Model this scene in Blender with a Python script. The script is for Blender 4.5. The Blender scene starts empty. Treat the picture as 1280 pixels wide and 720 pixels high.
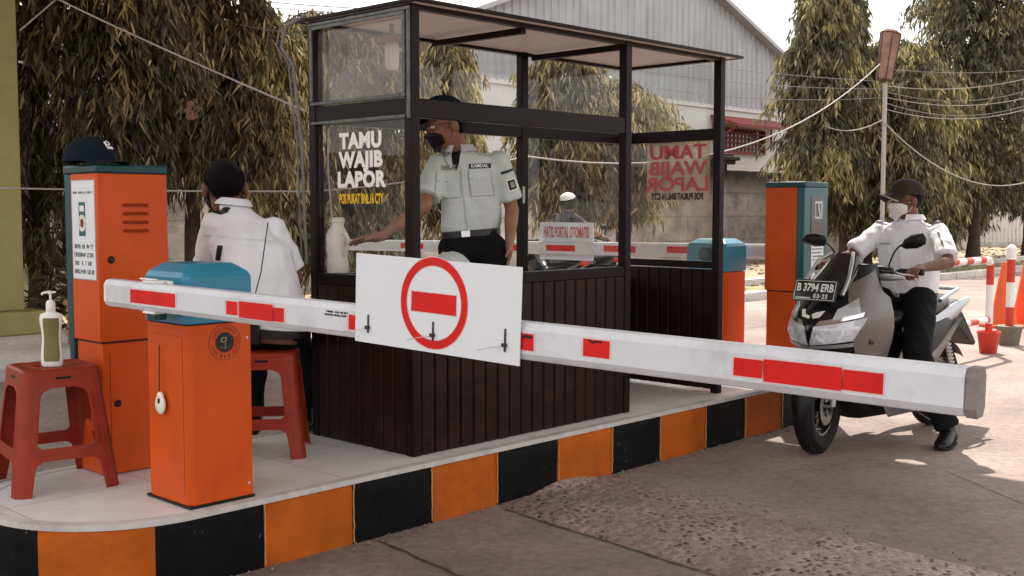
import bpy, bmesh, math, random
import numpy as np
from mathutils import Vector, Matrix, noise
from mathutils.bvhtree import BVHTree
random.seed(7); RNG = np.random.default_rng(11)
PI = math.pi
S = bpy.context.scene
COL = S.collection
R = math.radians
sin, cos = math.sin, math.cos

# ------------------------------------------------------------------ camera
FPX = 1415.0; CAMH = 1.42; PITCH = math.atan(98 / FPX)
cd = bpy.data.cameras.new('camera'); cam = bpy.data.objects.new('camera', cd); COL.objects.link(cam)
cam.location = (0, 0, CAMH); cam.rotation_euler = (PI / 2 - PITCH, 0, 0)
cd.sensor_width = 36; cd.lens = FPX / 1280 * 36; cd.clip_start = 0.05; cd.clip_end = 600
S.camera = cam
def ray(px, py):
    x = (px - 640) / FPX; y = -(py - 360) / FPX
    return Vector((x, cos(PITCH) + y * sin(PITCH), -sin(PITCH) + y * cos(PITCH)))
def G(px, py, z=0.0):
    d = ray(px, py); t = (z - CAMH) / d.z
    return Vector((d.x * t, d.y * t, z))
def AT(px, py, Y):
    d = ray(px, py); t = Y / d.y
    return Vector((d.x * t, Y, CAMH + d.z * t))

ANG = R(43.6)
U = Vector((sin(ANG), cos(ANG), 0)); W = Vector((-cos(ANG), sin(ANG), 0)); UP = Vector((0, 0, 1))
ROTI = PI / 2 - ANG
PZ = 0.277
K = G(440, 600, PZ)
def island(u, w, z=0.0): return K + U * u + W * w + Vector((0, 0, z - PZ))
def icoord(p):
    d = p - K; return d.dot(U), d.dot(W)

# ------------------------------------------------------------------ materials
def N(nt, t, **kw):
    n = nt.nodes.new(t)
    for k, v in kw.items():
        if k in n.inputs.keys() if hasattr(n.inputs, 'keys') else False: n.inputs[k].default_value = v
        else: setattr(n, k, v)
    return n
def newmat(name):
    m = bpy.data.materials.new(name); m.use_nodes = True
    nt = m.node_tree; b = nt.nodes['Principled BSDF']
    return m, nt, b
def c4(c): return (c[0], c[1], c[2], 1)
def mat(name, col, rough=.5, metal=0, var=.12, scale=6, bump=0, bscale=60, col2=None, spec=.3, coat=0, rvar=.1, dirt=0, dscale=2.5, stretch=None, chip=None):
    """solid colour broken by two noises; col2: a second colour the noise drifts to"""
    m, nt, b = newmat(name)
    L = nt.links.new
    tc = nt.nodes.new('ShaderNodeTexCoord')
    n1 = nt.nodes.new('ShaderNodeTexNoise'); n1.inputs['Scale'].default_value = scale; n1.inputs['Detail'].default_value = 6; n1.inputs['Roughness'].default_value = .65
    L(tc.outputs['Object'], n1.inputs['Vector'])
    cr = nt.nodes.new('ShaderNodeValToRGB'); cr.color_ramp.elements[0].position = .32; cr.color_ramp.elements[1].position = .68
    c2 = col2 or tuple(x * (1 - var) for x in col)
    c1 = tuple(min(1, x * (1 + var * .5)) for x in col)
    cr.color_ramp.elements[0].color = c4(c2); cr.color_ramp.elements[1].color = c4(c1)
    L(n1.outputs['Fac'], cr.inputs['Fac'])
    last = cr.outputs['Color']
    if chip:
        n4 = nt.nodes.new('ShaderNodeTexNoise'); n4.inputs['Scale'].default_value = chip[1]; n4.inputs['Detail'].default_value = 10; n4.inputs['Roughness'].default_value = .8
        L(tc.outputs['Object'], n4.inputs['Vector'])
        r4 = nt.nodes.new('ShaderNodeValToRGB'); r4.color_ramp.elements[0].position = chip[2]; r4.color_ramp.elements[1].position = chip[2] + .03
        L(n4.outputs['Fac'], r4.inputs['Fac']); m4 = nt.nodes.new('ShaderNodeMixRGB'); m4.inputs['Color2'].default_value = c4(chip[0])
        L(r4.outputs['Color'], m4.inputs['Fac']); L(last, m4.inputs['Color1']); last = m4.outputs['Color']
    if dirt > 0:
        n2 = nt.nodes.new('ShaderNodeTexNoise'); n2.inputs['Scale'].default_value = dscale; n2.inputs['Detail'].default_value = 9; n2.inputs['Roughness'].default_value = .75
        if stretch:
            mpp = nt.nodes.new('ShaderNodeMapping'); mpp.inputs['Scale'].default_value = stretch; L(tc.outputs['Object'], mpp.inputs['Vector']); L(mpp.outputs[0], n2.inputs['Vector'])
        else: L(tc.outputs['Object'], n2.inputs['Vector'])
        r2 = nt.nodes.new('ShaderNodeValToRGB'); r2.color_ramp.elements[0].position = .5; r2.color_ramp.elements[1].position = .72
        r2.color_ramp.elements[0].color = (0, 0, 0, 1); r2.color_ramp.elements[1].color = (dirt, dirt, dirt, 1)
        L(n2.outputs['Fac'], r2.inputs['Fac'])
        mx = nt.nodes.new('ShaderNodeMixRGB'); mx.inputs['Color2'].default_value = c4((col[0] * .35 + .02, col[1] * .32 + .015, col[2] * .3 + .01))
        L(r2.outputs['Color'], mx.inputs['Fac']); L(last, mx.inputs['Color1']); last = mx.outputs['Color']
    L(last, b.inputs['Base Color'])
    b.inputs['Metallic'].default_value = metal
    b.inputs['Specular IOR Level'].default_value = spec
    if coat: b.inputs['Coat Weight'].default_value = coat; b.inputs['Coat Roughness'].default_value = .12
    mr = nt.nodes.new('ShaderNodeMapRange'); mr.inputs['To Min'].default_value = max(.02, rough - rvar); mr.inputs['To Max'].default_value = min(1, rough + rvar)
    L(n1.outputs['Fac'], mr.inputs['Value']); L(mr.outputs['Result'], b.inputs['Roughness'])
    if bump:
        n3 = nt.nodes.new('ShaderNodeTexNoise'); n3.inputs['Scale'].default_value = bscale; n3.inputs['Detail'].default_value = 4
        L(tc.outputs['Object'], n3.inputs['Vector'])
        bp = nt.nodes.new('ShaderNodeBump'); bp.inputs['Strength'].default_value = bump; bp.inputs['Distance'].default_value = .01
        L(n3.outputs['Fac'], bp.inputs['Height']); L(bp.outputs['Normal'], b.inputs['Normal'])
    return m

M = {}
M['orange'] = mat('orange_powder_coat', (.56, .072, .004), .46, spec=.22, var=.12, scale=3, bump=.06, bscale=220, coat=.06, dirt=.28, dscale=3.5, stretch=(4, 4, 1.0), chip=((.50, .22, .12), 40, .72))
M['teal'] = mat('teal_paint', (.010, .085, .105), .36, spec=.3, var=.12, scale=4, coat=.2, bump=.04, bscale=200, dirt=.1)
M['blue'] = mat('blue_plastic_hood', (.018, .20, .31), .36, spec=.35, var=.12, scale=5, coat=.2, bump=.04, bscale=200, dirt=.1)
M['dteal'] = mat('dark_teal_paint', (.006, .050, .060), .38, spec=.3, var=.15, scale=4, dirt=.1)
M['white_arm'] = mat('white_aluminium_arm', (.60, .62, .65), .36, var=.07, scale=7, bump=.03, bscale=40, dirt=.38, dscale=5)
M['white_board'] = mat('white_sign_board', (.66, .69, .72), .35, var=.03, scale=2, dirt=.06)
M['white'] = mat('white_plastic', (.74, .73, .70), .35, var=.05, dirt=.08, dscale=8)
M['cream'] = mat('cream_plastic', (.72, .68, .58), .4, var=.06, dirt=.15, dscale=14)
M['red'] = mat('red_reflective_tape', (.60, .012, .010), .42, spec=.2, var=.15, scale=12, dirt=.12, dscale=9)
M['redpaint'] = mat('red_paint', (.55, .05, .03), .5, var=.2, scale=9, dirt=.3, dscale=9)
M['stoolred'] = mat('red_stool_plastic', (.26, .026, .011), .42, var=.22, scale=8, bump=.05, bscale=120, dirt=.35, dscale=6, spec=.22)
M['black'] = mat('black_plastic', (.008, .008, .009), .40, spec=.25, var=.3, scale=12, bump=.04, bscale=200)
M['rubber'] = mat('black_rubber', (.009, .009, .009), .75, spec=.25, var=.3, scale=15, bump=.2, bscale=90)
M['gloss_black'] = mat('gloss_black', (.008, .008, .010), .12, var=.3, coat=.5, rvar=.06)
M['grey_paint'] = mat('matt_titanium_paint', (.125, .115, .108), .34, metal=.25, var=.08, scale=5, coat=.25, rvar=.05)
M['silver_paint'] = mat('silver_panel', (.42, .43, .45), .3, metal=.6, var=.1)
M['steel'] = mat('brushed_steel', (.5, .5, .5), .3, metal=1, var=.2, scale=20)
M['galv'] = mat('galvanised_steel', (.42, .43, .42), .5, metal=.7, var=.3, scale=8, dirt=.2)
M['frame'] = mat('dark_brown_frame', (.010, .0055, .005), .42, var=.3, scale=8, bump=.05, bscale=60, dirt=.0, spec=.12)
M['slat'] = mat('dark_wood_cladding', (.016, .0068, .0050), .38, var=.5, scale=7, bump=.15, bscale=30, rvar=.14, spec=.14)
M['slat2'] = mat('dark_wood_cladding_worn', (.009, .0045, .0035), .38, var=.45, scale=7, bump=.15, bscale=30, rvar=.12, spec=.14)
M['roofsheet'] = mat('milky_roof_sheet', (.80, .73, .69), .5, var=.15, scale=2, dirt=.3, dscale=2)
_nt = M['roofsheet'].node_tree; _t = _nt.nodes.new('ShaderNodeBsdfTranslucent'); _t.inputs['Color'].default_value = (.9, .82, .78, 1); _m = _nt.nodes.new('ShaderNodeMixShader'); _m.inputs[0].default_value = .55
_nt.links.new(_nt.nodes['Principled BSDF'].outputs[0], _m.inputs[1]); _nt.links.new(_t.outputs[0], _m.inputs[2]); _nt.links.new(_m.outputs[0], _nt.nodes['Material Output'].inputs['Surface'])
M['kblack'] = mat('black_kerb_paint', (.0035, .0035, .004), .55, spec=.12, var=.4, scale=10, bump=.35, bscale=22, dirt=0, rvar=.15, chip=((.12, .10, .085), 9, .615))
M['korange'] = mat('orange_kerb_paint', (.43, .094, .007), .65, spec=.15, var=.22, scale=5, bump=.4, bscale=22, dirt=.5, dscale=4, chip=((.20, .15, .12), 9, .625))
M['kwhite'] = mat('white_kerb_line', (.52, .50, .48), .6, var=.2, scale=8, dirt=.5, dscale=7, bump=.3, bscale=25)
M['olive'] = mat('olive_wall_paint', (.30, .27, .105), .7, var=.12, scale=3, bump=.2, bscale=40, dirt=.3, dscale=2)
M['shirt'] = mat('white_uniform_cloth', (.72, .73, .76), .85, var=.07, scale=9, bump=.35, bscale=28, dirt=0)
M['shirt_grey'] = mat('pale_grey_uniform_cloth', (.50, .54, .53), .85, var=.1, scale=9, bump=.35, bscale=28)
M['trouser'] = mat('black_trouser_cloth', (.006, .007, .009), .95, spec=.15, var=.3, scale=9, bump=.4, bscale=30)
M['navy'] = mat('navy_cap_cloth', (.005, .010, .018), .9, spec=.15, var=.3, scale=14, bump=.4, bscale=300)
M['browncap'] = mat('dark_brown_cap_cloth', (.030, .022, .016), .85, var=.3, scale=14, bump=.4, bscale=300)
M['khaki'] = mat('khaki_trim_cloth', (.30, .26, .2), .85, var=.15)
M['hair'] = mat('short_black_hair', (.004, .0035, .0035), .7, spec=.2, var=.4, scale=40, bump=.8, bscale=350)
def skinmat(name, col):
    m = mat(name, col, .48, var=.15, scale=14, bump=.15, bscale=90, rvar=.08)
    b = m.node_tree.nodes['Principled BSDF']; b.inputs['Subsurface Weight'].default_value = .08
    b.inputs['Subsurface Radius'].default_value = (.01, .004, .002)
    return m
M['skin'] = skinmat('brown_skin', (.27, .125, .075)); M['skin2'] = skinmat('dark_brown_skin', (.155, .065, .040)); M['skin3'] = skinmat('light_brown_skin', (.36, .18, .12))
M['leather'] = mat('black_leather', (.009, .008, .008), .32, spec=.3, var=.3, scale=20, bump=.15, bscale=120)
M['grey_jacket'] = mat('grey_jacket', (.045, .045, .048), .8, var=.2, bump=.3, bscale=25)
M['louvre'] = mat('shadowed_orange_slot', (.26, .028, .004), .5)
M['pink'] = mat('weathered_pink_plastic', (.25, .14, .10), .7, var=.5, scale=3, dirt=.6, dscale=5)
M['yellow'] = mat('yellow_letter_film', (.75, .45, .03), .5, var=.1)
M['text_white'] = mat('white_letter_film', (.78, .77, .74), .5, var=.04)
M['text_red'] = mat('red_letter_film', (.50, .085, .08), .5, var=.05)
M['text_black'] = mat('black_letter_ink', (.012, .012, .012), .5, var=.1)
M['amber'] = mat('gel_label_olive', (.17, .15, .055), .35, var=.12, scale=9)
M['brickc'] = mat('salmon_brick', (.35, .16, .09), .85, var=.35, scale=5, bump=.5, bscale=20, dirt=.5)
M['pot'] = mat('concrete_pot', (.20, .17, .13), .9, var=.3, scale=8, bump=.4, bscale=30, dirt=.5)
M['conebody'] = mat('orange_cone_rubber', (.66, .10, .03), .55, var=.15, dirt=.2)
M['cable_w'] = mat('pale_cable', (.33, .31, .28), .6, var=.1)
M['cable_g'] = mat('grey_cable', (.16, .16, .15), .6, var=.1)
M['bark'] = mat('tree_bark', (.075, .052, .038), .9, var=.5, scale=6, bump=.9, bscale=18)
M['whitewall'] = mat('white_wall_paint', (.66, .65, .63), .8, var=.07, scale=.6, dirt=.2, dscale=.7)
M['roofred'] = mat('red_awning_paint', (.24, .045, .040), .6, var=.2, scale=4, dirt=.3)
M['seam'] = mat('seam_shadow_grey', (.26, .29, .29), .9, var=.1)  # darker cloth grey standing in for the shadow gap round pockets and flaps
M['skyblue'] = mat('towel_pale', (.45, .47, .46), .9, var=.12, bump=.4, bscale=30)
M['chrome'] = mat('chrome', (.7, .7, .7), .12, metal=1, var=.05, rvar=.05)
M['reflector'] = mat('silver_reflector', (.80, .82, .85), .25, metal=.35, var=.45, scale=26, bump=.5, bscale=26, rvar=.1)
M['redlens'] = mat('red_lens', (.4, .01, .01), .2, var=.1, coat=.5)

def glassmat(name, tint=(1, 1, 1), alpha_dirt=.05, refl=.9, dirtcol=(.55, .55, .52)):
    m, nt, b = newmat(name); L = nt.links.new
    nt.nodes.remove(b); out = nt.nodes['Material Output']
    tr = nt.nodes.new('ShaderNodeBsdfTransparent'); tr.inputs['Color'].default_value = c4(tint)
    gl = nt.nodes.new('ShaderNodeBsdfGlossy'); gl.inputs['Roughness'].default_value = .02
    df = nt.nodes.new('ShaderNodeBsdfDiffuse'); df.inputs['Color'].default_value = c4(dirtcol)
    fr = nt.nodes.new('ShaderNodeLayerWeight'); fr.inputs['Blend'].default_value = .5
    pw = nt.nodes.new('ShaderNodeMath'); pw.operation = 'POWER'; pw.inputs[1].default_value = 4.5; L(fr.outputs['Facing'], pw.inputs[0])
    ml = nt.nodes.new('ShaderNodeMath'); ml.operation = 'MULTIPLY_ADD'; ml.inputs[1].default_value = refl * .85; ml.inputs[2].default_value = .035 * refl
    L(pw.outputs[0], ml.inputs[0])
    m1 = nt.nodes.new('ShaderNodeMixShader'); L(ml.outputs[0], m1.inputs[0]); L(tr.outputs[0], m1.inputs[1]); L(gl.outputs[0], m1.inputs[2])
    tc = nt.nodes.new('ShaderNodeTexCoord'); n = nt.nodes.new('ShaderNodeTexNoise'); n.inputs['Scale'].default_value = 3; n.inputs['Detail'].default_value = 8
    L(tc.outputs['Object'], n.inputs['Vector'])
    r = nt.nodes.new('ShaderNodeMapRange'); r.inputs['From Min'].default_value = .35; r.inputs['From Max'].default_value = .75; r.inputs['To Min'].default_value = alpha_dirt * .3; r.inputs['To Max'].default_value = alpha_dirt * 2
    L(n.outputs['Fac'], r.inputs['Value'])
    m2 = nt.nodes.new('ShaderNodeMixShader'); L(r.outputs[0], m2.inputs[0]); L(m1.outputs[0], m2.inputs[1]); L(df.outputs[0], m2.inputs[2])
    L(m2.outputs[0], out.inputs['Surface'])
    return m
M['glass'] = glassmat('window_glass', (.95, .96, .955), .012, .6)
M['glass_dirty'] = glassmat('dusty_window_glass', (.90, .88, .84), .07, .7)
M['film'] = glassmat('pale_sign_film', (.9, .86, .84), .62, .2, (.92, .82, .78))
M['lens'] = glassmat('clear_headlight_lens', (.97, .97, .98), .2, 1.0, (.85, .87, .9))

def leafmat(name, dark, mid, light, trans=.28):
    m, nt, b = newmat(name); L = nt.links.new
    at = nt.nodes.new('ShaderNodeAttribute'); at.attribute_name = 'rnd'
    cr = nt.nodes.new('ShaderNodeValToRGB')
    e = cr.color_ramp.elements; e[0].position = 0; e[0].color = c4(dark); e[1].position = 1; e[1].color = c4(light)
    x = e.new(.55); x.color = c4(mid)
    L(at.outputs['Fac'], cr.inputs['Fac']); L(cr.outputs['Color'], b.inputs['Base Color'])
    b.inputs['Roughness'].default_value = .42; b.inputs['Specular IOR Level'].default_value = .5
    tl = nt.nodes.new('ShaderNodeBsdfTranslucent'); L(cr.outputs['Color'], tl.inputs['Color'])
    mx = nt.nodes.new('ShaderNodeMixShader'); mx.inputs[0].default_value = trans
    L(b.outputs[0], mx.inputs[1]); L(tl.outputs[0], mx.inputs[2]); L(mx.outputs[0], nt.nodes['Material Output'].inputs['Surface'])
    return m
M['leaf'] = leafmat('drooping_leaves', (.022, .022, .011), (.125, .110, .046), (.48, .385, .165))
M['leaf_far'] = leafmat('drooping_leaves_green', (.032, .035, .018), (.13, .124, .056), (.44, .365, .15), .38)

# ground materials
def groundmat(name, cA, cB, cC, scale=1.2, speck=0, bump=.4, rough=.85, crack=False):
    m, nt, b = newmat(name); L = nt.links.new
    tc = nt.nodes.new('ShaderNodeTexCoord')
    def nz(s, d=8, r=.7, dist=0):
        n = nt.nodes.new('ShaderNodeTexNoise'); n.inputs['Scale'].default_value = s; n.inputs['Detail'].default_value = d; n.inputs['Roughness'].default_value = r; n.inputs['Distortion'].default_value = dist
        L(tc.outputs['Object'], n.inputs['Vector']); return n
    a = nz(scale * .35, 9, .68, .4); f = nz(scale * 14, 8, .75); h = nz(scale * 120, 3, .6)
    r1 = nt.nodes.new('ShaderNodeValToRGB'); e = r1.color_ramp.elements
    e[0].position = .33; e[0].color = c4(cA); e[1].position = .68; e[1].color = c4(cC); x = e.new(.5); x.color = c4(cB)
    L(a.outputs['Fac'], r1.inputs['Fac'])
    r2 = nt.nodes.new('ShaderNodeMapRange'); r2.inputs['From Min'].default_value = .3; r2.inputs['From Max'].default_value = .7; r2.inputs['To Min'].default_value = .58; r2.inputs['To Max'].default_value = 1.3
    L(f.outputs['Fac'], r2.inputs['Value'])
    m1 = nt.nodes.new('ShaderNodeMixRGB'); m1.blend_type = 'MULTIPLY'; m1.inputs['Fac'].default_value = 1
    L(r1.outputs['Color'], m1.inputs['Color1']); L(r2.outputs['Result'], m1.inputs['Color2'])
    r3 = nt.nodes.new('ShaderNodeMapRange'); r3.inputs['From Min'].default_value = .3; r3.inputs['From Max'].default_value = .7; r3.inputs['To Min'].default_value = .78 - speck * .2; r3.inputs['To Max'].default_value = 1.15 + speck * .2
    L(h.outputs['Fac'], r3.inputs['Value'])
    m2 = nt.nodes.new('ShaderNodeMixRGB'); m2.blend_type = 'MULTIPLY'; m2.inputs['Fac'].default_value = 1
    L(m1.outputs['Color'], m2.inputs['Color1']); L(r3.outputs['Result'], m2.inputs['Color2'])
    st = nz(.9, 10, .72, .8); sr = nt.nodes.new('ShaderNodeMapRange'); sr.inputs['From Min'].default_value = .54; sr.inputs['From Max'].default_value = .66; sr.inputs['To Min'].default_value = 1; sr.inputs['To Max'].default_value = .70
    L(st.outputs['Fac'], sr.inputs['Value']); ms = nt.nodes.new('ShaderNodeMixRGB'); ms.blend_type = 'MULTIPLY'; ms.inputs['Fac'].default_value = 1
    L(m2.outputs['Color'], ms.inputs['Color1']); L(sr.outputs['Result'], ms.inputs['Color2'])
    last = ms.outputs['Color']; hsrc = f.outputs['Fac']
    if speck:
        v = nt.nodes.new('ShaderNodeTexVoronoi'); v.inputs['Scale'].default_value = 27; v.inputs['Randomness'].default_value = 1
        w = nz(30, 3); ad = nt.nodes.new('ShaderNodeVectorMath'); ad.operation = 'MULTIPLY_ADD'
        ad.inputs[1].default_value = (.03, .03, .03)
        L(w.outputs['Color'], ad.inputs[0]); L(tc.outputs['Object'], ad.inputs[2]); L(ad.outputs[0], v.inputs['Vector'])
        gt = nt.nodes.new('ShaderNodeValToRGB'); gt.color_ramp.elements[0].position = .22; gt.color_ramp.elements[0].color = (.16, .13, .12, 1); gt.color_ramp.elements[1].position = .42; gt.color_ramp.elements[1].color = (1.1, 1.1, 1.1, 1)
        L(v.outputs['Distance'], gt.inputs['Fac'])
        pn = nz(3.0, 5, .7); pr = nt.nodes.new('ShaderNodeValToRGB'); pr.color_ramp.elements[0].position = .42; pr.color_ramp.elements[1].position = .56
        L(pn.outputs['Fac'], pr.inputs['Fac'])
        m3 = nt.nodes.new('ShaderNodeMixRGB'); m3.blend_type = 'MULTIPLY'
        L(pr.outputs['Color'], m3.inputs['Fac']); L(last, m3.inputs['Color1']); L(gt.outputs['Color'], m3.inputs['Color2']); last = m3.outputs['Color']
        hsrc = v.outputs['Distance']
    L(last, b.inputs['Base Color']); b.inputs['Roughness'].default_value = rough
    bp = nt.nodes.new('ShaderNodeBump'); bp.inputs['Strength'].default_value = bump; bp.inputs['Distance'].default_value = .012
    L(hsrc, bp.inputs['Height'])
    b2 = nt.nodes.new('ShaderNodeBump'); b2.inputs['Strength'].default_value = .35; b2.inputs['Distance'].default_value = .004
    L(h.outputs['Fac'], b2.inputs['Height']); L(bp.outputs['Normal'], b2.inputs['Normal']); L(b2.outputs['Normal'], b.inputs['Normal'])
    return m
M['concrete'] = groundmat('driveway_concrete', (.150, .108, .088), (.228, .168, .141), (.32, .25, .215), 1.5)
M['aggregate'] = groundmat('worn_aggregate', (.19, .132, .105), (.29, .21, .17), (.41, .32, .265), 2.2, speck=1, bump=1.0)
M['dirt'] = groundmat('dry_dirt', (.21, .15, .085), (.29, .21, .12), (.36, .28, .17), 1.0, bump=.6)
M['paving'] = groundmat('pale_paving', (.44, .40, .36), (.54, .50, .45), (.64, .59, .54), 1.5)
M['grassy'] = groundmat('dry_grass_ground', (.13, .12, .05), (.22, .19, .085), (.30, .23, .12), 3.0, bump=.8)

def tilemat():
    m, nt, b = newmat('white_platform_tiles'); L = nt.links.new
    tc = nt.nodes.new('ShaderNodeTexCoord')
    br = nt.nodes.new('ShaderNodeTexBrick'); br.offset = 0; br.inputs['Scale'].default_value = 1
    br.inputs['Brick Width'].default_value = .6; br.inputs['Row Height'].default_value = .6; br.inputs['Mortar Size'].default_value = .0022; br.inputs['Mortar Smooth'].default_value = .3
    br.inputs['Color1'].default_value = (.74, .74, .73, 1); br.inputs['Color2'].default_value = (.70, .70, .695, 1); br.inputs['Mortar'].default_value = (.20, .19, .18, 1)
    L(tc.outputs['Object'], br.inputs['Vector'])
    n = nt.nodes.new('ShaderNodeTexNoise'); n.inputs['Scale'].default_value = 2.5; n.inputs['Detail'].default_value = 9; n.inputs['Roughness'].default_value = .75
    L(tc.outputs['Object'], n.inputs['Vector'])
    r = nt.nodes.new('ShaderNodeMapRange'); r.inputs['From Min'].default_value = .35; r.inputs['From Max'].default_value = .75; r.inputs['To Min'].default_value = 1.04; r.inputs['To Max'].default_value = .74
    L(n.outputs['Fac'], r.inputs['Value'])
    mx = nt.nodes.new('ShaderNodeMixRGB'); mx.blend_type = 'MULTIPLY'; mx.inputs['Fac'].default_value = 1
    L(br.outputs['Color'], mx.inputs['Color1']); L(r.outputs['Result'], mx.inputs['Color2']); L(mx.outputs['Color'], b.inputs['Base Color'])
    r2 = nt.nodes.new('ShaderNodeMapRange'); r2.inputs['To Min'].default_value = .18; r2.inputs['To Max'].default_value = .5
    L(n.outputs['Fac'], r2.inputs['Value']); L(r2.outputs['Result'], b.inputs['Roughness'])
    return m
M['tile'] = tilemat()
def wallmat():
    m, nt, b = newmat('weathered_plaster_wall'); L = nt.links.new
    tc = nt.nodes.new('ShaderNodeTexCoord')
    mp = nt.nodes.new('ShaderNodeMapping'); mp.inputs['Scale'].default_value = (.9, .9, 1.3); L(tc.outputs['Object'], mp.inputs['Vector'])
    n = nt.nodes.new('ShaderNodeTexNoise'); n.inputs['Scale'].default_value = 1.4; n.inputs['Detail'].default_value = 10; n.inputs['Roughness'].default_value = .72
    L(mp.outputs[0], n.inputs['Vector'])
    cr = nt.nodes.new('ShaderNodeValToRGB'); e = cr.color_ramp.elements; e[0].position = .36; e[0].color = (.24, .22, .20, 1); e[1].position = .62; e[1].color = (.62, .58, .54, 1)
    x = e.new(.48); x.color = (.45, .42, .39, 1)
    L(n.outputs['Fac'], cr.inputs['Fac'])
    # soot along the top of the wall
    sp = nt.nodes.new('ShaderNodeSeparateXYZ'); L(tc.outputs['Object'], sp.inputs[0])
    ms = nt.nodes.new('ShaderNodeMapRange'); ms.inputs['From Min'].default_value = 1.7; ms.inputs['From Max'].default_value = 2.5; ms.inputs['To Min'].default_value = 0; ms.inputs['To Max'].default_value = 1.0
    L(sp.outputs['Z'], ms.inputs['Value'])
    mm = nt.nodes.new('ShaderNodeMath'); mm.operation = 'MULTIPLY'; L(ms.outputs[0], mm.inputs[0]); L(n.outputs['Fac'], mm.inputs[1])
    m3 = nt.nodes.new('ShaderNodeMath'); m3.operation = 'MULTIPLY'; m3.inputs[1].default_value = 2.6; m3.use_clamp = True; L(mm.outputs[0], m3.inputs[0])
    mx = nt.nodes.new('ShaderNodeMixRGB'); mx.inputs['Color2'].default_value = (.05, .042, .036, 1)
    bw = nt.nodes.new('ShaderNodeTexBrick'); bw.inputs['Scale'].default_value = 1; bw.inputs['Brick Width'].default_value = 1.9; bw.inputs['Row Height'].default_value = .62; bw.inputs['Mortar Size'].default_value = .02
    bw.inputs['Color1'].default_value = (1, 1, 1, 1); bw.inputs['Color2'].default_value = (.86, .86, .86, 1); bw.inputs['Mortar'].default_value = (.62, .62, .62, 1)
    cx_ = nt.nodes.new('ShaderNodeCombineXYZ'); L(sp.outputs['X'], cx_.inputs['X']); L(sp.outputs['Z'], cx_.inputs['Y']); L(cx_.outputs[0], bw.inputs['Vector'])
    mb_ = nt.nodes.new('ShaderNodeMixRGB'); mb_.blend_type = 'MULTIPLY'; mb_.inputs['Fac'].default_value = .8; L(cr.outputs['Color'], mb_.inputs['Color1']); L(bw.outputs['Color'], mb_.inputs['Color2'])
    L(m3.outputs[0], mx.inputs['Fac']); L(mb_.outputs['Color'], mx.inputs['Color1']); L(mx.outputs['Color'], b.inputs['Base Color'])
    b.inputs['Roughness'].default_value = .9
    bp = nt.nodes.new('ShaderNodeBump'); bp.inputs['Strength'].default_value = .6; bp.inputs['Distance'].default_value = .03
    L(n.outputs['Fac'], bp.inputs['Height']); L(bp.outputs['Normal'], b.inputs['Normal'])
    return m
M['wall'] = wallmat()
M['corr'] = mat('grey_corrugated_steel', (.40, .405, .42), .55, metal=.15, var=.14, scale=.8, dirt=.45, dscale=1.2, stretch=(2.2, 2.2, .22))

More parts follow.
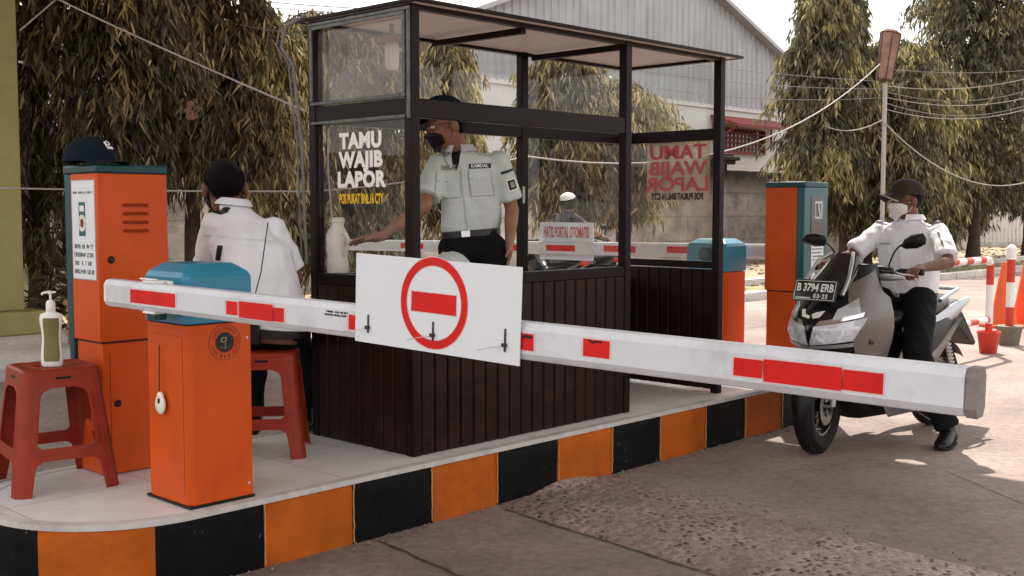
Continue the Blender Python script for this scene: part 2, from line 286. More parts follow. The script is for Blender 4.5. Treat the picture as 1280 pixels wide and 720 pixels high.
# ------------------------------------------------------------------ mesh builder
class MB:
    def __init__(s): s.v = []; s.f = []
    def add(s, vs, fs):
        o = len(s.v); s.v.extend([tuple(v) for v in vs]); s.f.extend([tuple(i + o for i in f) for f in fs]); return s
    def box(s, c, d, m=None):
        c = Vector(c); hx, hy, hz = d[0] / 2, d[1] / 2, d[2] / 2
        vs = [Vector((x, y, z)) for x in (-hx, hx) for y in (-hy, hy) for z in (-hz, hz)]
        if m is not None: vs = [m @ v for v in vs]
        return s.add([c + v for v in vs], [(0, 1, 3, 2), (4, 6, 7, 5), (0, 4, 5, 1), (2, 3, 7, 6), (0, 2, 6, 4), (1, 5, 7, 3)])
    def bb(s, a, b):
        a = Vector(a); b = Vector(b); d = b - a
        return s.box((a + b) / 2, (abs(d.x), abs(d.y), abs(d.z)))
    def rings(s, rs, caps=True, closed=False):
        n = len(rs[0]); vs = [p for r in rs for p in r]; fs = []
        m = len(rs)
        for i in range(m if closed else m - 1):
            a = i * n; b = ((i + 1) % m) * n
            for j in range(n):
                k = (j + 1) % n; fs.append((a + j, a + k, b + k, b + j))
        if caps and not closed:
            fs.append(tuple(reversed(range(n)))); fs.append(tuple((m - 1) * n + j for j in range(n)))
        return s.add(vs, fs)
    def tube(s, path, r, n=10, caps=True, flat=None):
        path = [Vector(p) for p in path]; m = len(path)
        if not hasattr(r, '__len__'): r = [r] * m
        t0 = (path[1] - path[0]).normalized()
        ref = Vector((0, 0, 1)) if abs(t0.z) < .9 else Vector((1, 0, 0))
        x = t0.cross(ref).normalized(); rs = []
        for i, p in enumerate(path):
            t = (path[min(i + 1, m - 1)] - path[max(i - 1, 0)]).normalized()
            x = (x - t * x.dot(t)).normalized(); y = t.cross(x)
            rs.append([p + (x * cos(2 * PI * j / n) + y * sin(2 * PI * j / n)) * r[i] for j in range(n)])
        return s.rings(rs, caps)
    def cap(s, a, b, ra, rb, n=14, k=4):
        """capsule with two radii"""
        a = Vector(a); b = Vector(b); d = b - a
        if d.length < 1e-6: d = Vector((0, 0, 1e-4))
        t = d.normalized(); P = []; Rr = []
        for i in range(k):
            q = PI / 2 * (1 - i / k); P.append(a - t * ra * sin(q)); Rr.append(max(ra * cos(q), ra * .04))
        P.append(a); Rr.append(ra); P.append(b); Rr.append(rb)
        for i in range(1, k + 1):
            q = PI / 2 * i / k; P.append(b + t * rb * sin(q)); Rr.append(max(rb * cos(q), rb * .04))
        ref = Vector((0, 0, 1)) if abs(t.z) < .9 else Vector((1, 0, 0))
        x = t.cross(ref).normalized(); y = t.cross(x)
        return s.rings([[p + (x * cos(2 * PI * j / n) + y * sin(2 * PI * j / n)) * r for j in range(n)] for p, r in zip(P, Rr)])
    def ell(s, c, ax, ay, az, n=18, m=12):
        """ellipsoid with three axis vectors"""
        c = Vector(c); rs = []
        for i in range(m + 1):
            q = PI * (i / m); rr = max(sin(q), .02)
            rs.append([c + ax * (cos(2 * PI * j / n) * rr) + ay * (sin(2 * PI * j / n) * rr) - az * cos(q) for j in range(n)])
        return s.rings(rs)
    def lathe(s, prof, o=(0, 0, 0), ax=(0, 0, 1), n=24, caps=True, closed=False):
        o = Vector(o); ax = Vector(ax).normalized(); ref = Vector((1, 0, 0)) if abs(ax.x) < .9 else Vector((0, 1, 0))
        x = ax.cross(ref).normalized(); y = ax.cross(x)
        return s.rings([[o + ax * z + (x * cos(2 * PI * j / n) + y * sin(2 * PI * j / n)) * max(r, .0005) for j in range(n)] for r, z in prof], caps, closed)
    def prism(s, poly, o, x, y, n, t):
        o = Vector(o); x = Vector(x); y = Vector(y); n = Vector(n); m = len(poly)
        a = [o + x * p[0] + y * p[1] for p in poly]; b = [p + n * t for p in a]
        fs = [tuple(range(m)), tuple(reversed(range(m, 2 * m)))] + [(i, i + m, (i + 1) % m + m, (i + 1) % m) for i in range(m)]
        return s.add(a + b, fs)
    def grid(s, fn, nu, nv):
        vs = [fn(i / nu, j / nv) for i in range(nu + 1) for j in range(nv + 1)]
        fs = [(i * (nv + 1) + j, (i + 1) * (nv + 1) + j, (i + 1) * (nv + 1) + j + 1, i * (nv + 1) + j + 1) for i in range(nu) for j in range(nv)]
        return s.add(vs, fs)
    def sheet(s, fn, nu, nv, nrm_t):
        """closed slab from two surfaces: fn(u,v)->(point, thickness vector)"""
        A = [fn(i / nu, j / nv) for i in range(nu + 1) for j in range(nv + 1)]
        w = nv + 1; nn = len(A); vs = [a[0] for a in A] + [a[0] + a[1] for a in A]; fs = []
        for i in range(nu):
            for j in range(nv):
                q = (i * w + j, (i + 1) * w + j, (i + 1) * w + j + 1, i * w + j + 1); fs.append(q); fs.append(tuple(nn + k for k in reversed(q)))
        edge = [i * w for i in range(nu + 1)] + [nu * w + j for j in range(1, w)] + [i * w + nv for i in range(nu - 1, -1, -1)] + [j for j in range(nv - 1, 0, -1)]
        for a, b in zip(edge, edge[1:] + edge[:1]): fs.append((b, a, a + nn, b + nn))
        return s.add(vs, fs)
    def mesh(s, name='m'):
        me = bpy.data.meshes.new(name); me.from_pydata(s.v, [], s.f); me.update()
        bm = bmesh.new(); bm.from_mesh(me); bmesh.ops.recalc_face_normals(bm, faces=bm.faces); bm.to_mesh(me); bm.free()
        return me
    def build(s, name, m, parent=None, smooth=40, bevel=0, seg=2):
        me = s.mesh(name); o = bpy.data.objects.new(name, me); COL.objects.link(o)
        if m is not None: me.materials.append(M[m] if isinstance(m, str) else m)
        if parent is not None: o.parent = parent
        if smooth:
            me.polygons.foreach_set('use_smooth', [True] * len(me.polygons)); me.set_sharp_from_angle(angle=R(smooth))
        if bevel:
            b = o.modifiers.new('bevel', 'BEVEL'); b.width = bevel; b.segments = seg; b.limit_method = 'ANGLE'; b.angle_limit = R(35); b.harden_normals = False
        return o
def tag(o, label, cat, group=None, kind=None):
    if label: o['label'] = label
    if cat: o['category'] = cat
    if group: o['group'] = group
    if kind: o['kind'] = kind
    return o
def thing(name, label, cat, loc=(0, 0, 0), rz=0, group=None):
    o = bpy.data.objects.new(name, None); COL.objects.link(o); o.location = loc; o.rotation_euler = (0, 0, rz); o.empty_display_size = .2
    return tag(o, label, cat, group)
def struct(o, label, cat):
    return tag(o, label, cat, kind='structure')
def link_mesh(me, name, m, parent=None, smooth=None):
    o = bpy.data.objects.new(name, me); COL.objects.link(o); me.materials.clear(); me.materials.append(M[m] if isinstance(m, str) else m)
    if parent is not None: o.parent = parent
    if smooth: me.polygons.foreach_set('use_smooth', [True] * len(me.polygons)); me.set_sharp_from_angle(angle=R(smooth))
    return o
def remeshed(mb, vox=.008, it=3, fac=.5):
    me = mb.mesh('tmp'); o = bpy.data.objects.new('tmp', me); COL.objects.link(o)
    r = o.modifiers.new('r', 'REMESH'); r.mode = 'VOXEL'; r.voxel_size = vox; r.use_smooth_shade = True
    sm = o.modifiers.new('s', 'SMOOTH'); sm.iterations = it; sm.factor = fac
    dg = bpy.context.evaluated_depsgraph_get(); dg.update()
    out = bpy.data.meshes.new_from_object(o.evaluated_get(dg)); bpy.data.objects.remove(o)
    out.polygons.foreach_set('use_smooth', [True] * len(out.polygons))
    return out
def folds(me, amp=.005, sc=9, seed=0, ridge=True, stretch=(1, 1, 1)):
    me.update(); vs = me.vertices
    nn = [v.normal.copy() for v in vs]
    for v, n in zip(vs, nn):
        p = Vector((v.co.x * stretch[0], v.co.y * stretch[1], v.co.z * stretch[2])) * sc + Vector((seed * 3.1, seed, 0))
        q = noise.noise(p + Vector((0, 0, 5)) + noise.noise_vector(p * .5) * .9)
        h = (.35 - abs(q)) if ridge else q
        h += .35 * noise.noise(p * 2.3)
        v.co += n * (amp * h)
    me.update()
DG = None
def text_mesh(txt, size, bold=0.0, extrude=.0006, align='CENTER', squash=1.0, space=1.0):
    cu = bpy.data.curves.new('t', 'FONT'); cu.body = txt; cu.size = size; cu.offset = bold; cu.extrude = extrude; cu.align_x = align; cu.align_y = 'CENTER'; cu.space_character = space
    cu.resolution_u = 3
    o = bpy.data.objects.new('t', cu); COL.objects.link(o)
    dg = bpy.context.evaluated_depsgraph_get(); dg.update()
    me = bpy.data.meshes.new_from_object(o.evaluated_get(dg)); bpy.data.objects.remove(o)
    for v in me.vertices: v.co.x *= squash
    return me
def text(name, txt, size, o, x, y, m, parent, mirror=False, **kw):
    """lay text in plane (x right, y up) at o, in parent's frame"""
    me = text_mesh(txt, size, **kw); o = Vector(o); x = Vector(x).normalized(); y = Vector(y).normalized(); n = x.cross(y)
    for v in me.vertices:
        c = v.co.copy(); v.co = o + x * (-c.x if mirror else c.x) + y * c.y + n * c.z
    if mirror: me.flip_normals()
    return link_mesh(me, name, m, parent)
def scribble(mb, o, x, y, n, w, h, rnd):
    """a line of print too small to read: letter-sized strokes"""
    p = 0
    while p < w:
        lw = h * rnd.uniform(.4, .75)
        if rnd.random() < .16: p += h * .6; continue
        c = Vector(o) + Vector(x) * (p + lw / 2)
        mt = Matrix((x, y, n)).transposed()
        k = rnd.random()
        mb.box(c - x * lw * .35, (lw * .28, h, .0008), mt)
        if k < .6: mb.box(c + x * lw * .28, (lw * .24, h * rnd.choice((1, .6)), .0008), mt)
        if k > .25: mb.box(c + y * h * rnd.choice((.4, 0, -.4)), (lw * .8, h * .2, .0009), mt)
        p += lw * 1.25
def bvh_of(me): 
    return BVHTree.FromPolygons([v.co.copy() for v in me.vertices], [tuple(p.vertices) for p in me.polygons])
def patch(name, bvh, o, x, y, d, w, h, m, parent, off=.003, th=.003, nu=8, nv=8, shape=None, bevel=0):
    """cloth or tape patch laid onto a surface by casting along d"""
    o = Vector(o); x = Vector(x).normalized(); y = Vector(y).normalized(); d = Vector(d).normalized(); mb = MB()
    def fn(a, b):
        sx = (a - .5) * w; sy = (b - .5) * h
        if shape: sx, sy = shape(a, b, sx, sy)
        q = o + x * sx + y * sy
        hit, nr, _, _ = bvh.ray_cast(q - d * .3, d)
        if hit is None: hit = q
        return (hit - d * off, -d * th)
    mb.sheet(fn, nu, nv, th)
    return mb.build(name, m, parent, smooth=50)
def rotm(ax, ang): return Matrix.Rotation(ang, 3, Vector(ax))
def bez(p0, p1, p2, n=10):
    return [Vector(p0) * (1 - t) ** 2 + Vector(p1) * 2 * t * (1 - t) + Vector(p2) * t * t for t in [i / n for i in range(n + 1)]]
def sag(a, b, s, n=16):
    a = Vector(a); b = Vector(b)
    return [a.lerp(b, i / n) - Vector((0, 0, s * 4 * (i / n) * (1 - i / n))) for i in range(n + 1)]
exec_parts = []
# ------------------------------------------------------------------ ground
gme = MB(); gme.add([(-150, -60, -.012), (150, -60, -.012), (150, 260, -.012), (-150, 260, -.012)], [(0, 1, 2, 3)])
struct(gme.build('ground', 'dirt', smooth=0), 'dry yellow-brown earth ground beyond the driveway', 'ground')
RL = Vector((3.65, 17.5, 0))            # a point on the far road edge; the edge runs along U
def rl(s, off, z=0): return RL + U * s + W * off + Vector((0, 0, z))
mb = MB(); mb.add([rl(-60, 0), rl(45, 0), rl(45, -60), rl(-60, -60)], [(0, 1, 2, 3)])
struct(mb.build('driveway', 'concrete', smooth=0), 'worn reddish grey concrete driveway', 'driveway')
# far kerb lines and verge
mb = MB()
for s0 in np.arange(-2, 44, 1.0):
    for off, w in ((.0, .16),):
        a = rl(s0 + .012, off); mb.prism([(0, 0), (.976, 0), (.976, w), (0, w)], a - Vector((0, 0, .02)), U, W, UP, .15 + random.uniform(-.006, .006))
struct(mb.build('verge_kerb', 'paving', bevel=.012), 'pale kerb stones along the far road edge', 'kerb')
mb = MB()
for s0 in np.arange(-1, 44, 1.2):
    a = rl(s0 + .012, 1.7); mb.prism([(0, 0), (1.176, 0), (1.176, .14), (0, .14)], a - Vector((0, 0, .02)), U, W, UP, .17 + random.uniform(-.008, .008))
struct(mb.build('verge_kerb', 'paving', bevel=.012), 'second line of pale kerb stones behind the dry verge', 'kerb')
mb = MB(); mb.add([rl(-2, .16, .03), rl(44, .16, .03), rl(44, 1.7, .03), rl(-2, 1.7, .03)], [(0, 1, 2, 3)])
struct(mb.build('grass_verge', 'grassy', smooth=0), 'dry yellow grass verge between the kerbs', 'verge')
# left pavement slab with dark face
mb = MB(); mb.prism([(-14, 0), (-2.02, 0), (-2.02, 2.6), (-14, 2.6)], RL - U * 0 + Vector((0, 0, -.05)), U, W, UP, .17)
struct(mb.build('pavement', 'paving', bevel=.02), 'pale concrete pavement slab under the olive pillar', 'pavement')
# slab joints of the driveway: shallow dark grooves
M['joint'] = mat('joint_dirt', (.07, .050, .040), .95, var=.5, scale=30, bump=.6, bscale=60)
def crack(a, b, w, jit, seed):
    rnd = random.Random(seed); n = int((b - a).length / .035); d = (b - a).normalized(); s = Vector((-d.y, d.x, 0)); L_ = []; Rr_ = []; off = 0
    for i in range(n + 1):
        p = a.lerp(b, i / n); off = off * .85 + rnd.gauss(0, jit)
        ww = w * (.45 + rnd.random() * .9) * (1 if 0 < i < n else .2)
        L_.append(p + s * (off + ww)); Rr_.append(p + s * (off - ww))
    for q in L_ + Rr_: q.z = .004
    mb = MB(); m = n + 1; mb.add(L_ + Rr_, [(i, i + 1, m + i + 1, m + i) for i in range(n)])
    return mb
struct(crack(G(470, 676), G(640, 745), .007, .004, 3).build('ground_crack', 'joint', smooth=0), 'dark cracked joint between slabs near the kerb', 'joint')
struct(crack(G(1180, 588), G(1300, 640), .0022, .001, 5).build('ground_crack', 'joint', smooth=0), 'fine crack in the driveway at the lower right', 'joint')
# rough raised band of worn concrete across the lane
A1 = G(636, 636); A2 = G(912, 724); B1 = G(770, 598); B2 = G(1262, 722)
dA = (A2 - A1); dB = (B2 - B1)
mb = MB()
def band(a, b):
    e = -.06 + a * 2.6
    p = (A1 + dA * e).lerp(B1 + dB * e, b)
    n1 = noise.noise(Vector((p.x * 2, p.y * 2, 0))) * .04 * (1 if .02 < b < .98 else 1)
    p = p + Vector((.69, .72, 0)) * n1 * (1 - abs(2 * b - 1) * .2)
    h = .034 * min(1, 3.4 * (b * (1 - b)) ** .8) * min(1, a * 9)
    z = h + (.010 * abs(noise.noise(Vector((p.x * 9, p.y * 9, 1)))) + .006 * noise.noise(Vector((p.x * 26, p.y * 26, 3))) + .003 * noise.noise(Vector((p.x * 70, p.y * 70, 3)))) * (1 if .01 < b < .99 and a > .001 else 0) * min(1, 12 * b * (1 - b))
    return Vector((p.x, p.y, max(z, -.004) + (.004 if .01 < b < .99 else -.003)))
mb.grid(band, 260, 70)
struct(mb.build('rough_concrete_band', 'aggregate', smooth=60), 'raised rough strip of worn pebbly concrete across the lane', 'driveway')
crk = struct(crack(A1 + Vector((-.03, .0, 0)), A1 + dA * 1.25 + Vector((-.02, -.01, 0)), .006, .003, 9).build('ground_crack', 'joint', smooth=0), 'dark joint along the near side of the rough strip', 'joint')
# lump of mortar at the kerb foot
mb = MB(); cc = G(690, 604)
def lump(a, b):
    r = a; th = b * 2 * PI; p = cc + U * (.34 * r * cos(th)) + W * (.17 * r * sin(th) - .02)
    z = .05 * (1 - r ** 2) ** 1.2 if r < 1 else 0
    z += .012 * noise.noise(Vector((p.x * 8, p.y * 8, 2))) * (1 - r)
    return Vector((p.x, p.y, z - .004 * r + .002))
mb.grid(lump, 18, 48)
struct(mb.build('mortar_lump', 'aggregate', smooth=60), 'rough lump of mortar at the foot of the striped kerb', 'mortar')
# gravel crumbs on the driveway
mb = MB(); rr = random.Random(4)
for i in range(420):
    if i < 260:
        a, b = rr.random(), rr.random() ** .7; p = (A1 + dA * a * 1.5).lerp(B1 + dB * a * 1.3, b * 1.1 - .05); z = .03
    else:
        s = rr.uniform(-2, 4); p = island(s, -abs(rr.gauss(0, .05)) - .012); z = 0
    r = rr.uniform(.0025, .008); ax = Vector((rr.random(), rr.random(), rr.random())).normalized()
    m3 = Matrix.Rotation(rr.random() * 6, 3, ax); mb.box((p.x, p.y, z + r * .6 + .004), (r * 2, r * 1.4, r * 1.2), m3)
tag(mb.build('gravel', 'pot', smooth=0), 'loose crumbs of gravel along the kerb and rough strip', 'gravel', kind='stuff')

# ------------------------------------------------------------------ island platform
WID = 1.10; UC1 = 4.1
Cn = Vector((-1.595, 4.58, 0)); uc0, wc0 = icoord(Cn); RN = WID / 2; uc0 = uc0
def outline(step=.03, rad=RN):
    P = []; n = int(PI * rad / step)
    for i in range(int((UC1 - uc0) / step) + 1): P.append((uc0 + (UC1 - uc0) * i / int((UC1 - uc0) / step), RN - rad))
    for i in range(1, n): q = -PI / 2 + PI * i / n; P.append((UC1 + rad * cos(q), RN + rad * sin(q)))
    for i in range(int((UC1 - uc0) / step) + 1): P.append((UC1 - (UC1 - uc0) * i / int((UC1 - uc0) / step), RN + rad))
    for i in range(1, n): q = PI / 2 + PI * i / n; P.append((uc0 + rad * cos(q), RN + rad * sin(q)))
    return P
def u_at(px, w=0, z=PZ):
    lo, hi = -2.0, 6.0
    r = (px - 640) / FPX
    p0 = island(0, w, z)
    # (p0x+U.x s)= r * depth ; depth along the camera axis
    f = lambda s: ((p0 + U * s).x) / ((p0 + U * s).y * cos(PITCH) - (z - CAMH) * sin(PITCH) * 1) - r
    for _ in range(60):
        m_ = (lo + hi) / 2
        if f(m_) > 0: hi = m_
        else: lo = m_
    return lo
kb = [u_at(x) for x in (330, 441, 539, 621, 698, 765, 825, 882, 932, 978)]
print('stripe bounds', [round(x, 3) for x in kb], 'uc0', round(uc0, 3))
st = kb[1] - kb[0]
left_b = [kb[0] - .46 - .42 * (k - 1) for k in range(8, 0, -1)]
right_b = [kb[-1] + .47 * k for k in range(1, 12)]
bounds = left_b + kb + right_b
# colour of the stripe starting at bounds[i]: stripe 330-441 is orange
def stripe_of(s):
    import bisect
    i = bisect.bisect_right(bounds, s) - 1
    base = len(left_b)
    near = min(abs(s - b) for b in bounds)
    return ((i - base) % 2 == 0), near
# arclength param: s=u on front straight, continue negative round the left nose
def arc_s(u, w):
    if w < .3 and uc0 <= u <= UC1: return u
    if u < uc0:
        q = math.atan2(w - RN, u - uc0)      # -pi/2 (front) .. -pi
        if q > 0: q -= 2 * PI
        return uc0 + (q + PI / 2) * RN
    if u > UC1: return UC1 + (math.atan2(w - RN, u - UC1) + PI / 2) * RN
    return uc0 - PI * RN - (u - uc0)
P = outline(.02)
mb = MB(); nz = 9; H = PZ - .004; m = len(P)
for i, (u, w) in enumerate(P):
    for k in range(nz):
        z = -.03 + (H + .03) * k / (nz - 1)
        wob = .004 * noise.noise(Vector((u * 5, w * 5, z * 7))) + .006 * noise.noise(Vector((u * 1.3, w * 1.3, z * 2)))
        cu, cw = (u - min(max(u, uc0), UC1)), w - RN
        if abs(cu) < 1e-6: nrm = (0, 1 if cw > 0 else -1)
        else: l = math.hypot(cu, cw); nrm = (cu / l, cw / l)
        o_ = wob - (.006 if k == nz - 1 else 0)
        mb.v.append(tuple(island(u + nrm[0] * o_, w + nrm[1] * o_, z)))
for i in range(m):
    j = (i + 1) % m
    for k in range(nz - 1): mb.f.append((i * nz + k, j * nz + k, j * nz + k + 1, i * nz + k + 1))
me = mb.mesh('striped_kerb')
for k_ in ('kblack', 'korange', 'kwhite'): me.materials.append(M[k_])
inv = lambda p: icoord(Vector((p.x, p.y, 0)))
for p in me.polygons:
    u, w = inv(p.center); s = arc_s(u, w)
    o_, near = stripe_of(s); p.material_index = 1 if o_ else 0
    p.use_smooth = True
kerb = bpy.data.objects.new('striped_kerb', me); COL.objects.link(kerb)
struct(kerb, 'island kerb painted in orange and black stripes', 'kerb')
# pale drips of paint where stripes meet
mb = MB(); rr = random.Random(2)
for b in bounds:
    if uc0 < b < UC1:
        for k in range(9):
            z = .012 + k * (PZ - .03) / 9
            mb.box(island(b + .004 * noise.noise(Vector((b * 9, k * .7, 0))), -.0045, z + .013), (.0032, .006, .029), Matrix.Rotation(ROTI, 3, 'Z'))
M['kline'] = mat('stripe_border_paint', (.50, .28, .11), .7, var=.3, scale=30)
struct(mb.build('kerb_stripe_border', 'kline', smooth=0), 'thin pale paint edges between the kerb stripes', 'kerb marking')
mb = MB(); ring = outline(.05, RN); inn = outline(.05, RN - .05); m = len(ring)
proot = thing('platform_anchor', None, None)
bpy.data.objects.remove(proot)
m_ = len(ring)
vs = [island(u, w, PZ) for u, w in ring]
mb.add(vs, [tuple(range(m_))])
deck = MB()
vo = [Vector((u, w, 0)) for u, w in ring]
deck.add(vo, [tuple(range(m_))]); deck.add([v - Vector((0, 0, .02)) for v in vo], [tuple(reversed(range(m_)))])
for i in range(m_): j = (i + 1) % m_; deck.f.append((i, j, j + m_, i + m_))
d = deck.build('platform', 'tile', smooth=0); d.location = island(0, 0, PZ); d.rotation_euler = (0, 0, ROTI)
struct(d, 'white tiled top of the traffic island', 'platform')
rim = MB(); innr = [Vector((u, w, .003)) for u, w in outline(.05, RN - .045)]; k2 = len(innr)
# rim strip built per straight/arc by nearest sampling
def rimpt(rad, t):
    Ls = UC1 - uc0; per = 2 * Ls + 2 * PI * RN; s = t * per
    if s < Ls: return (uc0 + s, RN - rad)
    s -= Ls
    if s < PI * RN: q = -PI / 2 + s / RN; return (UC1 + rad * cos(q), RN + rad * sin(q))
    s -= PI * RN
    if s < Ls: return (UC1 - s, RN + rad)
    s -= Ls; q = PI / 2 + s / RN; return (uc0 + rad * cos(q), RN + rad * sin(q))
def rimfn(a, b):
    rad = RN + .004 - .05 * b + (.0025 * noise.noise(Vector((a * 90, 0, 0))) if b == 1 else 0); u, w = rimpt(rad, a % 1.0)
    return (Vector((u, w, .0035)), Vector((0, 0, -.022)))
rim.sheet(rimfn, 420, 1, 0)
d = rim.build('platform_rim', 'kwhite', smooth=30); d.location = island(0, 0, PZ); d.rotation_euler = (0, 0, ROTI)
struct(d, 'white painted edge strip round the island top', 'platform edge')

# ------------------------------------------------------------------ canopy (out of frame, shades the gate) and its pillar
EDGE = Vector((2.35, 6.16, 0))            # where the canopy's shadow edge crosses the lane
SUN_EL = R(55); SUN_AZ = Vector((.10, .995, 0)).normalized()
CZ = 4.75
edge_c = EDGE + SUN_AZ * (CZ / math.tan(SUN_EL))
can = thing('gate_canopy', 'flat olive gate canopy roof over the booth lane', 'canopy', (0, 0, 0))
mb = MB()
o0 = edge_c
pts = [o0 - W * 6.5, o0 + W * 10.6, o0 + W * 10.6 - U * 8.6, o0 - W * 6.5 - U * 8.6]
vs = [Vector((p.x, p.y, CZ)) for p in pts]; mb.add(vs + [v + Vector((0, 0, .22)) for v in vs], [(0, 1, 2, 3), (7, 6, 5, 4), (0, 4, 5, 1), (1, 5, 6, 2), (2, 6, 7, 3), (3, 7, 4, 0)])
M['canopy'] = mat('canopy_paint', (.55, .53, .47), .7, var=.1, scale=1)
mb.build('roof_slab', 'canopy', can, smooth=0)
# olive pillar at the left edge
pl = G(-6, 420, .12); 
pil = thing('gate_pillar', 'olive green painted pillar on a low plinth at the left edge', 'pillar', (pl.x - .19, pl.y + .25, .12), ROTI)
mb = MB(); mb.bb((-.28, -.28, .24), (.28, .28, CZ - .12)); mb.build('shaft', 'olive', pil, bevel=.02)
mb = MB(); mb.bb((-.47, -.47, 0), (.47, .47, .24)); mb.build('plinth', 'olive', pil, bevel=.02)
# salmon brick block stack
p = G(88, 438, .12)
bk = thing('brick_planter', 'round salmon brick planter behind the gel bottle', 'planter', (p.x + .02, p.y + .5, .12))
mb = MB()
for k in range(5): 
    mb.lathe([(.02, 0), (.21 + .01 * (k % 2), 0), (.225 + .01 * (k % 2), .015), (.225 + .01 * (k % 2), .062), (.21, .076), (.02, .076)], (0, 0, k * .078), n=22)
mb.build('brickwork', 'brickc', bk, smooth=35)
mb = MB(); mb.lathe([(.02, 0), (.25, 0), (.26, .02), (.25, .045), (.02, .05)], (0, 0, .39), n=24); mb.build('coping', 'brickc', bk, smooth=35)

# ------------------------------------------------------------------ booth
BO = G(517, 572, PZ)
BL, BW, BH = 2.56, .775, 2.072
booth = thing('guard_booth', 'dark brown glazed guard booth with slatted lower walls on the island', 'guard booth', BO, ROTI)
PT = .052; U1 = 1.60; U2 = .80
def post(u, w, z0=0, z1=BH, t=PT):
    mb = MB(); mb.bb((u - t / 2, w - t / 2, z0), (u + t / 2, w + t / 2, z1)); return mb.build('post', 'frame', booth, bevel=.004)
h = PT / 2
UB = 1.535
for u, w in ((h, h), (h, BW - h), (U1, h), (UB, BW - h), (BL - h, h), (BL - h, BW - h)): post(u, w)
def rail(a, b, t, hh, name='rail'):
    a = Vector(a); b = Vector(b); mb = MB()
    if abs(a.x - b.x) > abs(a.y - b.y): mb.bb((a.x, a.y - t / 2, a.z - hh / 2), (b.x, b.y + t / 2, b.z + hh / 2))
    else: mb.bb((a.x - t / 2, a.y, a.z - hh / 2), (b.x + t / 2, b.y, b.z + hh / 2))
    return mb.build(name, 'frame', booth, bevel=.003)
ZM = 1.606; ZS = .80
for z, hh in ((BH - .012, .022), (ZM, .088), (ZS, .055)):
    g0 = PT + .001
    rail((g0, h, z), (U1 - h - .001, h, z), PT - .008, hh)                      # front
    if z > 2: rail((U1 + h + .001, h, z), (BL - g0, h, z), PT - .008, hh)
    hh2 = hh * .8
    zb = .68 if z == ZS else z
    rail((g0, BW - h, zb), (UB - h - .001, BW - h, zb), PT - .008, hh2)
    rail((UB + h + .001, BW - h, zb), (BL - g0, BW - h, zb), PT - .008, hh2)
    rail((h, g0, z), (h, BW - g0, z), PT - .008, hh)                             # left end
    rail((BL - h, g0, z), (BL - h, BW - g0, z), PT - .008, hh2)                 # right end
for u in (U2, U1): rail((u, g0, BH - .03), (u, BW - g0, BH - .03), .035, .032, 'ceiling_joist')
# sheathing: individual boards
def slats(name, u0, w0, u1, w1, z0, z1, out):
    L_ = math.hypot(u1 - u0, w1 - w0); n = max(1, round(L_ / .083)); p = L_ / n
    dx = Vector(((u1 - u0) / L_, (w1 - w0) / L_, 0)); nn = Vector(out); mb = MB(); rnd = random.Random(int(L_ * 100))
    prof = [(.0035, .003), (.009, .011), (p - .009, .011), (p - .0035, .003), (p - .0035, -.006), (.0035, -.006)]
    for i in range(n):
        o = Vector((u0, w0, z0)) + dx * (i * p); rings = []
        zz = rnd.uniform(-.0012, .0012)
        rings = [[o + dx * a + nn * (b + zz) + UP * z for a, b in prof] for z in (0, z1 - z0)]
        mb.rings(rings)
    o = mb.build(name, 'slat', booth, smooth=0)
    bk = MB(); a = Vector((u0, w0, z0)) - nn * .006; b = Vector((u1, w1, z0)) - nn * .006
    bk.add([a, b, b + UP * (z1 - z0), a + UP * (z1 - z0), a - nn * .012, b - nn * .012, b - nn * .012 + UP * (z1 - z0), a - nn * .012 + UP * (z1 - z0)],
           [(0, 1, 2, 3), (7, 6, 5, 4), (0, 4, 5, 1), (1, 5, 6, 2), (2, 6, 7, 3), (3, 7, 4, 0)])
    bk.build('backing', 'black', o, smooth=0)
    return o
zs = ZS - .029
slats('slat_wall', PT + .001, .012, U1 - h, .012, .004, zs, (0, -1, 0))
slats('slat_wall', .012, PT + .001, .012, BW - PT, .004, zs, (-1, 0, 0))
slats('slat_wall', BL - .014, PT + .001, BL - .014, BW - PT, .02, zs, (-1, 0, 0))
slats('slat_wall', UB + h, BW - .014, BL - PT, BW - .014, .02, .655, (0, -1, 0))
slats('slat_wall', PT, BW - .014, UB - h, BW - .014, .02, .655, (0, -1, 0))
# corner trims (front edge is boxed in at the bottom)
mb = MB(); mb.bb((-.006, -.006, .004), (.03, .03, zs)); mb.build('corner_trim', 'slat2', booth, bevel=.004)
# inner counter and floor-level shelf
mb = MB(); mb.bb((.06, .06, ZS + .03), (.52, .30, ZS + .05)); mb.build('counter', 'slat2', booth, bevel=.003)
# glazing
def pane(a, b, m='glass'):
    mb = MB(); mb.bb(a, b); return mb.build('pane', m, booth, smooth=0)
t = .0025
pane((h - t, g0, ZM + .046), (h + t, BW - g0, BH - .05), 'glass_dirty')
pane((h - t, g0, ZS + .03), (h + t, BW - g0, ZM - .046), 'glass')
pane((BL - h - t, g0, ZS + .03), (BL - h + t, BW - g0, ZM - .037), 'glass_dirty')
pane((BL - h - t, g0, ZM + .037), (BL - h + t, BW - g0, BH - .026))
pane((g0, BW - h - t, ZM + .037), (UB - h, BW - h + t, BH - .026))
pane((UB + h, BW - h - t, ZM + .037), (BL - g0, BW - h + t, BH - .026))
pane((UB + h, BW - h - t, .705), (BL - g0, BW - h + t, ZM - .037))
# sliding front window stile with a lock, small silicone edge
mb = MB(); mb.bb((UB - .055, BW - .075, .705), (UB - .030, BW - .053, ZM - .04)); st_ = mb.build('door_stile', 'frame', booth, bevel=.002)
mb = MB(); mb.bb((UB - .052, BW - .081, 1.18), (UB - .034, BW - .0755, 1.28)); mb.build('lock_plate', 'galv', st_, bevel=.001)
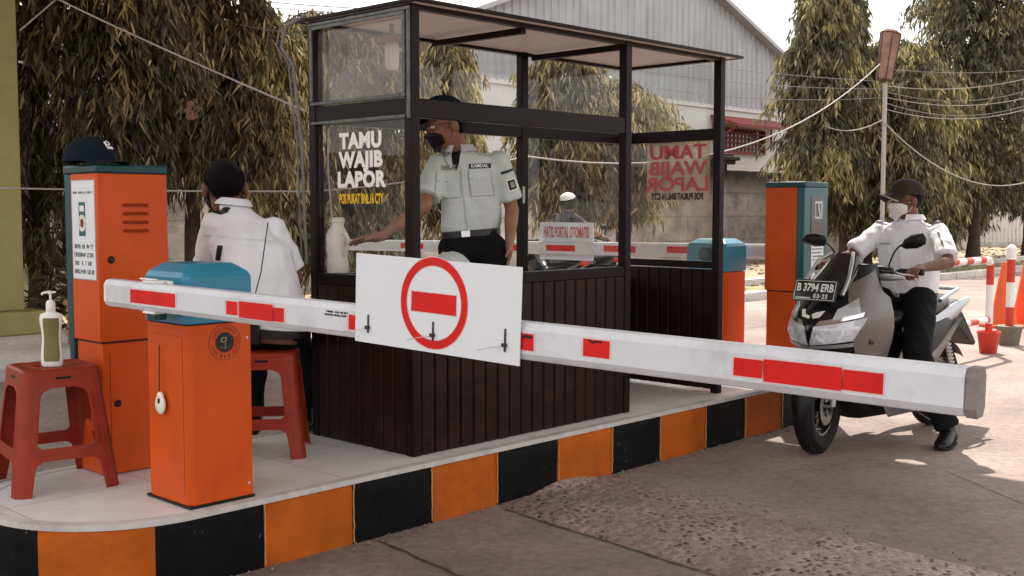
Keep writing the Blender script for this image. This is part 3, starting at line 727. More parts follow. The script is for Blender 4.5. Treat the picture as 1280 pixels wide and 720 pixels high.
# roof
mb = MB(); mb.bb((-.006, -.04, BH + .003), (BL + .10, BW + .05, BH + .0055)); rf = mb.build('roof', 'roofsheet', booth, smooth=0)
mb = MB(); e = .028
mb.bb((-.022, -.055, BH - .002), (BL + .115, -.04, BH + .016)); mb.bb((-.022, BW + .05, BH - .002), (BL + .115, BW + .065, BH + .016))
mb.bb((-.022, -.039, BH - .002), (-.007, BW + .049, BH + .016)); mb.bb((BL + .10, -.039, BH - .002), (BL + .115, BW + .049, BH + .016))
mb.build('fascia', 'frame', rf, bevel=.003)
# weathered aluminium trims on the left upper pane
mb = MB()
mb.bb((-.012, g0 - .02, ZM + .05), (-.002, BW - .03, ZM + .066)); mb.bb((-.012, g0 - .02, ZM - .045), (-.002, BW - .03, ZM - .03))
mb.bb((-.012, g0 - .02, ZM + .07), (-.002, g0 + .0, BH - .026)); mb.bb((-.012, BW - .045, ZM + .07), (-.002, BW - .025, BH - .026)); mb.bb((-.012, g0 - .02, BH - .048), (-.002, BW - .03, BH - .03))
M['trim'] = mat('weathered_dark_trim', (.11, .115, .115), .4, metal=.3, var=.5, scale=22, dirt=.3, dscale=15)
mb.bb((-.010, .004, ZM - .05), (-.001, .024, BH - .012)); mb.bb((-.016, .0, BH - .030), (-.006, BW - .02, BH - .014)); mb.build('window_trim', 'trim', booth, bevel=.002)
# lettering on the left end glass (seen from outside, right reads towards the front)
xw = Vector((0, -1, 0))
def lt(txt, size, w, z, m, **kw): text('window_lettering', txt, size, (h - t - .0015, w, z), xw, UP, m, booth, **kw)
def wl(px): # w on the left glass seen at pixel px
    lo, hi = 0, 1.0
    for _ in range(40):
        q = (lo + hi) / 2; p_ = BO + W * q; x_ = 640 + FPX * p_.x / p_.y
        if x_ > px: lo = q
        else: hi = q
    return lo
wc = wl(447)
def zpx(py, w): p_ = BO + W * w; return AT(447, py, p_.y).z - PZ
for txt, py in (('TAMU', 176), ('WAJIB', 200), ('LAPOR', 225)):
    lt(txt, .100, wc, zpx(py, wc), 'text_white', bold=.0052, squash=1.10, space=1.08)
lt('POS PUKAT BNL.16 CTY', .066, wc, zpx(249, wc), 'yellow', bold=.002, squash=.47)
# lettering sheet on the right end glass (faces out, seen reversed from here)
fx = BL - h + t
def wr(px):
    lo, hi = 0, 1.0
    for _ in range(40):
        q = (lo + hi) / 2; p_ = BO + U * fx + W * q; x_ = 640 + FPX * p_.x / p_.y
        if x_ > px: lo = q
        else: hi = q
    return lo
w1, w2 = wr(808), wr(886); wm = (w1 + w2) / 2
pm = BO + U * fx + W * wm
zr = lambda py: AT(846, py, pm.y).z - PZ
mb = MB(); mb.bb((fx + .001, w2, zr(252)), (fx + .003, w1, zr(170))); mb.build('sign_film', 'film', booth, smooth=0)
yo = Vector((0, 1, 0))
for txt, py in (('TAMU', 191), ('WAJIB', 211), ('LAPOR', 231)):
    text('window_lettering', txt, .122, (fx - 2 * t - .0025, wm, zr(py)), yo, UP, 'text_red', booth, bold=.003, squash=1.30)
text('window_lettering', 'POS PUKAT BNL.16 CTY', .06, (fx - 2 * t - .0025, wm, zr(246)), yo, UP, 'text_black', booth, bold=.002, squash=.62)
# lamp under the roof
lp = thing('ceiling_lamp', 'white bulb lamp with a brown shade under the booth roof', 'lamp', BO + U * .33 + W * .52 + UP * (BH - .0), ROTI)
mb = MB(); mb.lathe([(.012, .0), (.012, -.05), (.05, -.06), (.075, -.10), (.070, -.10), (.045, -.065), (.005, -.06)], n=24); mb.build('lamp_shade', M['brickc'], lp, smooth=40)
mb = MB(); mb.lathe([(.004, -.06), (.03, -.07), (.038, -.12), (.035, -.21), (.028, -.23), (.004, -.235)], n=20); mb.build('bulb', 'white', lp, smooth=40)
# jug and things on the counter
jg = thing('plastic_jug', 'white plastic jug standing on the booth counter at the left window', 'jug', BO + U * .085 + W * .665 + UP * (ZS + .028), ROTI)
mb = MB(); mb.lathe([(.005, 0), (.052, 0), (.056, .012), (.055, .06), (.051, .085), (.055, .11), (.054, .19), (.040, .215), (.034, .225), (.034, .25), (.040, .252), (.005, .253)], n=26)
mj = mb.mesh(); folds(mj, .006, 22, 3); link_mesh(mj, 'body', 'cream', jg, 50)
mb = MB(); mb.tube(bez((-.0, -.050, .20), (0, -.11, .18), (0, -.085, .13), 8) + [Vector((0, -.053, .08))], .008, 8); mb.build('handle', 'cream', jg, smooth=60)
mb = MB(); mb.lathe([(.004, .252), (.038, .252), (.038, .272), (.03, .276), (.004, .276)], n=22); mb.build('lid', 'cream', jg, smooth=40)
mb = MB(); mb.bb((.05, BW - .20, ZS + .010), (.16, BW - .053, ZS + .0278)); mb.build('ledge', 'slat2', booth, bevel=.002)
# power cable inside the left window
mb = MB(); p0 = Vector((.045, BW - .1, ZM - .06)); mb.tube([p0, p0 + Vector((0, .005, -.2)), p0 + Vector((.0, -.02, -.42)), p0 + Vector((.01, .0, -.52))], .005, 6)
o = mb.build('power_cable', 'cable_w', None, smooth=60); o.location = BO; o.rotation_euler = (0, 0, ROTI); tag(o, 'pale cable hanging inside the left booth window', 'cable')
mb = MB(); q = [(-.02, BW - .02, BH + .03), (-.10, BW + .04, BH - .03), (-.115, BW + .06, BH - .13), (-.08, BW + .01, BH - .22), (-.05, BW - .01, BH - .6), (-.03, BW - .01, BH - 1.2)]
mb.tube(q, .008, 8); mb.tube([(x - .015, y + .02, z + .01) for x, y, z in q], .005, 6)
o = mb.build('power_cable', 'cable_g', None, smooth=60); o.location = BO; o.rotation_euler = (0, 0, ROTI); tag(o, 'pair of grey cables looping down the rear left booth post', 'cable')
tw = MB(); 
def twf(a, b):
    r = .10 * a; q_ = 2 * PI * b; return Vector((r * cos(q_), r * .75 * sin(q_), .062 * (1 - a ** 2.4) ** .8 + .006 * noise.noise(Vector((a * 4, b * 9, 1)))))
tw.grid(twf, 12, 28); o = tw.build('folded_cloth', 'skyblue', None, smooth=70); o.location = BO + U * .42 + W * .19 + UP * (ZS + .051); o.scale = (1.1, 1.1, 1.35); tag(o, 'crumpled pale cloth lying on the booth counter behind the sign', 'cloth')
o.location.z += .0
# ------------------------------------------------------------------ barriers
def inv_of(root):
    return (Matrix.Translation(root.location) @ root.rotation_euler.to_matrix().to_4x4()).inverted()
def loc(mb, root):
    m = inv_of(root); mb.v = [tuple(m @ Vector(v)) for v in mb.v]; return mb
def cabinet(name, label, at, flip=False, seal=False):
    """hooded motor cabinet; arm side is local -x unless flip"""
    c = thing(name, label, 'barrier gate', at, ROTI, 'automatic barrier gates')
    w, d, ch = .28, .317, .022
    X = (lambda x: w - x) if flip else (lambda x: x)
    fp = [(ch, 0), (w, 0), (w, d), (ch, d), (0, d - ch), (0, ch)]
    fp = [(X(x), y) for x, y in fp]
    mb = MB(); mb.rings([[Vector((x, y, z)) for x, y in fp] for z in (.012, .704)]); b = mb.build('cabinet', 'orange', c, smooth=0, bevel=.003)
    mb = MB(); mb.bb((-.004, -.004, .003), (w + .006, d + .006, .0118)); mb.build('base_plate', 'black', c)
    cx, cy = w / 2, d / 2
    def ring(z, k, e): return [Vector((cx + (x - cx) * k + (1 if x > cx else -1) * e, cy + (y - cy) * k + (1 if y > cy else -1) * e, z)) for x, y in fp]
    mb = MB(); mb.rings([ring(.708, 1, .005), ring(.885, 1, .005), ring(.905, 1, -.006), ring(.936, 1, -.048)]); mb.build('hood', 'blue', c, smooth=0, bevel=.006)
    # seams of the side door
    mb = MB()
    fy = -.0012
    mb.bb((.03, fy, .08), (.0315, fy + .0008, .70)) if flip else None
    if mb.v: mb.build('door_seam', 'black', b)
    return c, b
CBp = G(238, 638, PZ)
near, cab = cabinet('barrier_gate', 'orange barrier cabinet with blue hood in front, holding the long white arm across the lane', (CBp.x, CBp.y, PZ), False)
mb = MB()
for z in (.06, .64):
    mb = MB(); mb.lathe([(.001, 0), (.006, 0), (.006, .002), (.001, .003)], (.262, 0, z), (0, -1, 0), 12); mb.build('screw', 'galv', cab, smooth=40)
mb = MB(); mb.bb((-.0012, .035, .05), (-.0002, .0362, .66)); mb.bb((-.0012, .035, .66), (-.0002, .285, .6612)); mb.build('door_seam', 'louvre', cab)
# round seal on the right face
sc = MB(); cpt = AT(276, 427, 4.38)
lc = inv_of(near) @ cpt; su, sz = lc.x, lc.z
def ringm(mb, o, x, y, n, r0, r1, t, seg=48, sx=1):
    vs = []
    for k in range(seg):
        q = 2 * PI * k / seg; dvec = x * cos(q) * sx + y * sin(q)
        vs += [o + dvec * r0, o + dvec * r1, o + dvec * r1 + n * t, o + dvec * r0 + n * t]
    fs = []
    for k in range(seg):
        a = 4 * k; b = 4 * ((k + 1) % seg)
        for i in range(4): fs.append((a + i, a + (i + 1) % 4, b + (i + 1) % 4, b + i))
    mb.add(vs, fs)
X1, Y1, Z1 = Vector((1, 0, 0)), Vector((0, 1, 0)), Vector((0, 0, 1))
so = Vector((su, 0, sz)); nf = Vector((0, -1, 0))
mb = MB(); vs = [so + X1 * .0385 * cos(q) + Z1 * .0385 * sin(q) for q in [2 * PI * i / 48 for i in range(48)]]
mb.rings([vs, [v + nf * .0015 for v in vs]]); seal = mb.build('seal', 'text_black', near, smooth=0)
mb = MB(); ringm(mb, so, X1, Z1, nf, .068, .0705, .001); ringm(mb, so, X1, Z1, nf, .0405, .0425, .001)
rr = random.Random(8)
for k in range(34):
    q = PI * 1.28 - k * 2 * PI * .78 / 33; dv = X1 * cos(q) + Z1 * sin(q); tv = X1 * -sin(q) + Z1 * cos(q)
    if k in (6, 7, 15, 24): continue
    mt = Matrix((tv, dv, nf)).transposed()
    mb.box(so + dv * .055 + nf * .0006, (.0022, .013, .001), mt)
    mb.box(so + dv * (.055 + rr.choice((-.005, 0, .005))) + tv * .002 + nf * .0006, (.005, .0025, .001), mt)
for k in (-1, 0, 1):
    q = -PI / 2 + k * .33; mb.box(so + (X1 * cos(q) + Z1 * sin(q)) * .055 + nf * .0006, (.008, .001, .012), None)
M['sealred'] = mat('dark_red_print', (.17, .025, .012), .5, var=.1)
mb.build('seal_print', 'sealred', seal)
mb = MB(); ringm(mb, so + X1 * -.006 + Z1 * .010 + nf * .0015, X1, Z1, nf, .007, .0105, .001, 20, 1.25)
mb.tube([so + X1 * .004 + Z1 * .022 + nf * .002, so + X1 * .006 + Z1 * .008 + nf * .002], .0016, 5); mb.tube([so + Z1 * -.002 + X1 * .002 + nf * .002, so - Z1 * .022 + nf * .002], .0018, 5)
for k in range(-2, 3): mb.box(so + X1 * k * .009 - Z1 * (.024 - abs(k) * .003) + nf * .002, (.0035, .001, .003))
mb.build('seal_emblem', 'khaki', seal)

# the long arm
AL = AT(138, 365, 4.40); AR = AT(1227, 491, 2.36)
ad = (AR - AL); ALEN = ad.length; ax = ad.normalized(); az = (UP - ax * ax.z).normalized(); an = ax.cross(az)   # an points to the camera
if an.y > 0: an = -an
def kpx(px, off=0.0):
    r_ = (px - 640) / FPX; lo, hi = 0, 1
    o_ = an * off
    for _ in range(50):
        m_ = (lo + hi) / 2; p_ = AL + ad * m_ + o_; dp = p_.y * cos(PITCH) - (p_.z - CAMH) * sin(PITCH)
        if p_.x / dp < r_: lo = m_
        else: hi = m_
    return lo
def armframe(k): return AL + ad * k
def armring(k, s=1.0, r=.0):
    o_ = armframe(k); pr = [(-.031, -.033), (-.019, -.0525), (.019, -.0525), (.031, -.033), (.031, .033), (.019, .0525), (-.019, .0525), (-.031, .033)]
    return [o_ + an * a * s + az * b * s for a, b in pr]
mb = MB(); mb.rings([armring(k) for k in (.006, .3, .6, .992)])
arm = loc(mb, near).build('arm', 'white_arm', near, smooth=0, bevel=.004, seg=3)
M['capgrey'] = mat('grey_end_cap', (.22, .19, .18), .6, var=.3, scale=30, dirt=.3)
mb = MB(); mb.rings([armring(.9925, 1.03), armring(1.0, 1.03)]); loc(mb, near).build('end_cap', 'capgrey', arm, smooth=0, bevel=.002)
mb = MB(); mb.rings([armring(-.001, .93), armring(.0055, 1.03)]); loc(mb, near).build('end_cap', 'white', arm, smooth=0, bevel=.006)
def tape(x0, x1, hh, dz, lay, m='red', nm='reflective_tape'):
    f = .0315; k0, k1 = kpx(x0, f), kpx(x1, f); mb = MB()
    a = armframe(k0); b = armframe(k1); t0 = .0312 + .0006 * lay
    q = [a + az * (dz - hh / 2), b + az * (dz - hh / 2), b + az * (dz + hh / 2), a + az * (dz + hh / 2)]
    mb.add([p + an * t0 for p in q] + [p + an * (t0 + .0006) for p in q], [(3, 2, 1, 0), (4, 5, 6, 7), (0, 1, 5, 4), (1, 2, 6, 5), (2, 3, 7, 6), (3, 0, 4, 7)])
    loc(mb, near).build(nm, m, arm, smooth=0)
M['tapeborder'] = mat('pink_tape_border', (.62, .46, .45), .4, var=.1)
for (x0, x1, hh, dz, lay) in ((163, 219, .050, 0, 1), (283, 305, .046, -.002, 1), (299, 341, .056, -.003, 2), (338, 355, .046, -.006, 1), (436, 462, .046, -.002, 1),
                              (640, 667, .046, .0, 1), (729, 762, .046, .004, 1), (917, 958, .043, .0, 1), (955, 1052, .053, -.001, 2), (1049, 1104, .046, -.001, 1)):
    tape(x0, x1, hh, dz, lay)
    tape(x0 - 2.2, x1 + 2.2, hh + .005, dz, lay - 1, 'tapeborder', 'tape_border')
# worn print on the arm
mb = MB(); rr = random.Random(12)
for row in (0, 1):
    k0 = kpx(408 - row * 2, .0315)
    scribble(mb, armframe(k0) + az * (.024 - row * .010) + an * .032, ax, az, an, .10, .0062, rr)
loc(mb, near).build('worn_print', 'text_black', arm)
mb = MB(); k0 = kpx(654, .0315); mb.tube([armframe(k0) + az * .012 + an * .034, armframe(k0 + .003) + az * .018 + an * .034, armframe(k0 + .009) + az * .014 + an * .034], .004, 6); loc(mb, near).build('scuff', 'text_black', arm); mb = MB()
k0 = kpx(736, .0315); mb.tube([armframe(k0) + az * .025 + an * .033, armframe(k0 + .004) + az * .019 + an * .033, armframe(k0 + .008) + az * .024 + an * .033, armframe(k0 + .012) + az * .022 + an * .033], .0028, 6)
loc(mb, near).build('scuff', 'text_black', arm)
# clamp holding the arm and the axle to the cabinet
mb = MB(); kc = kpx(192); c_ = armframe(kc)
for s_ in (1, -1):
    mb.tube([c_ + az * .060 * s_ - an * .03 + ax * q for q in (-.13, -.02)], .005, 6)
    mb.box(c_ + az * .057 * s_ + ax * .0, (.07, .05, .009), Matrix((ax, an, az)).transposed())
mb.box(c_ - an * .042, (.10, .02, .12), Matrix((ax, an, az)).transposed())
wc_ = inv_of(near).inverted() @ Vector((0, .20, c_.z - PZ - .0))
mb.tube([c_ - an * .04, wc_ + U * .01], .028, 16)
loc(mb, near).build('arm_clamp', 'white', near, smooth=40, bevel=.002)
mb = MB(); q_ = armframe(kpx(186)) - az * .075 - an * .035; mb.box(q_, (.055, .05, .03), Matrix((ax, an, az)).transposed()); loc(mb, near).build('bracket', 'dteal', near, bevel=.002)

# no entry board on the arm
f = .037
kb0, kb1 = kpx(446, f), kpx(652, f)
b0 = armframe(kb0) + an * f; b1 = armframe(kb1) + an * f
def zat(p, py): return AT(0, py, p.y).z
tl, bl, tr, br = zat(b0, 315), zat(b0, 427), zat(b1, 335), zat(b1, 457)
hd = Vector((ax.x, ax.y, 0)).normalized()
bx = (Vector((b1.x, b1.y, (tr + br) / 2)) - Vector((b0.x, b0.y, (tl + bl) / 2))); BWID = bx.length; bx.normalize()
bn = bx.cross(Vector((0, 0, 1))); bn = bn if bn.y < 0 else -bn; bz = (UP - bx * bx.z).normalized()
BHT = ((tl - bl) + (tr - br)) / 2
bc = (Vector((b0.x, b0.y, (tl + bl) / 2)) + Vector((b1.x, b1.y, (tr + br) / 2))) / 2
print('board', BWID, BHT)
sign = thing('no_entry_sign', 'white rectangular board with a red no entry ring and bar, clipped to the front arm', 'sign', bc)
def bloc(mb): mb.v = [tuple(Vector(v) - bc) for v in mb.v]; return mb
mb = MB(); mb.prism([(-BWID / 2, -BHT / 2), (BWID / 2, -BHT / 2), (BWID / 2, BHT / 2), (-BWID / 2, BHT / 2)], bc, bx, bz, bn, .004)
bloc(mb).build('board', 'white_board', sign, bevel=.001)
kc = kpx(542.5, f); pc = armframe(kc) + an * f; pc = bc + bx * ((pc - bc).dot(bx)); pc = Vector((pc.x, pc.y, zat(pc, 379)))
pc = bc + bx * (pc - bc).dot(bx) + bz * (pc - bc).dot(bz) + bn * .0042
mb = MB(); ringm(mb, pc, bx, bz, bn, .1095, .134, .001, 64, .98); bloc(mb).build('red_ring', 'red', sign, smooth=0)
mb = MB(); ringm(mb, pc - bn * .0003, bx, bz, bn, .1075, .1365, .0008, 64, .98); bloc(mb).build('ring_border', 'tapeborder', sign, smooth=0)
mb = MB(); mb.prism([(-.088, -.029), (.088, -.029), (.088, .029), (-.088, .029)], pc, bx, bz, bn, .001); bloc(mb).build('red_bar', 'red', sign, smooth=0)
mb = MB(); mb.prism([(-.0905, -.0315), (.0905, -.0315), (.0905, .0315), (-.0905, .0315)], pc - bn * .0003, bx, bz, bn, .0008); bloc(mb).build('bar_border', 'tapeborder', sign, smooth=0)
for px, py0, py1 in ((461, 393, 416), (542, 402, 426), (632, 411, 440)):
    kq = kpx(px, f); p = armframe(kq) + an * f; p = bc + bx * (p - bc).dot(bx) + bn * .006
    za, zb = zat(p, py0), zat(p, py1); mb = MB()
    mb.box(Vector((p.x, p.y, (za + zb) / 2)), (.0055, .004, za - zb), Matrix((bx, bn, bz)).transposed())
    mb.box(Vector((p.x, p.y, zb + (za - zb) * .3)) + bn * .004, (.013, .012, .011), Matrix((bx, bn, bz)).transposed())
    cl = bloc(mb).build('cable_tie', 'gloss_black', sign, bevel=.001)
    mb = MB(); q = Vector((p.x, p.y, zb + (za - zb) * .25)) + bn * .006
    mb.tube([q, q + bn * .02 - bx * .035 - bz * .006, q + bn * .03 - bx * .07 - bz * .016], .0013, 5); bloc(mb).build('tie_tail', 'steel', cl)

# mouse-shaped remote hanging on the cabinet
pm = AT(203, 505, 4.36); lm = inv_of(near) @ pm
rm_o = inv_of(near).inverted() @ Vector((-.016, lm.y, lm.z))
rem = thing('remote_control', 'small white remote hanging on a wire down the side of the front barrier cabinet', 'remote control', rm_o, ROTI)
mb = MB(); mb.ell((0, 0, 0), Vector((.014, 0, 0)), Vector((0, .034, 0)), Vector((0, 0, .040))); mb.ell((0, 0, .03), Vector((.011, 0, 0)), Vector((0, .022, 0)), Vector((0, 0, .020))); 
link_mesh(remeshed(mb, .003), 'body', 'cream', rem)
mb = MB(); mb.tube([(0, .006, .045), (.004, .012, .12), (.008, .014, .23)], .002, 6); mb.build('wire', 'black', rem)
mb = MB(); mb.ell((-.012, -.008, .015), Vector((.004, 0, 0)), Vector((0, .008, 0)), Vector((0, 0, .012)), 10, 6); mb.build('button', 'black', rem)

# far barrier gate on the other lane
FP = Vector((1.49, 7.90, PZ))
far, fcab = cabinet('barrier_gate', 'orange and blue barrier cabinet behind the booth, holding the arm with the small HATI2 sign', FP, True)
lf = inv_of(far)
mb = MB(); o_ = Vector((-.005, .15, .83)); mb.lathe([(.002, 0), (.05, 0), (.055, .006), (.055, .02), (.03, .03), (.002, .03)], o_, (-1, 0, 0), 24)
for k in range(10): q = 2 * PI * k / 10; mb.box(o_ + Vector((-.024, cos(q) * .045, sin(q) * .045)), (.02, .012, .012), Matrix.Rotation(q, 3, 'X'))
mb.build('axle_knob', 'dteal', far, smooth=30)
y0, y1 = -.16, 4.9; xz = .28 + .085; zc = .845
def oct_(y, s=1):
    droop = -.012 * max(0, y) 
    return [Vector((xz + a * s, y, zc + droop + b * s)) for a, b in [(-.031, -.033), (-.019, -.0525), (.019, -.0525), (.031, -.033), (.031, .033), (.019, .0525), (-.019, .0525), (-.031, .033)]]
mb = MB(); mb.rings([oct_(y) for y in (y0, 1, 2.5, y1)]); farm = mb.build('arm', 'white_arm', far, smooth=0, bevel=.003)
mb = MB(); mb.rings([oct_(y0 - .012, 1.12), oct_(y0 + .03, 1.12)]); mb.build('end_cap', 'white', farm, smooth=0, bevel=.003)
for k in range(6):
    a = .42 + k * .62; mb = MB(); z_ = zc - .012 * (a + .16)
    mb.bb((xz - .0325, a, z_ - .024), (xz - .0313, a + .32, z_ + .026)); mb.build('reflective_tape', 'red', farm)
mb = MB(); mb.bb((.28, .10, zc - .04), (xz - .032, .20, zc + .04)); mb.build('arm_clamp', 'white', far, bevel=.003)
# sign behind the far arm
def wfar(px):
    lo, hi = 0., 5.
    for _ in range(40):
        q = (lo + hi) / 2; p_ = FP + U * (xz + .04) + W * q
        if 640 + FPX * p_.x / p_.y > px: lo = q
        else: hi = q
    return lo
wa, wb = wfar(742), wfar(675)
wmid = (wa + wb) / 2; pmid = FP + U * (xz + .036) + W * wmid
ztop = AT(0, 278, pmid.y).z; zbot = AT(0, 325, pmid.y).z
fs = thing('portal_sign', 'small white sign reading HATI2 PORTAL OTOMATIS in red, fixed to the far arm', 'sign', pmid, ROTI)
ww = abs(wb - wa)
mb = MB(); mb.bb((0, -ww / 2, zbot - pmid.z), (.005, ww / 2, ztop - pmid.z)); mb.build('board', 'white_board', fs)
zt = AT(0, 291, pmid.y).z - pmid.z
text('lettering', 'HATI2 PORTAL OTOMATIS', .125, (-.0012, 0, zt), (0, -1, 0), UP, 'text_red', fs, bold=.004, squash=ww / 1.78)
print('far sign width', ww, 'text', )

# ------------------------------------------------------------------ ticket dispensers
def dispenser(label, at, rz, side_sign, front_sticker, plaque_x=True):
    d = thing('ticket_dispenser', label, 'ticket machine', at, rz, 'ticket dispensers on the island')
    w, dep, tl_ = .325, .243, .06
    mb = MB(); mb.bb((.012, .012, .004), (w - .012, dep - .004, .572)); lo = mb.build('lower_cabinet', 'orange', d, bevel=.004)
    mb = MB(); mb.bb((0, 0, .580), (w, dep, 1.296)); up = mb.build('upper_cabinet', 'orange', d, bevel=.004)
    mb = MB(); mb.bb((.01, .01, .5722), (w - .01, dep - .01, .5798)); mb.build('seam', 'black', d)
    mb = MB(); mb.bb((-.004, -.004, 1.2965), (w + .004, dep + tl_ + .004, 1.334)); mb.build('lid', 'dteal', d, bevel=.008)
    mb = MB(); pf = [(dep + .001, .40), (dep + .001, 1.296), (dep + tl_, 1.296), (dep + tl_, .62), (dep + tl_ * .75, .46)]
    mb.prism(pf, (.0, 0, 0), (0, 1, 0), (0, 0, 1), (1, 0, 0), w); fr = mb.build('front_panel', 'teal' if front_sticker else 'dteal', d, bevel=.006)
    # louvres and locks on the back
    mb = MB()
    for k in range(4):
        z = 1.17 - k * .037; x0 = .115 if not front_sticker else .1
        mb.prism([(0, 0), (-.012, -.011), (0, -.013)], (x0, 0, z), (0, 1, 0), (0, 0, 1), (1, 0, 0), .115)
    mb.build('louvre', 'louvre', up, smooth=0)
    for z, x, par in ((.93, .055, up), (.31, .075, lo)):
        mb = MB(); mb.lathe([(.001, 0), (.014, 0), (.016, .004), (.009, .010), (.001, .010)], (x, 0 if par is up else .012, z), (0, -1, 0), 18); mb.build('lock', 'black', par, smooth=40)
    mb = MB(); mb.bb((.045, .0108, .05), (.0465, .012, .53)); mb.build('door_seam', 'black', lo)
    if side_sign:
        pl_ = MB(); pl_.bb((-.0022, .018, .842), (-.0004, dep - .012, 1.270)); s = pl_.build('notice', 'white_board', d)
        n = Vector((-1, 0, 0)); x = Vector((0, -1, 0)); rr = random.Random(3); t_ = MB()
        scribble(t_, Vector((-.0026, dep - .028, 1.216)), x, Z1, n, .18, .010, rr); t_.build('notice_heading', 'text_black', s); t_ = MB()
        for k in range(4): scribble(t_, Vector((-.0026, dep - .032 + .003 * (k % 2), .985 - k * .036)), x, Z1, n, .172, .019, rr)
        t_.build('notice_print', 'text_black', s)
        e = MB(); e.bb((-.0030, .105, 1.03), (-.0023, .165, 1.175)); e.build('notice_emblem', 'teal', s)
        e = MB(); vs = [Vector((-.0034, .135 + .026 * cos(q), 1.085 + .03 * sin(q))) for q in [2 * PI * i / 24 for i in range(24)]]; e.rings([vs, [v + X1 * .0004 for v in vs]])
        ringm(e, Vector((-.0034, .135, 1.085)), Y1, Z1, n, .031, .036, .0004, 24); e.bb((-.0036, .115, 1.135), (-.0031, .155, 1.160)); e.build('emblem_detail', 'white', s)
        e = MB(); vs = [Vector((-.0039, .135 + .017 * cos(q), 1.085 + .02 * sin(q))) for q in [2 * PI * i / 24 for i in range(24)]]; e.rings([vs, [v + X1 * .0004 for v in vs]]); e.build('emblem_core', 'sealred', s)
        bd = MB()
        for a, b in (((.018, .842), (.022, 1.27)), ((dep - .016, .842), (dep - .012, 1.27)), ((.022, .842), (dep - .016, .846)), ((.022, 1.266), (dep - .016, 1.27))): bd.bb((-.0027, a[0], a[1]), (-.0023, b[0], b[1]))
        bd.build('notice_border', 'galv', s)
    if front_sticker:
        yf = dep + tl_
        mb = MB(); mb.bb((.05, yf + .0003, .93), (.235, yf + .003, 1.235)); sp = mb.build('screen_panel', 'gloss_black', fr)
        mb = MB(); mb.bb((.085, yf + .0035, 1.08), (.19, yf + .0045, 1.20)); mb.build('ticket_slot', 'galv', sp)
        mb = MB(); mb.bb((.10, yf + .0048, 1.095), (.175, yf + .0056, 1.185)); mb.build('slot_opening', 'gloss_black', sp)
        mb = MB(); mb.tube([(.125, yf + .007, 1.10), (.15, yf + .007, 1.18)], .007, 6); mb.build('ticket', 'white', sp)
        mb = MB(); mb.bb((.055, yf + .0003, .60), (.225, yf + .0018, .92)); st = mb.build('sticker', 'white_board', fr)
        rr = random.Random(5); t_ = MB(); n = Vector((0, 1, 0)); x = Vector((-1, 0, 0))
        for k in range(5): scribble(t_, Vector((.215, yf + .0022, .895 - k * .025)), x, Z1, n, .14, .010, rr)
        t_.bb((.11, yf + .0019, .665), (.17, yf + .0026, .765)); t_.build('sticker_print', 'text_black', st)
        e = MB(); e.bb((.125, yf + .0028, .695), (.155, yf + .0034, .735)); e.build('sticker_emblem', 'teal', st)
    return d
DP = G(130, 597, PZ)
dl = dispenser('tall orange ticket machine with a white notice on its side, in the left foreground', DP, ROTI, True, False)
DQ = Vector((1.995, 7.74, PZ))
dr = dispenser('tall orange and teal ticket machine with a screen, beside the scooter', DQ + U * .325 + W * .303, ROTI + PI, False, True)

# ------------------------------------------------------------------ caps
def cap_parts(parent, o, fw, up, s, m, mv, logo=None, name='cap', trim=None, vd=1.0):
    o = Vector(o); fw = Vector(fw).normalized(); up = (Vector(up) - fw * fw.dot(Vector(up))).normalized(); rt = fw.cross(up)
    mb = MB()
    def dome(a, b):
        q = a * PI / 2; th = b * 2 * PI; r = cos(q) ** .8; f_ = .108 if cos(th) > 0 else .104
        hgt = .098 * sin(q) ** .92 * (1 + .10 * cos(th) * cos(q))
        w_ = 1 + .012 * cos(6 * th) * sin(q * 2)
        return (o + (fw * cos(th) * f_ * r * w_ + rt * sin(th) * .087 * r * w_ + up * hgt) * s, -(fw * cos(th) * r + rt * sin(th) * r + up * sin(q)).normalized() * .002 * s)
    mb.sheet(dome, 14, 36, 0)
    c = mb.build(name, m, parent, smooth=60)
    mb = MB()
    def visor(a, b):
        th = (b - .5) * 2.35; base = fw * cos(th) * .102 + rt * sin(th) * .084
        ext = (.075 * cos(th * .72) ** .7) * a
        p = base + fw * ext * 1.0 + rt * sin(th) * .012 * a - up * (.018 * a + .045 * (sin(th) ** 2) * a ** .9) * vd
        return (o + (p + up * .004) * s, -up * .0035 * s)
    mb.sheet(visor, 8, 24, 0); v = mb.build('visor', mv, c, smooth=60)
    mb = MB(); mb.ell(o + up * .098 * s, fw * .007 * s, rt * .007 * s, up * .004 * s, 10, 6); mb.build('button', m, c, smooth=60)
    if trim:
        mb = MB(); 
        def tr(a, b):
            th = (b - .5) * 2.35; base = fw * cos(th) * .102 + rt * sin(th) * .084; ext = .075 * cos(th * .72) ** .7 * (.86 + .15 * a); q = .86 + .15 * a
            p = base + fw * ext + rt * sin(th) * .012 * q - up * (.018 * q + .045 * sin(th) ** 2 * q ** .9); return (o + (p + up * .006) * s, -up * .002 * s)
        mb.sheet(tr, 1, 24, 0); mb.build('visor_trim', trim, c, smooth=60)
    if logo:
        mb = MB(); q = R(38); cpos = lambda a, b: None
        n = (fw * cos(q) + up * sin(q)).normalized(); y = (up - n * up.dot(n)).normalized(); x = rt
        base = o + (fw * .094 + up * .058) * s
        x2 = x
        mt = Matrix((x2, y, n)).transposed()
        ringm(mb, base + x2 * .0 + y * .012 * s + n * .004, x2, y, n, .007 * s, .012 * s, .002, 16); mb.box(base - y * .010 * s + n * .004, (.030 * s, .012 * s, .002), mt); mb.box(base + y * .004 * s + x2 * .012 * s + n * .004, (.008 * s, .028 * s, .002), mt)
        mb.build('cap_badge', logo, c)
    return c
ct = thing('baseball_cap', 'dark navy cap with a white badge lying on top of the left ticket machine', 'cap', DP + U * .035 + W * .135 + UP * 1.348, 0)
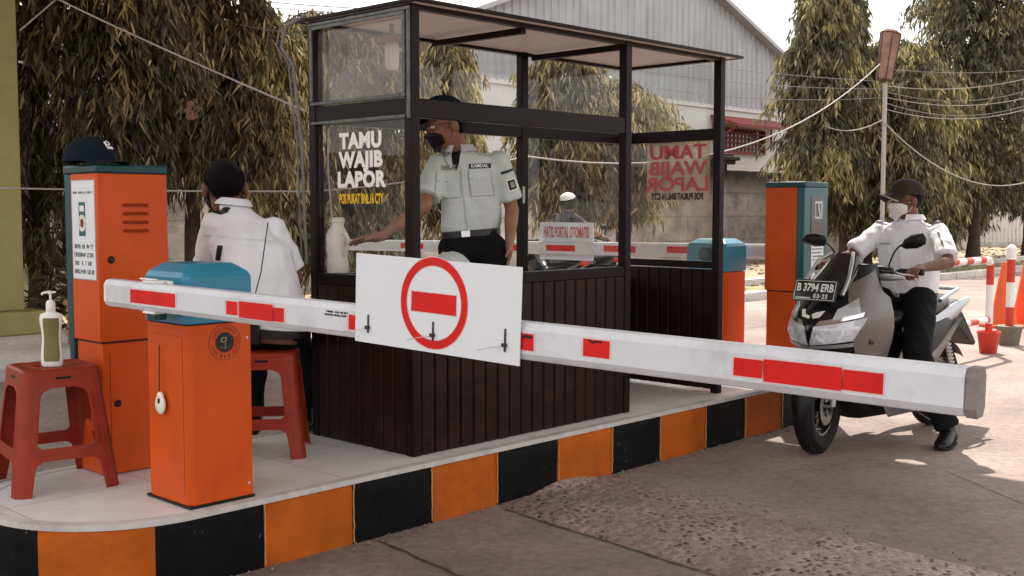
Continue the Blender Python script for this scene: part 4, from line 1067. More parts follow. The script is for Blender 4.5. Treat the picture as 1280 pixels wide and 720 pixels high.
fwc = Vector((.93, -.35, 0)).normalized()
cap_parts(ct, (0, 0, 0), (fwc.x, fwc.y, 0), (0, 0, 1), 1.10, 'navy', 'navy', 'text_white', 'crown', vd=.22)

# ------------------------------------------------------------------ stools
def stool(label, at, rz, hgt=.48, top=.148, bot=.205):
    t = thing('plastic_stool', label, 'stool', at, rz, 'red plastic stools on the platform')
    rc = .040
    def s_(z): return top + (bot - top) * (1 - z / hgt) ** 1.05
    def per(z, corner, d):
        s = s_(z); arc = rc * PI / 4; sg = 1 if d >= 0 else -1; dd = abs(d)
        if dd < arc: q = PI / 4 + sg * dd / rc; p = Vector((s - rc + rc * cos(q), s - rc + rc * sin(q), z)); n = Vector((cos(q), sin(q), 0))
        else:
            e = dd - arc
            if sg > 0: p = Vector((s - rc - e, s, z)); n = Vector((0, 1, 0))
            else: p = Vector((s, s - rc - e, z)); n = Vector((1, 0, 0))
        mr = Matrix.Rotation(corner * PI / 2, 3, 'Z'); return mr @ p, mr @ n
    def Dfull(z): return s_(z) - rc + rc * PI / 4
    lw = .062
    def fil(d, r): return 0 if d > r else r - math.sqrt(max(0, r * r - (r - d) ** 2))
    segs = [('leg', 0, .135, 10), ('band', .135, .185, 4), ('leg2', .185, hgt - .075, 12), ('apron', hgt - .075, hgt - .012, 5)]
    seat = MB()
    for c in range(4):
        lg = MB(); band = MB()
        for nm, z0, z1, n in segs:
            def fn(a, b):
                z = z0 + (z1 - z0) * a
                if nm in ('band', 'apron'): D = Dfull(z)
                elif nm == 'leg': D = min(Dfull(z), lw * (.86 + .14 * a) + fil(z1 - z, .025))
                else: D = min(Dfull(z), lw + fil(z1 - z, .04) + fil(z - z0, .02))
                p, nn = per(z, c, (b * 2 - 1) * D); rib = .003 * (1 if nm in ('leg', 'leg2') and abs(b - .5) > .36 else 0)
                return (p + nn * rib, -nn * (.004))
            (lg if nm in ('leg', 'leg2') else band if nm == 'band' else seat).sheet(fn, n if nm != 'leg2' else 18, 16, 0)
        lg.build('leg', 'stoolred', t, smooth=50); band.build('stretcher', 'stoolred', t, smooth=50)
    # top with rounded shoulder
    rings = []
    def sq(h_, z, rr_, n=8):
        out = []
        for c in range(4):
            for i in range(n + 1):
                q = PI / 2 * i / n; p = Vector((h_ - rr_ + rr_ * cos(q), h_ - rr_ + rr_ * sin(q), z)); out.append(Matrix.Rotation(c * PI / 2, 3, 'Z') @ p)
        return out
    ts = s_(hgt - .012)
    for h_, z, rr_ in ((ts - .004, hgt - .03, rc), (ts, hgt - .012, rc), (ts - .004, hgt - .004, rc), (ts - .012, hgt, rc), (ts - .022, hgt + .0005, rc), (ts - .028, hgt - .003, rc - .004), (ts - .07, hgt - .004, .05), (ts - .076, hgt - .0015, .045), (ts - .084, hgt - .0015, .04), (ts - .09, hgt - .005, .035), (.03, hgt - .005, .028), (.005, hgt - .005, .004)):
        rings.append(sq(h_, z, rr_))
    seat.rings(rings); st = seat.build('seat', 'stoolred', t, smooth=45)
    for c in range(4):
        m_ = Matrix.Rotation(c * PI / 2, 3, 'Z'); sl = MB()
        sl.box(m_ @ Vector((s_(hgt - .035) + .0006, 0, hgt - .036)), tuple(abs(x) for x in (m_ @ Vector((.0016, .06, .011)))))
        sl.build('slot', 'black', st)
    return t
sp_ = G(66, 606, PZ)
stool('red plastic stool in the left foreground with a gel bottle on its seat', (sp_.x - .0, sp_.y + .03, PZ), R(37), .500, .152, .208)
stool('red plastic stool under the seated guard behind the front barrier cabinet', (-1.165, 5.30, PZ), R(6), .485, .150, .195)
# gel bottle
bt = thing('gel_bottle', 'white pump bottle with an olive label standing on the left red stool', 'bottle', (sp_.x + .012, sp_.y + .0, PZ + .4985), R(8)); bt.scale = (1.2, 1.2, 1.18)
prof = [(.002, 0), (.032, .0), (.036, .006), (.037, .03), (.034, .065), (.031, .095), (.033, .125), (.037, .155), (.038, .170), (.034, .183), (.016, .190), (.015, .196), (.002, .197)]
mb = MB(); n = 32; mb.rings([[Vector((r * cos(2 * PI * j / n), r * .62 * sin(2 * PI * j / n), z)) for j in range(n)] for r, z in prof]); body = mb.build('bottle_body', 'white', bt, smooth=35)
mb = MB()
def lab(a, b):
    z = .018 + .152 * b; rr_ = np.interp(z, [p[1] for p in prof[2:9]], [p[0] for p in prof[2:9]]); hw = .58 - .14 * abs(b - .5) ** 3 * 8 * .6; q = -PI / 2 + (a - .5) * 2 * hw * 1.45 + .12
    return (Vector((rr_ * 1.015 * cos(q), rr_ * .62 * 1.03 * sin(q), z)), Vector((0, .0008, 0)))
mb.sheet(lab, 14, 16, 0); mb.build('label', 'amber', body, smooth=60)
mb = MB(); mb.lathe([(.002, .195), (.015, .195), (.016, .197), (.015, .222), (.010, .230), (.004, .232), (.004, .252), (.0085, .253), (.009, .262), (.002, .264)], n=20)
mb.tube([(0, 0, .258), (-.010, -.003, .259), (-.024, -.008, .256), (-.026, -.009, .250)], [.006, .005, .004, .0035], 8); mb.box((.010, .002, .259), (.014, .012, .006)); mb.build('pump', 'white', bt, smooth=40)
# ------------------------------------------------------------------ people
def vv(*a): return Vector(a)
def hand_parts(mb, wr, D, Nn, side, curl=.5, spread=.06, thumb=.8):
    """wr wrist, D pointing direction, Nn palm normal (the way the fingers curl), side: thumb direction"""
    D = D.normalized(); Nn = (Nn - D * Nn.dot(D)).normalized(); T = (side - D * side.dot(D) - Nn * side.dot(Nn)).normalized()
    c = wr + D * .048
    mb.ell(c, D * .056, T * .041, Nn * .017, 14, 10); mb.cap(wr - D * .01, wr + D * .03, .024, .026)
    mb.ell(wr + D * .035 + T * .022 + Nn * .008, D * .034, T * .018, Nn * .016, 12, 8)
    lens = (.072, .080, .075, .058)
    for i in range(4):
        off = T * (.030 - .0195 * i); base = wr + D * (.088 - .004 * abs(i - 1)) + off * .98
        d = (D + T * (spread * (1.5 - i))).normalized(); p = base - d * .012; ang = 0; L_ = lens[i]
        for k, (fr, r0, r1) in enumerate(((.45, .0098, .0088), (.30, .0088, .0080), (.25, .0080, .0068))):
            ang += curl * (.5 if k == 0 else .8) * (1 + .06 * i)
            dd = d * cos(ang) + Nn * sin(ang); q = p + dd * (L_ * fr + (.012 if k == 0 else 0)); mb.cap(p, q, r0, r1, 10, 3); p = q
    p = wr + D * .028 + T * .028 + Nn * .006; d = (D * .72 + T * thumb + Nn * .3).normalized()
    q = p + d * .038; mb.cap(p, q, .0125, .0105, 10, 3); d2 = (D * .9 + T * .25 + Nn * (.2 + curl * .4)).normalized(); mb.cap(q, q + d2 * .032, .0105, .0085, 10, 3)
def head_parts(mb, c, F, Uh, s=1.0):
    F = F.normalized(); Uh = (Uh - F * F.dot(Uh)).normalized(); Rt = F.cross(Uh)
    P = lambda f, r, u: c + (F * f + Rt * r + Uh * u) * s
    mb.ell(P(-.008, 0, .028), F * .096 * s, Rt * .074 * s, Uh * .088 * s, 22, 14)
    mb.ell(P(.020, 0, -.040), F * .066 * s, Rt * .060 * s, Uh * .068 * s, 20, 12)
    mb.ell(P(.060, 0, -.088), F * .026 * s, Rt * .030 * s, Uh * .022 * s, 14, 8)
    mb.ell(P(.055, .030, -.025), F * .03 * s, Rt * .026 * s, Uh * .03 * s, 12, 8); mb.ell(P(.055, -.030, -.025), F * .03 * s, Rt * .026 * s, Uh * .03 * s, 12, 8)
    mb.cap(P(.084, 0, .012), P(.106, 0, -.028), .009 * s, .013 * s, 10, 3)
    for q in (-1, 1):
        mb.ell(P(.098, q * .012, -.031), F * .010 * s, Rt * .009 * s, Uh * .008 * s, 8, 6)
        mb.cap(P(.080, q * .014, .026), P(.066, q * .048, .024), .009 * s, .008 * s, 8, 3)
        mb.ell(P(-.010, q * .081, -.006), F * .020 * s, Rt * .011 * s, Uh * .033 * s, 12, 8)
        mb.ell(P(.074, q * .024, -.058), F * .010 * s, Rt * .013 * s, Uh * .007 * s, 8, 6)
    mb.ell(P(.083, 0, -.058), F * .011 * s, Rt * .022 * s, Uh * .006 * s, 10, 6); mb.ell(P(.080, 0, -.070), F * .011 * s, Rt * .018 * s, Uh * .006 * s, 10, 6)
def hairmesh(c, F, Uh, s, back=-.07, front=.035, thick=1.045, fade=0):
    F = F.normalized(); Uh = (Uh - F * F.dot(Uh)).normalized(); Rt = F.cross(Uh); mb = MB(); n, m = 44, 26
    c0 = c + (F * -.008 + Uh * .028) * s; keep = []
    def pt(i, j):
        q = PI * .5 * (1 + .72) * (i / m); th = 2 * PI * j / n; f_ = cos(th) * sin(q); r_ = sin(th) * sin(q); u_ = cos(q)
        lim_low = -.035 if f_ < -.15 else (-.0 if f_ < .35 else .62 * .5 + .25)
        # hairline: clamp the row angle so the hair ends at the forehead, the temples and the nape
        return f_, r_, u_
    rows = []
    for i in range(m + 1):
        row = []
        for j in range(n):
            th = 2 * PI * j / n; cf = cos(th)
            qmax = np.interp(cf, (-1, -.55, -.25, .15, .55, 1), (PI * .90, PI * .82, PI * .56, PI * .50, PI * .36, PI * .34))
            q = max(.02, qmax * i / m); t_ = thick + .006 * noise.noise(Vector((j * .7, i * .7, 0)))
            if i == m: t_ = .97
            back_bulge = 1.0
            row.append(c0 + (F * cf * sin(q) * .096 * back_bulge + Rt * sin(th) * sin(q) * .074 + Uh * cos(q) * .088) * t_ * s)
        rows.append(row)
    mb.rings(rows, caps=False)
    return mb
def leaf_mesh(name, pts, dirs, lens, wid, rnd, seg2=True, m='leaf', parent=None):
    """numpy leaves: base point, direction, length; one bent lance-shaped leaf each"""
    n = len(pts); d = dirs / np.linalg.norm(dirs, axis=1, keepdims=True)
    rv = RNG.normal(size=(n, 3)); s = np.cross(d, rv); s /= np.linalg.norm(s, axis=1, keepdims=True); nn = np.cross(s, d)
    L_ = lens[:, None]; w = (wid * (.75 + .5 * RNG.random(n)))[:, None]
    curl = (RNG.random(n)[:, None] - .3) * .18
    down = np.array([[0, 0, -1.0]])
    p0 = pts; c1 = pts + d * L_ * .33 + nn * curl * L_ * .3; c2 = pts + d * L_ * .68 + nn * curl * L_ * .2 + down * L_ * .04; tip = pts + d * L_ - nn * curl * L_ * .35 + down * L_ * .14
    fold = nn * w * .25
    if seg2:
        V_ = np.stack([p0, c1 + s * w + fold, c1 - s * w + fold, c2 + s * w * .75 + fold, c2 - s * w * .75 + fold, tip], 1).reshape(-1, 3)
        base = np.arange(n)[:, None] * 6
        tri1 = base + np.array([[0, 1, 2]]); quad = base + np.array([[1, 3, 4, 2]]); tri2 = base + np.array([[3, 5, 4]])
        loops = np.concatenate([tri1, quad, tri2], 1).reshape(-1); tot = np.tile([3, 4, 3], n); k = 3
    else:
        mid = (c1 + c2) / 2
        V_ = np.stack([p0, mid + s * w, tip, mid - s * w], 1).reshape(-1, 3)
        loops = (np.arange(n)[:, None] * 4 + np.array([[0, 1, 2, 3]])).reshape(-1); tot = np.full(n, 4); k = 1
    me = bpy.data.meshes.new(name); me.vertices.add(len(V_)); me.vertices.foreach_set('co', V_.astype(np.float32).reshape(-1))
    me.loops.add(len(loops)); me.loops.foreach_set('vertex_index', loops.astype(np.int32)); me.polygons.add(len(tot))
    st = np.concatenate([[0], np.cumsum(tot)[:-1]]); me.polygons.foreach_set('loop_start', st.astype(np.int32)); me.polygons.foreach_set('loop_total', tot.astype(np.int32)); me.update(calc_edges=True)
    at = me.attributes.new('rnd', 'FLOAT', 'FACE'); at.data.foreach_set('value', np.repeat(rnd, k).astype(np.float32))
    return link_mesh(me, name, m, parent)
def strands(root, c, F, Uh, s, thick, n=9000, seed=3):
    F = F.normalized(); Uh = (Uh - F * F.dot(Uh)).normalized(); Rt = F.cross(Uh); c0 = c + (F * -.008 + Uh * .028) * s; rnd = random.Random(seed); P_, D_ = [], []
    while len(P_) < n:
        th = rnd.uniform(0, 2 * PI); cf = cos(th); qm = np.interp(cf, (-1, -.55, -.25, .15, .55, 1), (PI * .90, PI * .82, PI * .56, PI * .50, PI * .36, PI * .34)); q = math.acos(rnd.uniform(-1, 1))
        if q > qm * rnd.uniform(.97, 1.03): continue
        e = Vector(F * cf * sin(q) + Rt * sin(th) * sin(q) + Uh * cos(q)); p = c0 + (F * cf * sin(q) * .096 + Rt * sin(th) * sin(q) * .074 + Uh * cos(q) * .088) * (thick - .02) * s
        P_.append(tuple(p)); D_.append(tuple(e * .55 - Uh * .9 + Vector((rnd.gauss(0, .3), rnd.gauss(0, .3), rnd.gauss(0, .3)))))
    return leaf_mesh('hair_strands', np.array(P_), np.array(D_), np.full(n, .008 * s), .0007, RNG.random(n), False, 'hair', root)
def person(root, J, skin='skin', shirt='shirt', sleeve=.86, hands=None, sk_vox=.0062, shirtopts=None, belt=True, feet='shoe', trouser='trouser', tuck=True, seed=1, bootlen=.26):
    """J: joint positions in the frame of root"""
    F = J['f'].normalized(); Rt = (J['shR'] - J['shL']).normalized(); upv = Rt.cross(F).normalized()
    if upv.z < 0: upv = -upv
    pel, che, nk, hc = J['pel'], J['che'], J['nk'], J['head']
    mb = MB()
    def ring(c, rx, ry, x=Rt, y=F, n=22, sq=.86):
        out = []
        for k in range(n):
            q = 2 * PI * k / n; cx, sy = cos(q), sin(q)
            out.append(c + x * (rx * math.copysign(abs(cx) ** sq, cx)) + y * (ry * math.copysign(abs(sy) ** sq, sy)))
        return out
    shm = (J['shL'] + J['shR']) / 2; sw = (J['shR'] - J['shL']).length / 2
    spine = lambda t: pel.lerp(che, t / .55) if t < .55 else che.lerp(shm, (t - .55) / .45)
    ht = J.get('thick', 1.0)
    mb.rings([ring(spine(0) - Vector((0, 0, .06)), .13, .10), ring(spine(.1), .145, .10 * ht), ring(spine(.4), .12, .085 * ht), ring(spine(.7), .13, .085 * ht), ring(spine(.92), .125, .068), ring(shm + upv * .015, .08, .055), ring(nk, .055, .055)])
    mb.cap(nk - upv * .03, hc + (hc - nk).normalized() * -.03, .057, .054, 16)
    head_parts(mb, hc, J['hf'], J['hu'], J.get('hs', 1.0))
    for s in 'LR':
        sh, el, wr = J['sh' + s], J['el' + s], J['wr' + s]
        mb.cap(sh, el, .042, .037); mb.cap(el, el.lerp(wr, .35), .038, .038); mb.cap(el.lerp(wr, .35), wr, .038, .024)
        hd_, hn, hs, cu = J['hand' + s]; hand_parts(mb, wr, hd_, hn, hs, cu)
        hp, kn, an = J['hip' + s], J['kn' + s], J['an' + s]
        mb.cap(hp, kn, .075, .052); mb.cap(kn, kn.lerp(an, .35), .053, .052); mb.cap(kn.lerp(an, .35), an, .052, .034)
        mb.cap(an, an + J['toe' + s] * .08 + Vector((0, 0, -.045)), .034, .020)
    body = link_mesh(remeshed(mb, sk_vox, 2, .45), 'body', skin, root, 80)
    # shirt
    so = shirtopts or {}; g = so.get('g', 1.0)
    mb = MB(); hem = so.get('hem', .05)
    rs = [ring(spine(0) + upv * (hem), .158 * g, .118 * ht), ring(spine(0) + upv * (hem + .02), .168 * g, .126 * ht), ring(spine(.22), .170 * g, .132 * ht), ring(spine(.45), .168 * g, .126 * ht), ring(spine(.68), .178 * g, .124 * ht), ring(spine(.86), sw * .98, .110 * ht), ring(shm + upv * .028, sw * .80, .078), ring(shm.lerp(nk, .6) + upv * .012, .082, .076), ring(nk + upv * .004, .068, .068)]
    mb.rings(rs)
    for s in 'LR':
        sh, el = J['sh' + s], J['el' + s]; e = sh.lerp(el, sleeve); d = (el - sh).normalized()
        mb.cap(sh, sh.lerp(el, .3), .058, .060); 
        x = d.cross(Vector((0, 0, 1)) if abs(d.z) < .9 else F).normalized(); y = d.cross(x)
        mb.rings([[p + (x * cos(2 * PI * k / 18) + y * sin(2 * PI * k / 18)) * r for k in range(18)] for p, r in ((sh, .056), (sh.lerp(el, sleeve * .5), .064), (e - d * .004, .070), (e, .069))])
    sme = remeshed(mb, .0085, 9, .55)
    folds(sme, so.get('amp', .011), so.get('fsc', 8.5), seed, True, so.get('stretch', (1, 1, .75)))
    folds(sme, .003, 24, seed + 4, False)
    shirt_o = link_mesh(sme, so.get('name', 'shirt'), shirt, root); sme.polygons.foreach_set('use_smooth', [True] * len(sme.polygons))
    bv = bvh_of(sme)
    # collar
    if so.get('collar', True):
        mb = MB()
        def col(a, b):
            th = (b - .5) * 2 * PI * .92 - PI / 2 + PI; dirv = Rt * cos(th + 0) + F * sin(th)
            # opening at the front: th = +pi/2 is F
            th2 = PI / 2 + PI * 2 * (.045 + .91 * b); dirv = Rt * cos(th2) + F * sin(th2)
            fr = max(0, sin(th2)) ** 6
            c0 = nk + upv * (.022 - .0 * a)
            r = .067 + .022 * a; z = .014 - .034 * a - .012 * fr * a
            return (c0 + dirv * (r * (1 + .12 * fr * a)) + upv * z + F * (.006), dirv * .003)
        mb.sheet(col, 4, 40, 0); mb.build('collar', shirt, shirt_o, smooth=60)
    # trousers
    mb = MB(); tz = J.get('tscale', 1.0); hipm = (J['hipL'] + J['hipR']) / 2
    mb.rings([ring(spine(0) + upv * (hem + .028), .150, .112 * ht), ring(spine(0) + upv * hem * .3, .160, .120 * ht), ring(hipm, .165, .125), ring(hipm - Vector((0, 0, .06)), .12, .10)])
    for s in 'LR':
        hp, kn, an = J['hip' + s], J['kn' + s], J['an' + s]
        mb.cap(hp, kn, .094 * tz, .074 * tz, 18); mb.cap(kn, kn.lerp(an, .5), .074 * tz, .070 * tz, 18)
        e = kn.lerp(an, .93); d = (an - kn).normalized(); x = d.cross(F).normalized(); y = d.cross(x)
        mb.rings([[p + (x * cos(2 * PI * k / 18) + y * sin(2 * PI * k / 18)) * r * tz for k in range(18)] for p, r in ((kn.lerp(an, .3), .069), (kn.lerp(an, .6), .064), (e, .062))])
    tme = remeshed(mb, .010, 3, .5); folds(tme, .014, 7, seed + 9, True, (1, 1, .7)); folds(tme, .004, 20, seed + 2, False)
    link_mesh(tme, 'trousers', trouser, root); tme.polygons.foreach_set('use_smooth', [True] * len(tme.polygons))
    # shoes
    for s in 'LR':
        an = J['an' + s]; kn_ = J['kn' + s]; t = J['toe' + s].normalized(); sd = t.cross(Vector((0, 0, 1))).normalized(); hz = sd.cross(t).normalized()
        mb = MB(); b = an - hz * .075
        if hz.z < 0: hz = -hz; b = an - hz * .075
        mb.rings([[b + t * x + sd * (yw * cos(q)) + hz * (max(0, zz * (.5 + .5 * sin(q)))) for q in [2 * PI * k / 16 for k in range(16)]] for x, yw, zz in ((-.072, .008, .02), (-.066, .030, .075), (-.04, .037, .10), (0, .041, .125), (.04, .044, .112), (.09, .049, .080), (.14, .049, .056), (.17, .040, .045), (.19, .020, .030), (.194, .005, .018))])
        mb.cap(an - hz * .02, an + (kn_ - an).normalized() * .13, .052, .054, 16)
        so_ = link_mesh(remeshed(mb, .006, 2), 'shoe', 'leather', root)
        mb = MB(); mb.prism([(-.072, -.020), (-.06, -.034), (0, -.038), (.09, -.049), (.15, -.046), (.19, -.018), (.19, .018), (.15, .046), (.09, .049), (0, .038), (-.06, .034), (-.072, .020)], b - hz * .004, t, sd, hz, .014); mb.build('sole', 'rubber', so_, smooth=40)
    if belt:
        mb = MB(); c = spine(0) + upv * (hem - .024)
        a_ = ring(c, .166 * g, .128 * ht); b_ = ring(c + upv * .034, .166 * g, .128 * ht); 
        c2_ = ring(c + upv * .034, .150 * g, .112 * ht); d2_ = ring(c, .150 * g, .112 * ht)
        mb.rings([a_, b_, c2_, d2_], caps=False, closed=True); be = mb.build('belt', 'leather', root, smooth=50)
        mb = MB(); mb.box(c + upv * .017 + F * .129 * ht, (.05, .006, .036), Matrix((Rt, F, upv)).transposed()); mb.build('buckle', 'steel', be, bevel=.002)
    return dict(F=F, R=Rt, U=upv, bv=bv, shirt=shirt_o, body=body, spine=spine, shm=shm, sw=sw)

# ---- guard standing inside the booth
gp = Vector((-.23, 6.0, PZ))
g = thing('person', 'guard in pale grey shirt and dark cap standing inside the booth, one arm reaching out', 'person', gp)
def L3(px, py, Y): return AT(px, py, Y) - gp
F_ = vv(-.22, -.975, 0)
J = dict(f=F_, pel=vv(.02, .0, .98), che=vv(.015, -.01, 1.28), nk=L3(577, 190, 5.97), head=L3(559, 158, 5.94), hs=1.08, hf=vv(-.93, -.36, -.20), hu=vv(-.20, 0, 1), thick=.95)
J['shR'] = L3(547, 206, 5.90); J['shL'] = L3(624, 202, 6.06)
J['elR'] = L3(530, 258, 5.72); J['wrR'] = L3(476, 296, 5.66); J['elL'] = L3(640, 262, 6.10); J['wrL'] = L3(637, 303, 6.0)
J['handR'] = (vv(-.93, -.15, -.12), vv(.0, -.35, -1), vv(-.1, -1, .35), .22); J['handL'] = (vv(-.05, -.1, -1), vv(-.9, -.2, 0), vv(-.15, -1, 0), .45)
J['hipL'] = vv(.11, .02, .93); J['hipR'] = vv(-.07, -.02, .93); J['knL'] = vv(.13, .0, .50); J['knR'] = vv(-.10, -.03, .50); J['anL'] = vv(.14, .05, .085); J['anR'] = vv(-.11, .02, .085)
J['toeL'] = vv(.1, -.99, 0); J['toeR'] = vv(-.3, -.95, 0)
pr = person(g, J, 'skin', 'shirt_grey', .80, seed=2, shirtopts=dict(g=1.0, hem=.045, amp=.009))
Uu, Ff, Rr = pr['U'], pr['F'], pr['R']
hc = J['head']; hf = J['hf'].normalized(); hu = (J['hu'] - hf * hf.dot(J['hu'])).normalized(); hr = hf.cross(hu)
link_mesh(hairmesh(hc, hf, hu, 1.1).mesh(), 'hair', 'hair', g, 80)
cap_parts(g, hc + hu * .056 - hf * .004, hf * 1 + hu * .16, hu, 1.08, 'navy', 'navy', None, vd=.55)
mb = MB(); hf0, hr0, hu0 = hf, hr, hu; hf, hr, hu = hf * 1.1, hr * 1.1, hu * 1.1
for q in (-1, 1):
    ringm(mb, hc + hf * .100 + hr * .031 * q + hu * .006, hr, hu, hf, .0215, .0245, .003, 24, 1.1); mb.tube([hc + hf * .10 + hr * .055 * q + hu * .012, hc + hf * .03 + hr * .080 * q + hu * .010, hc - hf * .01 + hr * .082 * q + hu * .004], .002, 6)
mb.tube([hc + hf * .103 + hr * .009 + hu * .008, hc + hf * .103 - hr * .009 + hu * .008], .002, 6); mb.build('glasses', 'gloss_black', g, smooth=50)
for q in (-1, 1):
    mb = MB(); mb.ell(hc + hf * .081 + hr * .031 * q + hu * .006, hf * .011, hr * .014, hu * .009, 12, 8); mb.build('eye', 'white', g, smooth=60)
hf, hr, hu = hf0, hr0, hu0
def facemask(parent, hc, hf, hu, hr, m, bd, hs=1.0, span=2.35, top=-.06):
    mb = MB(); bb_ = bvh_of(bd.data)
    def fn(a, b):
        th = (b - .5) * span; k = abs(2 * b - 1); ph = -.98 + (.98 + top) * a * (1 - .30 * k ** 3) + .12 * k ** 2 * (1 - a)
        dv = (hf * (cos(th) * cos(ph)) + hr * (sin(th) * cos(ph)) + hu * sin(ph)).normalized()
        hit = bb_.ray_cast(hc + dv * .30, -dv)[0]; r = (hit - hc).length if hit is not None else .09
        r = min(r, .135 * hs); puff = .012 * (1 - k ** 2) * max(0, 1 - (2 * a - 1) ** 2) ** .5
        base = (.088 + .020 * cos(th) ** 2) * hs if a > .15 else 0
        return (hc + dv * (max(r, base) + .005 + puff), -dv * .002)
    mb.sheet(fn, 12, 24, 0); o = mb.build('face_mask', m, parent, smooth=60)
    mb = MB()
    for q in (-1, 1):
        for u_ in (-.012, -.07): mb.tube([hc + hf * .022 + hr * q * .067 + hu * u_, hc + hf * .0 + hr * q * .076 + hu * (u_ * .5), hc - hf * .018 + hr * q * .080 + hu * .0], .0015, 5)
    mb.build('mask_loop', m, o)
facemask(g, hc, hf, hu, hr, 'black', pr['body'], 1.08, 1.75, -.16)
# pockets with painted shade outlines, tags and shoulder badge on the uniform
bv = pr['bv']; ch = lambda r, u: J['che'] + Rr * r + Uu * u
for sgn in (-1, 1):
    patch('pocket_seam_shade', bv, ch(.085 * sgn, -.01), Rr, Uu, -Ff, .116, .126, 'seam', pr['shirt'], .001, .003)
    patch('pocket', bv, ch(.085 * sgn, -.01), Rr, Uu, -Ff, .11, .12, 'shirt_grey', pr['shirt'], .003, .005)
    patch('flap_seam_shade', bv, ch(.085 * sgn, .041), Rr, Uu, -Ff, .119, .049, 'seam', pr['shirt'], .0055, .002, shape=lambda a, b, x, y: (x, y - .012 * (1 - b) * (1 - abs(2 * a - 1))))
    patch('pocket_flap', bv, ch(.085 * sgn, .045), Rr, Uu, -Ff, .115, .045, 'shirt_grey', pr['shirt'], .008, .003, shape=lambda a, b, x, y: (x, y - .012 * (1 - b) * (1 - abs(2 * a - 1))))
tg = patch('name_tag', bv, ch(-.085, .085), Rr, Uu, -Ff, .115, .026, 'text_black', pr['shirt'], .003, .002)
patch('placket', bv, ch(0, -.06), Rr, Uu, -Ff, .032, .40, 'shirt_grey', pr['shirt'], .002, .003, 3, 24)
n_ = text_mesh('KAMDAL', .024, bold=.0004, squash=.95)
for v in n_.vertices:
    c = v.co.copy(); q = ch(-.085, .085) - Rr * c.x * -1 * -1 + Uu * c.y; hit = bv.ray_cast(q + Ff * .3, -Ff)[0]; v.co = (hit or q) + Ff * (.0062 + c.z)
link_mesh(n_, 'name_print', 'text_white', pr['shirt'])
patch('name_tag', bv, ch(.085, .085), Rr, Uu, -Ff, .085, .026, 'khaki', pr['shirt'], .003, .002)
mb = MB(); scribble(mb, ch(.085, .085) - Rr * -.03 + Ff * .0, -Rr, Uu, Ff, .06, .010, random.Random(1))
mb.v = [tuple(((bv.ray_cast(Vector(v) + Ff * .3, -Ff)[0] or Vector(v)) + Ff * .0062)) for v in mb.v]; mb.build('name_print', 'text_black', pr['shirt'])
for s in ('L', 'R'):
    sh, el = J['sh' + s], J['el' + s]; d = (el - sh).normalized(); outn = (Rr if s == 'R' else -Rr); 
    view = (outn * .55 + Ff * .8).normalized(); x = view.cross(d).normalized()
    if s == 'L':
        c = sh.lerp(el, .50); bdg = patch('shoulder_badge', bv, c, x, -d, -view, .058, .066, 'text_white', pr['shirt'], .003, .002); patch('badge_inner', bv, c, x, -d, -view, .044, .052, 'text_black', pr['shirt'], .0055, .001); patch('badge_core', bv, c, x, -d, -view, .022, .030, 'khaki', pr['shirt'], .007, .001)
        patch('badge_stripe', bv, sh.lerp(el, .22), x, -d, -view, .075, .014, 'text_black', pr['shirt'], .003, .002)
    # shoulder strap
    mid = sh.lerp(pr['shm'], .35) + Uu * .02
    patch('shoulder_strap', bv, mid, Rr, Ff, -Uu, .105, .040, 'shirt_grey' if s == 'R' else 'shirt_grey', pr['shirt'], .003, .004)
patch('undershirt', bv, J['nk'] - Uu * .045 + Rr * .01, Rr, Uu, -Ff, .095, .12, 'black', pr['shirt'], .002, .003, shape=lambda a, b, x, y: (x * (.06 + .94 * b), y))
for sg in (-1, 1): patch('lapel', bv, J['nk'] - Uu * .035 + Rr * (.01 + .042 * sg), (Rr + Uu * .35 * -sg), (Uu + Rr * .35 * sg), -Ff, .055, .10, 'shirt_grey', pr['shirt'], .007, .004, shape=lambda a, b, x, y, sg=sg: (x * (.25 + .75 * b), y))

# ---- guard sitting with his back to the camera
gs = Vector((-1.17, 5.33, PZ))
g2 = thing('person', 'seated guard in white shirt seen from behind, on the stool behind the cabinet', 'person', gs)
def L3(px, py, Y): return AT(px, py, Y) - gs
J = dict(f=vv(-.20, .98, .0), pel=vv(.03, .02, .575), che=L3(316, 318, 5.40), nk=L3(292, 257, 5.46), head=L3(281, 236, 5.50), hf=vv(-.30, .95, -.22), hu=vv(-.10, .22, 1), thick=1.12, hs=1.2)
J['shL'] = L3(267, 279, 5.42); J['shR'] = L3(343, 286, 5.50)
J['elL'] = L3(258, 345, 5.58); J['wrL'] = J['elL'] + vv(.05, .22, .02); J['elR'] = L3(370, 348, 5.56); J['wrR'] = J['elR'] + vv(-.10, .20, .03)
J['handL'] = (vv(.3, .9, 0), vv(0, 0, -1), vv(1, 0, 0), .5); J['handR'] = (vv(-.5, .8, 0), vv(0, 0, -1), vv(-1, 0, 0), .5)
J['hipL'] = vv(-.08, .04, .56); J['hipR'] = vv(.09, .06, .56); J['knL'] = vv(-.16, .46, .52); J['knR'] = vv(.06, .47, .52); J['anL'] = vv(-.15, .44, .09 - PZ + .0); J['anR'] = vv(.10, .42, .09)
J['anL'] = vv(-.16, .40, .085); J['toeL'] = vv(-.1, 1, 0); J['toeR'] = vv(.1, 1, 0)
pr = person(g2, J, 'skin2', 'shirt', .84, seed=5, shirtopts=dict(g=1.12, hem=.0, amp=.013, stretch=(1, 1, .9)))
hc = J['head']; hf = J['hf'].normalized(); hu = (J['hu'] - hf * hf.dot(J['hu'])).normalized(); hr = hf.cross(hu)
hq = link_mesh(hairmesh(hc, hf, hu, 1.2, thick=1.05).mesh(), 'hair', 'hair', g2, 80); strands(hq, hc, hf, hu, 1.2, 1.05)
facemask(g2, hc, hf, hu, hr, 'black', pr['body'], 1.2)
